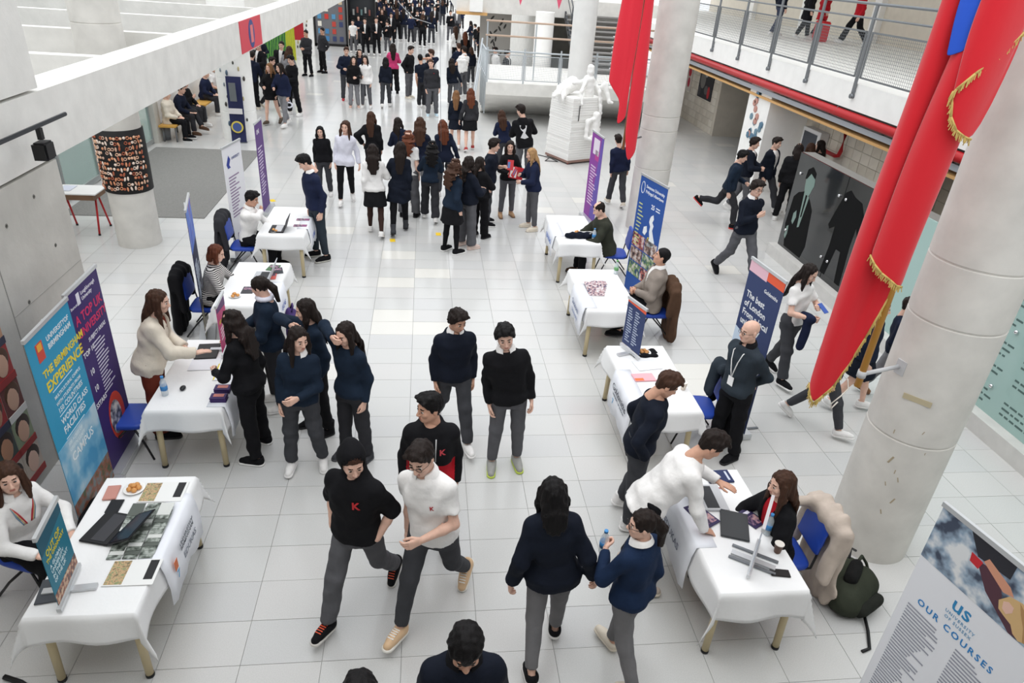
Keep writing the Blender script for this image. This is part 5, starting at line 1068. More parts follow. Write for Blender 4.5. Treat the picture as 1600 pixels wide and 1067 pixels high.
for i, (x, y, a, l) in enumerate(((2.32, 4.24, 20, 'purple event booklet left of the silver laptop'), (2.36, 4.18, 30, 'purple event booklet lying across the first booklet'), (2.76, 4.16, 30, 'purple event booklet right of the dark laptop'))): flatprop('booklet', l, 'booklet', x, y, a, (.15, .21, .006), (52, 44, 84), (('photo', 0, -.03, .12, .10, photo('booklet_photo', (50, 40, 70), (120, 90, 120), (190, 150, 150), 30)), ('title', 0, .06, .10, .03, (226, 222, 236))), 'purple booklets', .007*(i == 1))
for i, (x, y, l) in enumerate(((-2.02, 6.02, 'near pile of small purple cards on the second left table'), (-2.02, 6.18, 'far pile of small purple cards on the second left table'))):
    t = thing('card_pile', l, 'cards', (x, y, TZ+.004), group='purple card piles')
    for k in range(6): MB().box((rn2.uniform(-.004, .004), rn2.uniform(-.004, .004), .004+.008*k), (.15, .10, .007)).build('card', plain((62, 42, 98)), t)
    MB().box((0, .01, .0487), (.10, .05, .002)).build('print', plain((206, 130, 120)), t)
q = MB(); q.ball((0, 0, .012), .035, (.8, 1.25, .55), 14); one(q.build('computer_mouse', plain((36, 38, 42), .35), loc=(-2.42, 6.22, TZ+.008)), 'black computer mouse on the second left table', 'mouse')
flatprop('power_bank', 'black power brick with cable near the second left plate', 'power bank', -2.10, 6.90, 20, (.09, .13, .03), (30, 30, 32)); flatprop('papers', 'large white paper sheet in front of the cream jacket woman', 'paper', -2.34, 6.72, 3, (.30, .26, .003), (230, 231, 236)); flatprop('papers', 'white paper sheets with yellow edge on the second left table', 'paper', -2.06, 6.56, 3, (.26, .34, .003), (238, 239, 242), (('yellow_edge', -.12, 0, .012, .33, (236, 214, 60)),))
for i, (x, y, a, c, l) in enumerate(((-2.16, 8.72, 20, (204, 120, 70), 'orange and purple leaflet on the third left table'), (-2.12, 9.38, -10, (70, 110, 70), 'dark green leaflet at the back of the third left table'), (-2.05, 9.28, 15, (44, 48, 56), 'black leaflet overlapping the green leaflet'), (-2.3, 8.62, 0, (60, 60, 64), 'black tablet on the third left table'), (-2.10, 9.08, 5, (226, 110, 100), 'salmon leaflet on the third left table'))): flatprop('leaflet', l, 'leaflet', x, y, a, (.15, .21, .004), c, (('photo', 0, .04, .12, .08, photo('booklet_photo', (50, 40, 70), (120, 90, 120), (190, 150, 150), 30)),))
for i, (x, y) in enumerate(((-2.02, 11.45), (-2.02, 11.15))): flatprop('leaflet', ('far' if i == 0 else 'near') + ' purple photo leaflet on the far left table', 'leaflet', x, y, 90, (.10, .21, .004), (150, 90, 130), (('photo', 0, .03, .09, .12, photo('booklet_photo', (50, 40, 70), (120, 90, 120), (190, 150, 150), 30)),))
t = thing('leaflet_fan', 'fanned pile of photo leaflets on the second far right table', 'leaflets', (2.42, 8.82, TZ+.004))
for k in range(10): MB().box((-.02+.012*k*(k % 2), -.17+.036*k, .003+.003*k), (.22, .13, .002)).build('leaflet', photo('leaflet_photo2', (70, 80, 110), (190, 150, 150), (220, 220, 222), 30), t)
flatprop('leaflet', 'pink and orange leaflet pile on the third right table', 'leaflet', 2.46, 6.42, 4, (.25, .16, .012), (236, 176, 184), (('orange_corner', -.07, -.05, .10, .05, (236, 120, 70)),)); flatprop('papers', 'white paper sheets behind the pink leaflets', 'paper', 2.58, 6.70, 10, (.3, .22, .003), (232, 233, 236))
coat('tote_bag', 'black tote bag lying flat under the pastry plate', 2.62, 6.98, 0, 'black', [((-.14, -.02, TZ-.008), (.16, .02, TZ-.008), .03, .03, 1), ((-.13, .05, TZ-.006), (.14, .07, TZ-.006), .03, .03, 1), ((-.12, -.08, TZ-.004), (.14, -.06, TZ-.004), .028, .028, 1)])['category'] = 'bag'
coat('bag', 'black and blue bag lying on the far right table', 2.60, 10.88, 0, 'ink', [((-.2, 0, TZ+.045), (.18, .02, TZ+.045), .055, .06, .9), ((-.1, .05, TZ+.04), (.2, .06, TZ+.04), .05, .05, .9)])['category'] = 'bag'
# handbag, backpacks
def blobthing(name, label, cat, loc, rz, parts, h=.014, wob=.006):
    t = thing(name, label, cat, loc, R(rz))
    for n_, m, ps in parts:
        P_ = np.array([p for a in ps for p in a[:2]]); v = Vol(P_.min(0)-.2, P_.max(0)+.2, h)
        for a, b2, ra, rb, fs in ps: v.cone(a, b2, ra, rb, .03, flat=(0, 1, 0), fs=fs)
        v.cut((0, 0, 0), (0, 0, -1)) if loc[2] < .02 else None
        v.wobble(wob, 9, 4); mesh_obj(n_, np_mesh(n_, *v.mesh(), [m]), t)
    return t
t = blobthing('backpack', 'dark green backpack lying on the floor by the front right column', 'backpack', (3.72, 3.86, 0), 30, [('main_body', fab('bpgreen', (54, 58, 48)), [((-.14, 0, .13), (.16, .02, .15), .13, .14, 1), ((-.1, .1, .12), (.14, .14, .22), .1, .1, 1), ((-.12, -.06, .1), (.12, -.08, .08), .09, .08, 1)]), ('front_pocket', fab('bpdark', (38, 40, 36)), [((-.08, -.14, .1), (.12, -.15, .11), .07, .07, .8)]), ('back_padding', fab('bpblack', (26, 26, 26)), [((-.02, .05, .27), (.14, .1, .29), .06, .06, 1)])])
MB().path([(.1, .1, .30), (.25, .12, .33), (.36, .1, .2), (.34, -.02, .05), (.2, -.1, .05)], .014).build('shoulder_strap', fab('bpgreen', (54, 58, 48)), t); MB().path([(-.05, -.16, .05), (-.15, -.26, .02), (-.3, -.36, .012), (-.38, -.34, .012)], .014).build('loose_strap', black_m, t); MB().path([(.12, .16, .28), (.22, .22, .36), (.3, .2, .3)], .012).build('grab_handle', black_m, t)
t = blobthing('backpack', 'purple leather backpack on the back of the bomber jacket girl', 'backpack', (-1.44, 6.98, .98), 285, [('main_body', fab('purple_leather', (70, 52, 104)), [((-.09, 0, .02), (.09, 0, .02), .10, .10, .7), ((-.08, 0, .2), (.08, 0, .2), .09, .09, .7)])]); MB().path([(-.05, .0, .3), (-.03, .02, .36), (.04, .02, .36), (.06, 0, .3)], .01).build('grab_handle', MATS['fabric_purple_leather'], t)
blobthing('handbag', 'brown leather handbag on the floor below the small navy banner', 'handbag', (2.95, 8.0, 0), 0, [('body', mat('leather', (112, 66, 46), .5), [((-.14, 0, .12), (.14, 0, .12), .11, .11, .6), ((-.1, 0, .2), (.1, 0, .2), .07, .07, .6)])])
blobthing('handbag', 'orange and black bag under the third left table', 'handbag', (-2.62, 8.05, 0), 40, [('body', mat('leather_orange', (206, 96, 44), .5), [((-.1, 0, .1), (.1, 0, .1), .09, .09, .7)]), ('flap', black_m, [((-.1, -.02, .18), (.1, -.02, .18), .05, .05, .8)])])
blobthing('bag', 'black bag on the floor below the blue banner', 'bag', (-2.93, 5.05, 0), 90, [('body', fab('bagblack', (24, 24, 26)), [((-.1, 0, .14), (.1, 0, .14), .13, .13, .7)])])
# portrait collage on the left wall
t = thing('portrait_collage', 'collage of portrait photographs pasted on the left concrete wall', 'poster', (XL+.005, 5.05, 1.0)); rn3 = random.Random(31)
MB().box((0, -.1, -.02), (.006, 1.75, 1.72)).build('backing', plain((190, 170, 156)), t)
for i in range(6):
    for j in range(5):
        y, z = -.82+.29*i, -.72+.35*j; bgc = rn3.choice(((206, 190, 176), (110, 60, 56), (150, 160, 130), (196, 150, 120), (70, 80, 76), (170, 60, 60))); f = MB().box((.004, y, z), (.004, .28, .34)).build('photo', plain(bgc), t)
        q = MB(); q.ball((.008, y, z+.02), .11, (.03, .8, 1.05), 14); q.build('face', plain(rn3.choice(((222, 176, 150), (196, 142, 112), (236, 196, 176)))), f); q = MB(); q.ball((.006, y+.01, z+.07), .13, (.03, .9, .85), 14); q.build('hair', plain(rn3.choice(((40, 30, 28), (90, 60, 44), (60, 46, 40)))), f); MB().box((.007, y, z-.14), (.006, .30, .07)).build('clothing', plain(rn3.choice(((160, 50, 50), (230, 226, 220), (60, 60, 80), (120, 130, 90)))), f)
# strap on floor bottom left
one(MB().path([(-2.98, 3.55, .02), (-2.85, 3.5, .02), (-2.72, 3.42, .012)], .02, 6).build('strap', black_m), 'black strap on the floor at the bottom left', 'strap')
# ---- red flags
gold = mat('gold_fringe', (206, 178, 104), .6); redc = mat('flag_red', (214, 34, 46), .7, bump=.1, bscale=9, spec=.2, sheen=.3); bluec = mat('flag_blue', (48, 92, 206), .7, spec=.2)
def drape(name, par, o, folds, m, nz=26, th=.003):
    """folds: list of (x, y, zlow) section points along the cloth edge; cloth hangs from z=top; local frame o, x axis given"""
    (ox, oy), ax, ay, top = o; q = MB(); rows = []
    pts = folds; n = len(pts)
    for k in range(nz+1):
        t_ = k/nz; r_ = []
        for i, (u, w_, zl, u1, w1) in enumerate(pts):
            z = top + (zl-top)*t_; uu = u + (u1-u)*t_ + .012*math.sin(7*t_+i*.9); ww = w_ + (w1-w_)*t_ + .012*math.cos(6*t_+i*1.3)
            r_.append(q.bm.verts.new((ox + ax[0]*uu + ay[0]*ww, oy + ax[1]*uu + ay[1]*ww, z)))
        rows.append(r_)
    for k in range(nz):
        for i in range(n-1): f = q.bm.faces.new((rows[k][i], rows[k][i+1], rows[k+1][i+1], rows[k+1][i])); f.smooth = True
    edge = [v.co.copy() for v in rows[-1]]; ob = q.build(name, m, par); s_ = ob.modifiers.new('thickness', 'SOLIDIFY'); s_.thickness = th; sb = ob.modifiers.new('smooth', 'SUBSURF'); sb.levels = sb.render_levels = 1; return ob, edge
def fringe(par, pts, ln=.05, seed=1):
    q = MB(); rr = random.Random(seed)
    for a, b2 in zip(pts[:-1], pts[1:]):
        n = max(2, int((b2-a).length/.007))
        for k in range(n): p = a.lerp(b2, k/n) + Vector((0, 0, .012)); d = Vector((rr.uniform(-.012, .012), rr.uniform(-.012, .012), -ln*rr.uniform(.7, 1.1))); q.tube(p, p+d, .0045, .003, 5, caps=False)
        q.tube(a+Vector((0, 0, .008)), b2+Vector((0, 0, .008)), .008, seg=6)
    o = q.build('fringe', gold, par); o['kind'] = 'stuff'
def frame(px_, py_):
    L = math.hypot(px_, py_); a = (px_/L, py_/L); return (a[1], -a[0]), (-a[0], -a[1])
ax, ay = frame(3.57, 4.50); O = ((3.57, 4.50), ax, ay, 5.3)
def wp3(o, u, w, z): return Vector((3.57+ax[0]*u+ay[0]*w, 4.50+ax[1]*u+ay[1]*w, z))
fl = thing('flag', 'red flag with gold fringe hanging on the front right column', 'flag', (3.57, 4.50, 0))
pole = MB().tube((0, 0, 1.86), (0, 0, 6.2), .028, seg=16).build('flag_pole', mat('pole_wood', (206, 148, 60), .4, var=.1), fl)
MB().ball((0, 0, 6.22), .05).build('finial', MATS['pole_wood'], pole)
q = MB(); q.tube((.02, .0, 1.98), (.42, .12, 1.98), .018); q.box((.415, .1, 1.98), (.02, .09, .13), rz=.3); q.tube((0, 0, 1.95), (0, 0, 2.01), .036); q.build('wall_bracket', plain((196, 198, 200)), fl)
# long back fold
A = [(-.30, .00, 1.75, -.365, .0), (-.27, .07, 1.66, -.33, .05), (-.22, .09, 1.60, -.285, .08), (-.16, .06, 1.70, -.22, .07), (-.11, .0, 1.80, -.16, .03), (-.06, .03, 2.05, -.10, .0), (-.02, .07, 2.30, -.06, .04), (.03, .06, 2.66, -.015, .03), (.06, .0, 2.75, .01, .0)]
o, e = drape('long_fold', fl, O, A, redc); fringe(fl, e[:], .055, 1)
B = [(-.10, .10, 2.99, -.225, .10), (-.08, .16, 2.95, -.18, .17), (-.03, .19, 2.90, -.11, .20), (.03, .18, 2.86, -.03, .19), (.08, .13, 2.82, .03, .15), (.11, .07, 2.80, .066, .08), (.10, .02, 2.85, .05, .03)]
o, e = drape('middle_fold', fl, O, B, redc); fringe(fl, e[:-1], .05, 2)
Cc = [(-.09, .20, 4.20, -.062, .22), (-.02, .25, 4.05, -.03, .26), (.03, .24, 3.97, .03, .25), (.09, .20, 3.93, .10, .20), (.15, .12, 3.91, .15, .12), (.20, .06, 4.1, .19, .06), (.22, .02, 4.5, .21, .02)]
o, e = drape('short_fold', fl, O, Cc, redc); fringe(fl, [Vector((wp3(0, .215, .03, 4.58)))] + [wp3(0, .12, .16, 4.44), wp3(0, .03, .26, 4.32), wp3(0, -.04, .27, 4.22), wp3(0, -.062, .24, 4.15)] + e[:5], .05, 3)
D_ = [(-.20, .105, 4.40, -.172, .125), (-.165, .135, 4.41, -.145, .155), (-.12, .15, 4.43, -.11, .18), (-.075, .16, 4.44, -.073, .195)]
drape('blue_band', fl, O, D_, bluec)
for ch in fl.children: ch.matrix_parent_inverse = Matrix.Identity(4)
for ch in fl.children:
    if ch.name.split('.')[0] in ('long_fold', 'middle_fold', 'short_fold', 'blue_band', 'fringe'): ch.location = (-3.57, -4.50, 0)
one(MB().path([(3.40, 4.42, 1.98), (3.42, 4.40, 1.90), (3.38, 4.40, 1.83), (3.33, 4.42, 1.74), (3.36, 4.44, 1.68), (3.39, 4.43, 1.75)], .006, 6).build('cord', plain((222, 216, 206))), 'loose pale cord tied to the flag pole end', 'cord')
ax, ay = frame(4.1, 13.0); O = ((4.1, 13.0), ax, ay, 5.0); u0 = -.34
f2 = thing('flag', 'plain red flag hanging on the middle right column', 'flag', (4.1+ax[0]*u0, 13.0+ax[1]*u0, 0))
MB().tube((0, 0, 1.75), (0, 0, 6), .028, seg=14).build('flag_pole', mat('pole_brown', (150, 98, 54), .4, var=.1), f2); q = MB(); q.tube((.02, .02, 1.9), (.46, .45, 1.9), .018); q.build('wall_bracket', steel, f2)
A = [(-.70, .02, 2.95, -.785, .02), (-.62, .10, 2.85, -.70, .10), (-.54, .06, 2.72, -.60, .06), (-.48, .12, 2.62, -.50, .12), (-.42, .08, 2.30, -.52, .10), (-.37, .12, 2.18, -.50, .12), (-.34, .06, 2.35, -.36, .08)]
redc2 = mat('flag_red_far', (226, 46, 62), .7, spec=.2, sheen=.3)
a_, e = drape('left_fold', f2, O, A, redc2)
B = [(-.33, .06, 2.1, -.35, .06), (-.29, .10, 1.75, -.30, .10), (-.25, .08, 1.50, -.23, .08), (-.20, .04, 1.66, -.12, .04), (-.17, -.02, 1.75, -.09, -.02)]
b_, e = drape('right_fold', f2, O, B, redc2)
for o in (a_, b_): o.location = (-f2.location.x, -f2.location.y, 0)
# small pink bunting near the landing
for i, (x, z) in enumerate(((3.6, 3.45), (5.1, 3.4))): one(MB().prism([(x-.12, 29.2, z+.3), (x+.12, 29.2, z+.3), (x, 29.2, z-.12)], (0, .01, 0)).build('bunting_flag', plain((226, 90, 120))), ('left' if i == 0 else 'right') + ' small pink bunting triangle above the landing', 'bunting')
# ---------------------------------------------------------------- people
person(-0.50, 4.04, 1.70, 336, 'boy walking with dark hood up, red letter on chest and orange laces', legs='walkR', arms=('pocket','pocket'), top=('hoodie','black',{'sleeve':'roll','hood':True}), bot=('straight','grey'), shoe=('sneaker','black',(214,210,205),(236,96,66)), hair=('crop','brown'), hy=40, hp=18, lod=0, extra=(('print','K',.085,.36,.085,(196,40,46)),), bend=2)
person(0.08, 3.96, 1.79, 334, 'boy in white polo shirt and glasses walking beside the hooded boy', legs='walkR', arms=('down','belly'), top=('polo','white'), bot=('slim','dgrey'), shoe=('sneaker',(222,188,150),(240,236,228),(246,244,240)), hair=('short','dark'), hy=0, hp=16, lod=0, extra=(('glasses',),('print','K',.085,.33,.045,(170,36,46))), side=-5.5, bend=5)
person(0.06, 4.62, 1.73, 0, 'boy in black hoodie with red panel looking left behind the white polo', top=('hoodie','black',{'two':('red',.19)}), bot=('straight','char'), hair=('short','black'), hy=-62, hp=4, lod=0, arms=('down','down'), skin='mid', extra=(('print','K',.09,.33,.075,(200,70,80)),('drawstring',)))
person(0.32, 6.34, 1.65, 8, 'boy in navy hoodie with curtain hair walking in the centre aisle', legs='walkL', arms=('down','down'), top=('hoodie','ink'), bot=('straight','dgrey'), hair=('mop','dark'), hy=25, hp=20, lod=0, collar='white', skin='mid', bend=2)
person(0.86, 5.83, 1.74, 0, 'boy in black crew sweater with white collar walking alone in the centre', legs='stand', arms=('down','down'), top=('sweater','black'), bot=('slim','grey'), hair=('mop','black'), hp=14, lod=0, collar='white', shoe=('sneaker',(160,160,156),(196,214,90)), side=-7.6, bend=2)
person(0.93, 3.52, 1.70, 178, 'girl in black hooded sweatshirt walking away in the foreground', legs='strollR', arms=('out','out'), top=('hoodie','ink',{'hem':-.10}), bot=('leggings','jean'), hair=('mid','black'), sex='f', hp=12, lod=0, shoe=('slip','black','white'), side=4.6, bend=2)
person(1.49, 3.35, 1.57, 215, 'girl with ponytail and glasses holding a water bottle in navy sweatshirt', legs='strollR', arms=('down','phone'), top=('sweater','royal'), bot=('slim','jean'), hair=('ponytail','dark'), sex='f', hy=48, hp=2, lod=0, collar='white', shoe=('slip','cream','cream'), extra=(('glasses',),), bend=2)
person(1.86, 4.22, 1.74, 86, 'man in white sweater bending over the front right table', legs='weight', arms=('lean','table'), top=('sweater','white',{'hem':-.14}), bot=('straight','black'), hair=('short','dark'), bend=36, hp=24, lod=0, skin='mid', shoe=('slip','beige','cream'))
person(1.98, 4.98, 1.71, 80, 'young man in navy sweater with hands in pockets looking down at the table', legs='weight', arms=('pocket','pocket'), top=('sweater','ink'), bot=('straight','dgrey'), hair=('short','brown'), bend=10, hp=28, lod=0, shoe=('hightop','white','white',(190,40,50)), skin='mid')
person(3.36, 5.98, 1.70, 292, 'balding man in charcoal sweater with a white lanyard, hands behind back', arms=('behind','behind'), top=('sweater','steel'), bot=('straight','black'), hair=('bald','brown'), hp=4, hy=-12, lod=0, shoe=('sneaker','black','black'), collar='black', extra=(('lanyard',),('glasses',)))
person(0.22, 2.42, 1.78, 0, 'man with black fringe at the bottom edge, seen from above', top=('sweater','ink'), hair=('fringe','black'), hp=24, lod=0, skin='mid', collar='black')
person(-0.30, 2.16, 1.75, 0, 'person at the bottom edge with only black hair showing', top=('sweater','black'), hair=('short','black'), lod=1)
person(-3.14, 4.42, 1.66, 60, 'woman in white embroidered blouse seated at the front left table', legs='sit', arms=('table','table'), top=('shirt','white'), bot=('straight','black'), hair=('mid','brown'), sex='f', hy=-25, hp=-2, lod=0, bend=10, shoe=('slip','black','black'), extra=tuple(('band',((sg_*.085,.47),(sg_*(.05+.012*i_),.38),(sg_*(.012+.012*i_),.26)),c_,.006) for sg_ in (-1,1) for i_,c_ in enumerate(((186,50,60),(206,180,140),(120,150,170)))))
person(-2.82, 6.55, 1.70, 98, 'woman in cream jacket with long hair talking over the second left table', arms=('table','hold'), top=('jacket','cream',{'inner':'rust','open':.035,'hem':-.12}), bot=('wide','rust'), hair=('long','brown'), sex='f', hp=4, bend=17, lod=0, shoe=('slip','black','black'), hy=-8)
person(-2.86, 8.90, 1.64, 88, 'woman with auburn bob in striped sweater seated at the third left table', legs='sit', arms=('table','table'), top=('sweater','striped'), bot=('straight','black'), hair=('bob','auburn'), sex='f', hp=14, bend=12, lod=1, shoe=('slip','black','black'))
person(-2.86, 11.12, 1.70, 82, 'man in white shirt seated at the far left table, hand at mouth', legs='sit', arms=('mouth','table'), top=('shirt','white'), bot=('straight','black'), hair=('short','black'), hp=16, bend=10, lod=1, skin='mid', shoe=('sneaker','black','black'))
person(-1.81, 11.58, 1.82, 300, 'boy in navy sweater with white collar standing at the far left table', arms=('down','down'), top=('sweater','blue'), bot=('slim','steel'), hair=('short','black'), hp=30, hy=-20, lod=1, collar='white', shoe=('sneaker','black',(190,188,180)), bend=6, side=-3.8)
person(-1.74, 6.12, 1.67, 255, 'girl with long dark hair in black leaning towards the second left table', legs='standw', arms=('down','hold'), top=('sweater','black'), bot=('straight','black'), hair=('wavy','dark'), sex='f', hp=14, bend=8, lod=0, shoe=('sneaker','black','white'), side=-2.8)
person(-1.70, 7.02, 1.64, 285, 'girl in navy bomber jacket with ponytail and a purple backpack', arms=('hold','hold'), top=('jacket','teal'), bot=('straight','char'), hair=('ponytail','dark'), sex='f', hp=16, hy=-30, lod=0, extra=(('scarf','lilac'),))
person(-1.16, 6.52, 1.63, 300, 'girl in navy hooded jacket with a hand at her mouth', arms=('mouth','down'), top=('hoodie','teal'), bot=('straight','black'), hair=('long','dark'), sex='f', hp=14, hy=-15, lod=0, shoe=('boot','black','black'))
person(-1.21, 5.87, 1.64, 2, 'smiling girl with long hair in navy half-zip and white trainers', legs='weight', arms=('down','belly'), top=('sweater','teal'), bot=('straight','dgrey'), hair=('long','dark'), sex='f', hy=38, hp=8, lod=0, collar='white', shoe=('sneaker','white','white'), side=3.1, bend=2)
person(-0.72, 6.02, 1.64, 322, 'girl in navy sweater raising one hand to her forehead', arms=('head','down'), top=('sweater','teal'), bot=('straight','char'), hair=('long','dark'), sex='f', hy=0, hp=18, lod=0, shoe=('sneaker','dgrey','dgrey'))
person(-2.17, 15.24, 1.48, 0, 'girl in black sweater with long black hair facing the camera', arms=('down','down'), top=('sweater','black'), bot=('straight','dgrey'), hair=('long','black'), sex='f', side=-1.5, bend=2)
person(-1.65, 14.70, 1.71, 4, 'girl in white sweatshirt and black leggings walking with long brown hair', legs='strollR', arms=('down','out'), top=('sweater','lilac',{'hem':-.10}), bot=('leggings','black'), hair=('long','brown'), sex='f', hy=-18, shoe=('sneaker','white','white'), side=4.6, bend=2)
person(-1.17, 16.19, 1.63, 172, 'girl in black jacket with straight long brown hair, hand on hip', arms=('down','hip'), top=('jacket','black'), bot=('straight','black'), hair=('long','brown'), sex='f', side=3.0, bend=2)
person(-0.92, 12.82, 1.69, 180, 'girl in white top, black skirt and sheer tights walking away', legs='strollL', arms=('hold','down'), top=('sweater','white'), bot=('skirt','black','tights'), hair=('wavy','dark'), sex='f', shoe=('sneaker','white','white'), side=1.5, bend=2)
person(-0.48, 12.96, 1.72, 182, 'girl with navy sweater tied round waist and black boots walking away', legs='strollR', arms=('down','hold'), top=('sweater','ink'), bot=('leggings','black'), hair=('long','dark'), sex='f', shoe=('boot','dgrey','black'), extra=(('tiedsweater','ink'),), side=-3.1, bend=2)
person(-0.31, 13.97, 1.73, 165, 'student with curly shoulder hair in white short-sleeved shirt and grey trousers', arms=('down','down'), top=('tee','white'), bot=('wide','grey'), hair=('curly','auburn',.9), sex='f', shoe=('sneaker','black','black'), side=1.5, bend=2)
person(-0.53, 16.05, 1.56, 195, 'girl in navy hooded jacket looking right, left of the back group', arms=('hold','hold'), top=('hoodie','navy'), bot=('straight','dgrey'), hair=('long','dark'), sex='f', hy=-40, side=5.9, bend=4)
person(-0.12, 14.84, 1.82, 178, 'girl with wavy brown hair in navy sweater and light grey trousers', arms=('hold','hold'), top=('sweater','navy'), bot=('straight','lgrey'), hair=('wavy','brown'), sex='f', side=-1.5, bend=2)
person(0.11, 13.72, 1.58, 180, 'girl with black curly hair in navy top and wide black trousers', legs='strollL', arms=('hold','hold'), top=('sweater','teal'), bot=('wide','char'), hair=('curly','black'), sex='f', shoe=('sneaker','white','white'), side=-3.1, bend=2)
person(0.44, 15.51, 1.66, 184, 'girl with auburn-tipped hair in loose navy sweater, arms down', arms=('out','down'), top=('sweater','navy',{'hem':-.12}), bot=('straight','dgrey'), hair=('wavy','auburn'), sex='f', side=4.6, bend=2)
person(0.49, 12.01, 1.70, 128, 'girl with long curly hair in blue sweater, black skirt and tights', arms=('down','hold'), top=('sweater','teal'), bot=('skirt','black','black'), hair=('curly','brown'), sex='f', shoe=('sneaker','black','white'), side=-0.9, bend=3)
person(0.79, 12.29, 1.69, 120, 'girl in navy jacket over white shirt and grey trousers in the trio', arms=('hold','hold'), top=('jacket','ink'), bot=('wide','grey'), hair=('wavy','dark'), sex='f', shoe=('slip',(222,200,190),(222,200,190)), side=1.5, bend=-1)
person(1.06, 12.85, 1.55, 135, 'girl in dark coat with flared black trousers behind the trio', arms=('hold','hold'), top=('jacket','black'), bot=('wide','black'), hair=('long','dark'), sex='f', hy=-20, shoe=('boot','black','black'), side=4.3, bend=-2)
person(1.27, 13.62, 1.73, 78, 'curly-haired boy in black polo handing over a red leaflet', arms=('down','phone'), top=('sweater','ink',{'sleeve':'roll'}), bot=('straight','dgrey'), hair=('mop','dark'), hp=8, shoe=('sneaker','black','white'), bend=5)
person(1.72, 14.14, 1.59, 8, 'girl holding a red and white folder open against her chest', arms=('hold','hold'), top=('sweater','black'), bot=('slim','grey'), hair=('long','dark'), sex='f', hy=-15, shoe=('boot',(176,140,104),(120,90,70)), bend=2)
person(2.14, 13.37, 1.64, 280, 'blonde girl in navy hooded jacket reading a red leaflet', arms=('phone','hold'), top=('hoodie','blue'), bot=('slim','grey'), hair=('long','blonde'), sex='f', hp=14, shoe=('sneaker','cream','cream'), bend=7)
person(1.98, 17.59, 1.55, 180, 'girl with long wavy brown hair in navy sweater facing away', arms=('hold','hold'), top=('sweater','blue'), bot=('straight','dgrey'), hair=('wavy','brown'), sex='f', side=9.0, bend=2)
person(2.37, 16.71, 1.85, 180, 'boy in black hoodie with a white graphic on the back', arms=('hold','hold'), top=('hoodie','black',{'hem':-.10}), bot=('straight','grey'), hair=('short','dark'), hy=40, extra=(('patch',((-.07,.38),(.09,.40),(.07,.31),(.02,.25),(.09,.13),(.0,.10),(-.09,.12),(-.02,.22),(-.05,.30)),(220,220,222),True),), shoe=('sneaker','lgrey','white'), side=9.0, bend=2)
person(0.85, 20.00, 1.55, 178, 'girl with straight light-brown hair in navy cardigan and black skirt', legs='strollL', arms=('down','down'), top=('sweater','ink'), bot=('skirt','ink'), hair=('long','light'), sex='f', shoe=('sneaker','white','white'), bend=2)
person(1.24, 19.76, 1.66, 182, 'girl with auburn hair in charcoal sweater and black skirt walking away', legs='strollR', arms=('down','out'), top=('sweater','char'), bot=('skirt','black'), hair=('wavy','auburn'), sex='f', shoe=('sneaker',(170,60,60),'white'), bend=2)
person(-2.77, 26.46, 1.81, 10, 'boy in navy hoodie with a blue lace behind the laughing girls', arms=('hold','down'), top=('hoodie','navy'), bot=('straight','dgrey'), hair=('short','brown'), shoe=('sneaker',(180,50,60),'white'), side=3.0, bend=3)
person(-2.41, 25.22, 1.67, 5, 'girl in black hoodie and light grey trousers laughing, head back', arms=('down','hold'), top=('hoodie','black',{'hem':-.1}), bot=('straight','lgrey'), hair=('mid','dark'), sex='f', hp=-6, shoe=('slip',(214,176,160),'white'), side=3.0, bend=2)
person(-2.01, 25.32, 1.70, 350, 'girl in white hoodie and grey trousers walking arm in arm', arms=('hold','down'), top=('hoodie','white',{'hem':-.1}), bot=('slim','grey'), hair=('mid','dark'), sex='f', shoe=('sneaker','white','white'), side=1.5, bend=2)
person(-2.33, 26.97, 1.70, 15, 'girl with dark curly hair just behind the black and white hoodies', arms=('down','hold'), top=('hoodie','navy'), bot=('straight','dgrey'), hair=('curly','dark',.9), sex='f', bend=2)
person(-1.36, 25.60, 1.62, 178, 'girl in navy sweater with dark grey trousers walking away, centre back', arms=('down','down'), legs='strollR', top=('sweater','ink'), bot=('straight','dgrey'), hair=('mid','black'), sex='f', shoe=('sneaker','white','white'), side=-1.5, bend=2)
person(-1.21, 28.52, 1.79, 185, 'girl in bright pink sweater with long dark hair facing away', arms=('hold','hold'), top=('sweater','pink'), bot=('wide','black'), hair=('long','dark'), sex='f', shoe=('sneaker','black','black'), bend=2)
person(-0.60, 27.57, 1.84, 60, 'boy in black zip hoodie looking right at the back of the aisle', arms=('pocket','pocket'), top=('hoodie','black'), bot=('straight','grey'), hair=('short','dark'), shoe=('sneaker','cream','white'), side=1.5, bend=5)
person(-0.07, 25.45, 1.80, 185, 'boy in dark t-shirt facing away beside the charcoal sweater', legs='strollL', arms=('head','down'), top=('tee','ink'), bot=('straight','char'), hair=('crop','black'), skin='mid', shoe=('sneaker','white','white'), side=7.6, bend=3)
person(0.24, 24.39, 1.82, 5, 'boy in charcoal sweater with red badge and pale blue shoes', arms=('down','down'), top=('sweater','char'), bot=('straight','grey'), hair=('crop','brown'), hy=-12, extra=(('print','*',.06,.38,.08,(190,30,50)),), shoe=('sneaker',(190,214,226),'white'), side=-4.6, bend=2)
person(0.28, 26.63, 1.86, 270, 'boy in white shirt looking left behind the charcoal sweater boy', top=('shirt','white'), bot=('straight','dgrey'), hair=('short','brown'), arms=('down','hold'), bend=4)
person(0.07, 25.95, 1.79, 200, 'boy in navy top half hidden between the two back-turned boys', top=('sweater','navy'), bot=('straight','char'), hair=('crop','black'), arms=('head','down'), side=-1.4, bend=1)
person(0.99, 26.18, 1.64, 182, 'girl with long dark hair and navy sweater by the ramp rail', arms=('out','down'), legs='strollL', top=('sweater','ink'), bot=('straight','grey'), hair=('wavy','dark'), sex='f', side=6.1, bend=2)
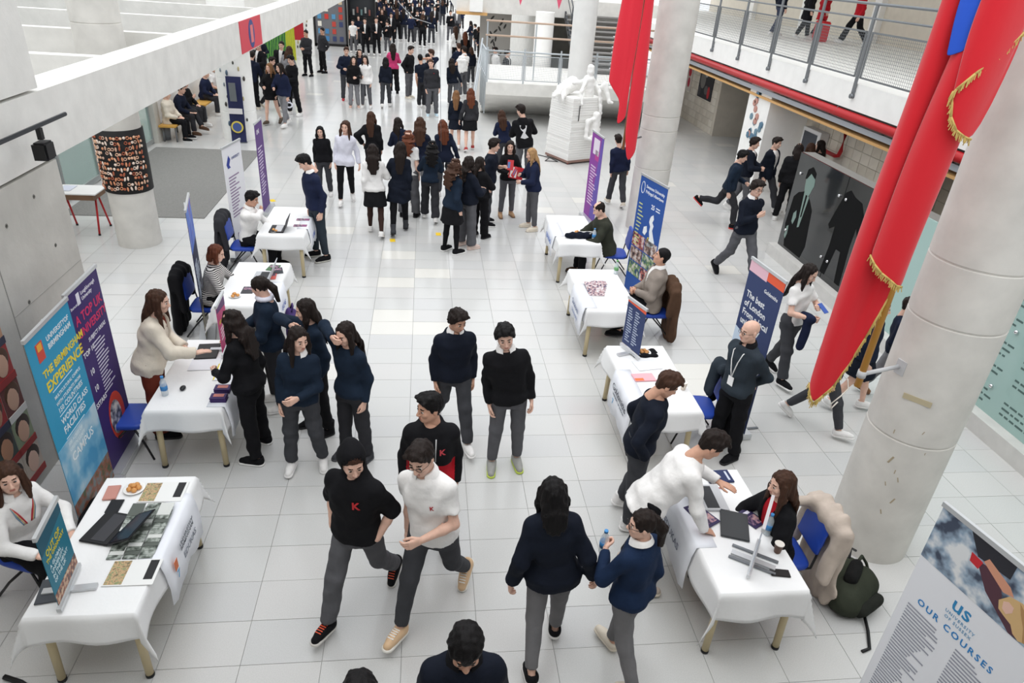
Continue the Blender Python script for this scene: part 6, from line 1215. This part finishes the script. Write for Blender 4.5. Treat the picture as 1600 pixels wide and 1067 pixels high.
person(1.44, 28.41, 1.84, 215, 'boy with white towel over shirt and a neon yellow belt', arms=('hold','hold'), top=('shirt','white',{'sleeve':'short'}), bot=('straight','grey'), hair=('short','dark'), skin='mid', extra=(('patch',((-.15,.04),(.15,.04),(.15,.0),(-.15,.0)),(216,220,40),True),), side=-3.7, bend=-1)
person(1.33, 30.17, 1.76, 200, 'boy in navy sweater just behind the white towel boy', arms=('hold','hold'), top=('sweater','navy'), bot=('straight','dgrey'), hair=('short','brown'), side=-1.4, bend=1)
person(1.82, 34.24, 1.86, 180, 'girl in black with long ginger hair walking away near the rail', arms=('down','down'), top=('sweater','black'), bot=('straight','black'), hair=('long','auburn'), sex='f', lod=2, side=1.5, bend=2)
person(1.51, 36.90, 1.86, 185, 'girl in white printed hoodie walking away near the rail', arms=('down','down'), top=('hoodie','white'), bot=('straight','black'), hair=('long','brown'), sex='f', lod=2, extra=(('patch',((-.04,.3),(.05,.32),(.02,.2),(.06,.12),(-.05,.1),(0,.2)),(30,30,34),True),), side=3.0, bend=2)
person(-4.88, 31.69, 1.78, 330, 'left guard in dark uniform sweater with hands clasped in front', arms=('belly','belly'), top=('sweater','char'), bot=('straight','black'), hair=('crop','dark'), width=1.15, skin='mid', shoe=('slip','black','black'), side=2.6, bend=0)
person(-4.41, 32.78, 1.82, 300, 'right guard in dark uniform sweater with hands behind his back', arms=('behind','behind'), top=('sweater','char'), bot=('straight','black'), hair=('crop','dark'), width=1.15, hy=30, skin='mid', shoe=('slip','black','black'), side=6.1, bend=-4)
person(-5.52, 24.13, 1.80, 178, 'boy in navy hooded sweatshirt facing away by the climbing-hold column', arms=('hold','hold'), top=('hoodie','navy'), bot=('straight','black'), hair=('crop','dark'), shoe=('sneaker','cream','white'), side=-9.0, bend=2)
person(-6.06, 25.59, 1.67, 30, 'girl with long reddish hair half hidden by the climbing-hold column', arms=('hold','hold'), top=('sweater','black'), bot=('straight','lgrey'), hair=('long','auburn'), sex='f', side=6.6, bend=6)
person(-5.73, 26.29, 1.86, 340, 'boy in black blazer over white shirt looking down at his phone', arms=('hold','hold'), top=('blazer','black',{'inner':'white','open':.03}), bot=('straight','black'), hair=('short','dark'), hp=25, side=8.6, bend=-1)
person(-5.09, 26.86, 1.84, 0, 'young man in black blazer and white shirt before the green mural', arms=('down','down'), top=('blazer','black',{'inner':'white','open':.04}), bot=('straight','black'), hair=('crop','dark'), side=9.0, bend=2)
person(-4.71, 25.95, 1.79, 160, 'girl with long straight hair and light grey jacket facing the mural', arms=('hold','hold'), top=('jacket','lgrey'), bot=('straight','dgrey'), hair=('long','brown'), sex='f', side=-9.0, bend=6)
person(-5.00, 24.25, 1.66, 80, 'boy in black jacket striding behind the girl in shorts', legs='walkR', arms=('down','hold'), top=('jacket','char'), bot=('straight','char'), hair=('short','dark'), shoe=('sneaker','cream','white'), side=2.1, bend=14)
person(-4.54, 22.16, 1.71, 345, 'girl with long fair-tipped hair in black cardigan and shorts, bare legs', legs='strollR', arms=('hold','down'), top=('cardigan','black'), bot=('shorts','black'), hair=('long','light'), sex='f', hy=-20, shoe=('slip',(84,70,56),(70,58,46)), side=4.4, bend=1)
person(-4.13, 21.88, 1.76, 330, 'girl with long hair in navy jacket carrying a small white bag', legs='strollL', arms=('hold','down'), top=('hoodie','blue'), bot=('slim','lgrey'), hair=('long','dark'), sex='f', hy=-25, shoe=('sneaker','white','white'), bend=2)
person(-4.15, 23.61, 1.80, 320, 'boy in black hoodie with hands together right of the girl group', legs='standw', arms=('belly','belly'), top=('hoodie','black'), bot=('straight','black'), hair=('short','black'), hp=14, shoe=('sneaker','white','white'), side=3.5, bend=-1)
person(-6.72, 19.75, 1.66, 85, 'person in long cream coat seated at the near end of the bench', legs='sit', arms=('lap','lap'), top=('coat','cream',{'hem':-.1}), bot=('straight','black'), hair=('short','dark'), hp=10, shoe=('sneaker','black','white'))
person(-6.74, 20.55, 1.70, 82, 'boy in navy sweater leaning forward on the bench', legs='sitcross', arms=('lap','lap'), top=('sweater','navy'), bot=('straight','char'), hair=('short','dark'), bend=18, hp=6, shoe=('slip','brown','brown'))
person(-6.74, 21.40, 1.70, 78, 'student in black sweater chatting third along the bench', legs='sit', arms=('chest','lap'), top=('sweater','black'), bot=('straight','char'), hair=('short','dark'), shoe=('sneaker','white','white'))
person(-6.75, 23.20, 1.72, 80, 'boy in blue-navy sweater seated on the farther bench', legs='sit', arms=('lap','lap'), top=('sweater','blue'), bot=('straight','char'), hair=('crop','brown'), bend=12)
person(-6.76, 24.20, 1.74, 80, 'boy in white polo seated at the far end of the farther bench', legs='sit', arms=('lap','lap'), top=('polo','white'), bot=('straight','char'), hair=('short','dark'), bend=8)
person(4.33, 15.08, 1.58, 185, 'man in navy sweater standing behind the hanging red flag', legs='strollL', arms=('down','down'), top=('sweater','blue'), bot=('straight','dgrey'), hair=('short','dark'), shoe=('sneaker','cream','white'), side=9.0, bend=3)
person(3.12, 11.05, 1.74, 272, 'balding man in olive jacket seated at the far right table with phone', legs='sit', arms=('table','table'), top=('coat','olive'), bot=('straight','black'), hair=('balding','dark'), bend=16, hp=18, width=1.12, shoe=('slip','brown','black'))
person(3.28, 8.85, 1.76, 262, 'man in grey tweed blazer seated at the second right table looking up', legs='sit', arms=('belly','belly'), top=('blazer','tweed',{'inner':'white','open':.04}), bot=('straight','black'), hair=('crop','black'), hp=-12, hy=-10, bend=-4, width=1.1, collar='white', skin='mid', shoe=('slip','black','black'))
person(2.98, 4.08, 1.68, 272, 'woman in red top and black cardigan seated at the front right table', legs='sit', arms=('table','hold'), top=('cardigan','black',{'inner':'red','open':.05}), bot=('straight','red'), hair=('long','brown'), sex='f', hp=4, hy=0, lod=0, bend=8, shoe=('slip','black','black'))
person(6.46, 13.93, 1.69, 62, 'boy in navy zip sweater running with orange-soled trainers', legs='runR', arms=('down','hold'), top=('sweater','teal'), bot=('straight','char'), hair=('mop','black'), hp=14, shoe=('sneaker','black',(214,70,66)), side=3.6, bend=9)
person(7.20, 14.85, 1.70, 60, 'boy in black jacket over white t-shirt behind the running boy', legs='strollR', arms=('hold','hold'), top=('jacket','ink',{'inner':'white','open':.07}), bot=('straight','grey'), hair=('mop','dark'))
person(7.82, 15.05, 1.72, 35, 'boy in navy jacket over long white shirt walking by the panel', legs='walkL', arms=('down','down'), top=('jacket','ink',{'inner':'white','open':.07,'hem':-.12}), bot=('straight','dgrey'), hair=('short','dark'), shoe=('sneaker','white','white'))
person(5.52, 10.93, 1.84, 15, 'boy in black sweater and glasses striding past with hand at chest', legs='walkL', arms=('chest','back'), top=('sweater','ink'), bot=('straight','grey'), hair=('mop','dark'), hp=10, collar='white', extra=(('glasses',),), shoe=('slip','black','black'), bend=2)
person(8.06, 14.40, 1.72, 150, 'student in black jacket with white collar behind the black panel', arms=('down','down'), top=('jacket','black'), bot=('straight','black'), hair=('mid','dark',.9), collar='white')
person(8.55, 14.75, 1.66, 200, 'brown-haired student in navy top behind the black panel', arms=('hold','hold'), top=('sweater','blue'), bot=('straight','dgrey'), hair=('mid','brown'), sex='f')
person(8.98, 15.10, 1.66, 230, 'long-haired student in black furthest behind the black panel', arms=('hold','hold'), top=('sweater','black'), bot=('straight','black'), hair=('long','dark'), sex='f')
person(4.77, 7.58, 1.69, 25, 'girl in white t-shirt reading her phone with a navy sweater on her arm', legs='strollR', arms=('hold','phone'), top=('tee','white'), bot=('straight','dgrey'), hair=('long','dark'), sex='f', hp=26, hy=10, shoe=('sneaker','black','white'), lod=0, side=-1.4, bend=1)
person(4.72, 6.46, 1.54, 60, 'walking student in navy sweater mostly hidden by the fringed flag', legs='walkR', arms=('down','down'), top=('sweater','navy'), bot=('slim','dgrey'), hair=('long','dark'), sex='f', hp=10, shoe=('sneaker','white','white'), side=-4.6, bend=-4)
person(5.39, 6.84, 1.54, 60, 'bare-legged student in white and blue trainers behind the flag pole', legs='strollL', arms=('down','down'), top=('sweater','navy'), bot=('skirt','ink'), hair=('long','brown'), sex='f', shoe=('sneaker','white','white'), side=-2.3, bend=-2)
person(5.93, 7.05, 1.48, 55, 'student in navy with tan shoes passing behind the front right column', legs='strollR', arms=('down','down'), top=('sweater','navy'), bot=('straight','lgrey'), hair=('short','dark'), shoe=('sneaker',(150,106,74),(120,84,60)), side=-4.4, bend=-4)
person(11.40, 23.70, 1.72, 100, 'person in navy jeans walking on the balcony, only legs in view', bot=('straight','denim'), top=('sweater','ink'), z0=3.15, legs='strollL', shoe=('sneaker','white','white'))
person(12.10, 23.20, 1.72, 80, 'person in black trousers on the balcony beside the red bag', bot=('straight','black'), top=('coat','black'), z0=3.15, legs='strollL', shoe=('sneaker','white','white'))
person(13.00, 23.90, 1.72, 80, 'person in red coat on the balcony, half cut by the frame', bot=('straight','char'), top=('coat','red'), z0=3.15, legs='strollL', shoe=('sneaker','white','white'))
person(13.30, 22.30, 1.72, 250, 'person in flared black trousers striding along the balcony', bot=('wide','black'), legs='walkR', top=('sweater','red'), z0=3.15, shoe=('sneaker','white','white'))
person(2.86, 30.20, 1.70, 300, 'dark-haired person in white shirt standing behind the landing mesh', top=('shirt','white'), bot=('straight','char'), lod=2)
person(3.22, 29.40, 1.70, 60, 'person in black vest over white standing behind the landing mesh', top=('jacket','black',{'inner':'white'}), bot=('straight','char'), lod=2)
# ---------------------------------------------------------------- things held or worn, and the far crowd
def who(s_): return next(o for o in bpy.data.objects if o.get('category') == 'person' and s_ in o['label'])
def held(o_name, label, cat, p, i, off, d, c, rot=(0, 0, 0), parts=()):
    r_ = who(p); w = wrist(r_, i, off); t = thing(o_name, label, cat, w, r_.rotation_euler.z); MB().box((0, 0, 0), d).build('cover', plain(c), t, rot=[R(a) for a in rot])
    for n_, dd, pos, c2 in parts: MB().box(pos, dd).build(n_, plain(c2), t, rot=[R(a) for a in rot])
    return t
held('smartphone', 'phone in the hand of the girl in white t-shirt', 'phone', 'white t-shirt reading her phone', 1, (-.03, -.08, .03), (.075, .15, .009), (60, 90, 170), (30, 0, 0))
held('folder', 'red and white folder held by the girl in black', 'folder', 'red and white folder', 0, (.15, -.04, .03), (.30, .02, .24), (190, 36, 46), (-15, 12, 0), (('white_page', (.14, .022, .2), (-.06, 0, 0), (236, 234, 232)),))
held('leaflet', 'red leaflet handed over by the curly-haired boy', 'leaflet', 'curly-haired boy', 1, (-.02, -.12, .05), (.02, .12, .2), (188, 44, 52), (0, 25, 0), (('blue_print', (.022, .05, .12), (0, .03, 0), (90, 120, 170)),))
held('leaflet', 'red leaflet read by the blonde girl', 'leaflet', 'blonde girl', 0, (.03, -.12, .06), (.12, .02, .2), (188, 44, 52), (-25, 0, 0), (('blue_print', (.05, .022, .12), (.03, 0, 0), (90, 120, 170)),))
held('smartphone', 'dark phone held by the girl in white hoodie', 'phone', 'white hoodie and grey trousers', 0, (.02, -.08, .0), (.07, .02, .14), (50, 34, 34))
held('smartphone', 'dark phone in the lowered hand of the striding boy', 'phone', 'striding past', 1, (0, -.05, -.1), (.02, .075, .14), (36, 32, 34))
w = wrist(who('holding a water bottle'), 1, (-.035, -.045, -.09)); bottle(0, 0, 'water bottle held by the girl in navy sweatshirt', loc=w)
r_ = who('white t-shirt reading'); w = wrist(r_, 0, (.0, -.02, -.02)); coat('folded_sweater', 'navy sweater hung over the arm of the girl in white t-shirt', w.x, w.y, 25, 'blue', [((0, 0, w.z+.02), (.0, .12, w.z+.02), .05, .05, 1), ((0, .05, w.z), (.0, .05, w.z-.38), .07, .06, .8)])['category'] = 'sweater'
r_ = who('small white bag'); w = wrist(r_, 1, (0, 0, -.22)); t = thing('handbag', 'small white bag in the hand of the girl in navy jacket', 'handbag', w); q = MB(); q.path([(.09*math.cos(a*math.pi/8), 0, .07*math.sin(a*math.pi/8)) for a in range(17)], .022, 8); q.build('body', plain((226, 226, 238)), t); MB().path([(-.06, 0, .06), (-.03, 0, .15), (.03, 0, .15), (.06, 0, .06)], .006).build('strap', plain((226, 226, 238)), t)
r_ = who('white towel'); coat('towel', 'white towel lying over the shoulder of the neon belt boy', r_.location.x-.02, r_.location.y-.17, 10, 'white', [((-.12, 0, 1.36), (.12, 0, 1.36), .05, .05, .7), ((-.14, 0, 1.3), (-.10, -.01, 1.0), .07, .09, .45), ((.06, 0, 1.3), (.06, -.01, 1.02), .08, .07, .45)])['category'] = 'towel'
r_ = who('red coat on the balcony'); 
t = thing('red_bag', 'large red bag standing on the balcony floor beside the red coat', 'bag', (12.75, 23.3, 3.15)); MB().box((0, 0, .3), (.3, .5, .6)).build('body', plain((216, 40, 50)), t, bevel=.03); MB().path([(0, -.12, .58), (0, -.1, .75), (0, .1, .75), (0, .12, .58)], .012).build('handle', plain((180, 30, 40)), t)
for o_, nm in ((who('embroidered blouse'), 0),):
    q = MB()
    for sx, c in ((-1, 0), (1, 0)):
        pass
# embroidery bands on the blouse
r_ = who('embroidered blouse')
# far crowd: a few kinds, copied with all their parts
def copy_person(src, x, y, rz, s_, label, group):
    r_ = src.copy(); col.objects.link(r_); r_.location = (x, y, 0); r_.rotation_euler = (0, 0, R(rz)); r_.scale = (s_, s_, s_); r_['label'] = label; r_['group'] = group
    for ch in src.children:
        c = ch.copy(); col.objects.link(c); c.parent = r_
        for g in ch.children: d = g.copy(); col.objects.link(d); d.parent = c
    return r_
G = 'far crowd down the hall'
kinds = [dict(top=('tee', 'white'), bot=('straight', 'grey'), hair=('crop', 'dark'), arms=('down', 'down')), dict(top=('blazer', 'black', {'inner': 'white', 'open': .035}), bot=('straight', 'black'), hair=('short', 'dark'), arms=('hold', 'down')), dict(top=('sweater', 'black'), bot=('straight', 'grey'), hair=('short', 'dark'), arms=('chest', 'down'), collar='white'),
         dict(top=('sweater', 'navy'), bot=('straight', 'dgrey'), hair=('long', 'dark'), sex='f', arms=('hold', 'hold')), dict(top=('sweater', 'black'), bot=('straight', 'black'), hair=('long', 'brown'), sex='f', arms=('hold', 'down')), dict(top=('jacket', 'ink'), bot=('straight', 'dgrey'), hair=('mid', 'brown'), sex='f', arms=('down', 'hold')), dict(top=('sweater', 'blue'), bot=('straight', 'char'), hair=('short', 'dark'), arms=('hold', 'hold')), dict(top=('jacket', 'grey', {'inner': 'white'}), bot=('straight', 'char'), hair=('short', 'dark'), arms=('down', 'down'))]
DESC = ['white t-shirt', 'black blazer and white shirt', 'black sweater with white collar', 'navy sweater and long dark hair', 'black top and long brown hair', 'dark jacket and brown hair', 'blue-navy sweater', 'grey jacket over white']
protos = {}
CROWD = [(-3.78, 40.47, 0, 0.933, 0, 'student in white t-shirt, standing left of the far row'),
 (-3.09, 39.68, 0, 1.044, 1, 'student in black blazer and white shirt, first in the far front row'),
 (-2.52, 39.67, 10, 1.088, 1, 'student in black blazer and white shirt, second in the far front row'),
 (-2.02, 41.01, 340, 0.933, 2, 'student in black sweater with white collar, third in the far front row'),
 (-1.73, 47.39, 180, 1.064, 4, 'student in black top and long brown hair, walking away behind the front row'),
 (-1.34, 47.61, 180, 1.088, 3, 'student in navy sweater and long dark hair, walking away in the far middle'),
 (-0.87, 46.04, 170, 0.999, 6, 'student in blue-navy sweater, turning right in the far middle'),
 (-0.49, 46.6, 0, 1.088, 2, 'student in black sweater with white collar, facing us beneath the hanging cable'),
 (-0.14, 47.52, 10, 1.088, 1, 'student in black blazer and white shirt, under the hanging cable loop'),
 (-0.17, 44.69, 150, 1.054, 4, 'student in black top and long brown hair, in dark skirt beside the cable loop'),
 (0.37, 46.34, 180, 1.088, 3, 'student in navy sweater and long dark hair, tall and back-turned beside the cable end'),
 (0.65, 53.84, 0, 1.013, 1, 'student in black blazer and white shirt, behind the back-turned girl'),
 (1.3, 59.41, 180, 1.085, 5, 'student in dark jacket and brown hair, walking off alone'),
 (1.57, 48.46, 5, 1.088, 2, 'student in black sweater with white collar, walking towards us by the right wall'),
 (2.08, 51.15, 0, 1.085, 7, 'student in grey jacket over white, beside the black sweater walker'),
 (2.72, 57.66, 200, 0.958, 6, 'student in blue-navy sweater, behind the two walkers at right'),
 (-3.75, 46.97, 20, 0.882, 5, 'student in dark jacket and brown hair, at the left of the second far row'),
 (-3.75, 54.62, 120, 0.882, 6, 'student in blue-navy sweater, bending left in the second far row'),
 (-3.56, 53.99, 10, 0.979, 4, 'student in black top and long brown hair, left of centre in second far row'),
 (-3.07, 52.41, 340, 0.932, 3, 'student in navy sweater and long dark hair, in the second far row'),
 (-2.78, 52.6, 0, 0.958, 4, 'student in black top and long brown hair, with crossed arms in the second far row'),
 (-3.04, 44.55, 0, 0.922, 4, 'student in black top and long brown hair, half hidden between the two blazers'),
 (-2.59, 55.14, 180, 0.978, 6, 'student in blue-navy sweater, right of the crossed-arms girl'),
 (-2.14, 53.0, 200, 0.898, 6, 'student in blue-navy sweater, turned away in the far middle'),
 (-3.69, 64.35, 0, 0.882, 5, 'student in dark jacket and brown hair, at the back left of the crowd'),
 (-3.01, 69.36, 0, 0.882, 4, 'student in black top and long brown hair, at the back, behind the second row'),
 (-2.51, 71.42, 10, 0.882, 3, 'student in navy sweater and long dark hair, further back in the crowd centre'),
 (-1.79, 70.44, 350, 0.882, 4, 'student in black top and long brown hair, right of centre behind'),
 (-1.33, 64.89, 0, 0.882, 2, 'student in black sweater with white collar, in a small gap far behind'),
 (-0.96, 69.57, 180, 0.886, 6, 'student in blue-navy sweater, far behind the cable'),
 (-0.04, 68.82, 180, 0.909, 4, 'student in black top and long brown hair, far behind the cable loop'),
 (0.6, 70.92, 0, 0.906, 3, 'student in navy sweater and long dark hair, far behind the tall back-turned girl'),
 (1.25, 74.84, 180, 0.882, 5, 'student in dark jacket and brown hair, far down the hall right of centre'),
 (1.97, 73.75, 0, 0.882, 1, 'student in black blazer and white shirt, far down the hall near the right wall'),
 (2.6, 76.06, 180, 0.882, 6, 'student in blue-navy sweater, last of the crowd by the right wall'),
 (2.79, 68.19, 180, 0.882, 3, 'student in navy sweater and long dark hair, just before the right hall wall'),
 (2.68, 44.8, 240, 0.926, 3, 'student in navy sweater and long dark hair, first along the ramp rail'),
 (2.88, 43.62, 250, 0.885, 2, 'student in black sweater with white collar, second along the ramp rail'),
 (2.88, 40.71, 260, 0.945, 4, 'student in black top and long brown hair, third along the ramp rail'),
 (2.91, 38.65, 270, 0.939, 6, 'student in blue-navy sweater, pressed against the landing rail'),
 (1.95, 31.69, 200, 0.882, 5, 'student in dark jacket and brown hair, half hidden behind the ramp rail posts'),
 (-2.57, 46.19, 0, 1.076, 4, 'student in black top and long brown hair, hidden behind the third of the front row'),
 (-1.99, 45.1, 0, 1.015, 1, 'student in black blazer and white shirt, just right of the front row'),
 (-3.75, 48.25, 10, 0.944, 4, 'student in black top and long brown hair, at the far left edge of the crowd'),
 (-3.75, 49.32, 0, 0.9, 2, 'student in black sweater with white collar, left in the second far row, head low'),
 (-3.57, 57.09, 180, 0.932, 3, 'student in navy sweater and long dark hair, back-turned at the left of the crowd'),
 (-3.0, 59.78, 0, 0.948, 5, 'student in dark jacket and brown hair, in the third far row left of centre'),
 (-2.28, 60.31, 180, 0.958, 4, 'student in black top and long brown hair, in the third far row centre'),
 (-1.73, 58.4, 0, 0.956, 6, 'student in blue-navy sweater, in the third far row beside the centre girl'),
 (-0.95, 57.84, 0, 0.975, 1, 'student in black blazer and white shirt, in the third far row behind the cable'),
 (-0.46, 57.1, 10, 1.015, 5, 'student in dark jacket and brown hair, in the third far row right of the cable'),
 (0.16, 57.53, 180, 1.025, 6, 'student in blue-navy sweater, in the third far row near the loop end'),
 (1.01, 62.77, 0, 1.002, 2, 'student in black sweater with white collar, in the third far row at right'),
 (-3.75, 62.51, 0, 0.882, 6, 'student in blue-navy sweater, in the fourth far row at left'),
 (-3.58, 67.32, 0, 0.882, 4, 'student in black top and long brown hair, in the fourth far row left of centre'),
 (-2.04, 67.15, 180, 0.913, 5, 'student in dark jacket and brown hair, in the fourth far row centre'),
 (-0.52, 71.56, 0, 0.882, 1, 'student in black blazer and white shirt, in the fourth far row right of centre'),
 (0.32, 75.77, 0, 0.882, 6, 'student in blue-navy sweater, deep in the crowd at right'),
 (1.77, 79.01, 180, 0.882, 4, 'student in black top and long brown hair, deep in the crowd by the wall'),
 (-7.14, 30.38, 0, 0.882, 4, 'student in black top and long brown hair, behind the column in the left group'),
 (-6.53, 30.93, 20, 0.882, 5, 'student in dark jacket and brown hair, at the back of the left group'),
 (-3.68, 42.91, 0, 0.962, 3, 'student in navy sweater and long dark hair, between the white t-shirt and the blazers')]
for i, (x, y, rz, s_, k, lb) in enumerate(CROWD):
    if k not in protos: protos[k] = person(x, y, 1.70*s_, rz, lb, lod=2, group=G, **kinds[k]); protos[k]['s0'] = s_
    else: copy_person(protos[k], x, y, rz, s_/protos[k]['s0'], lb, G)
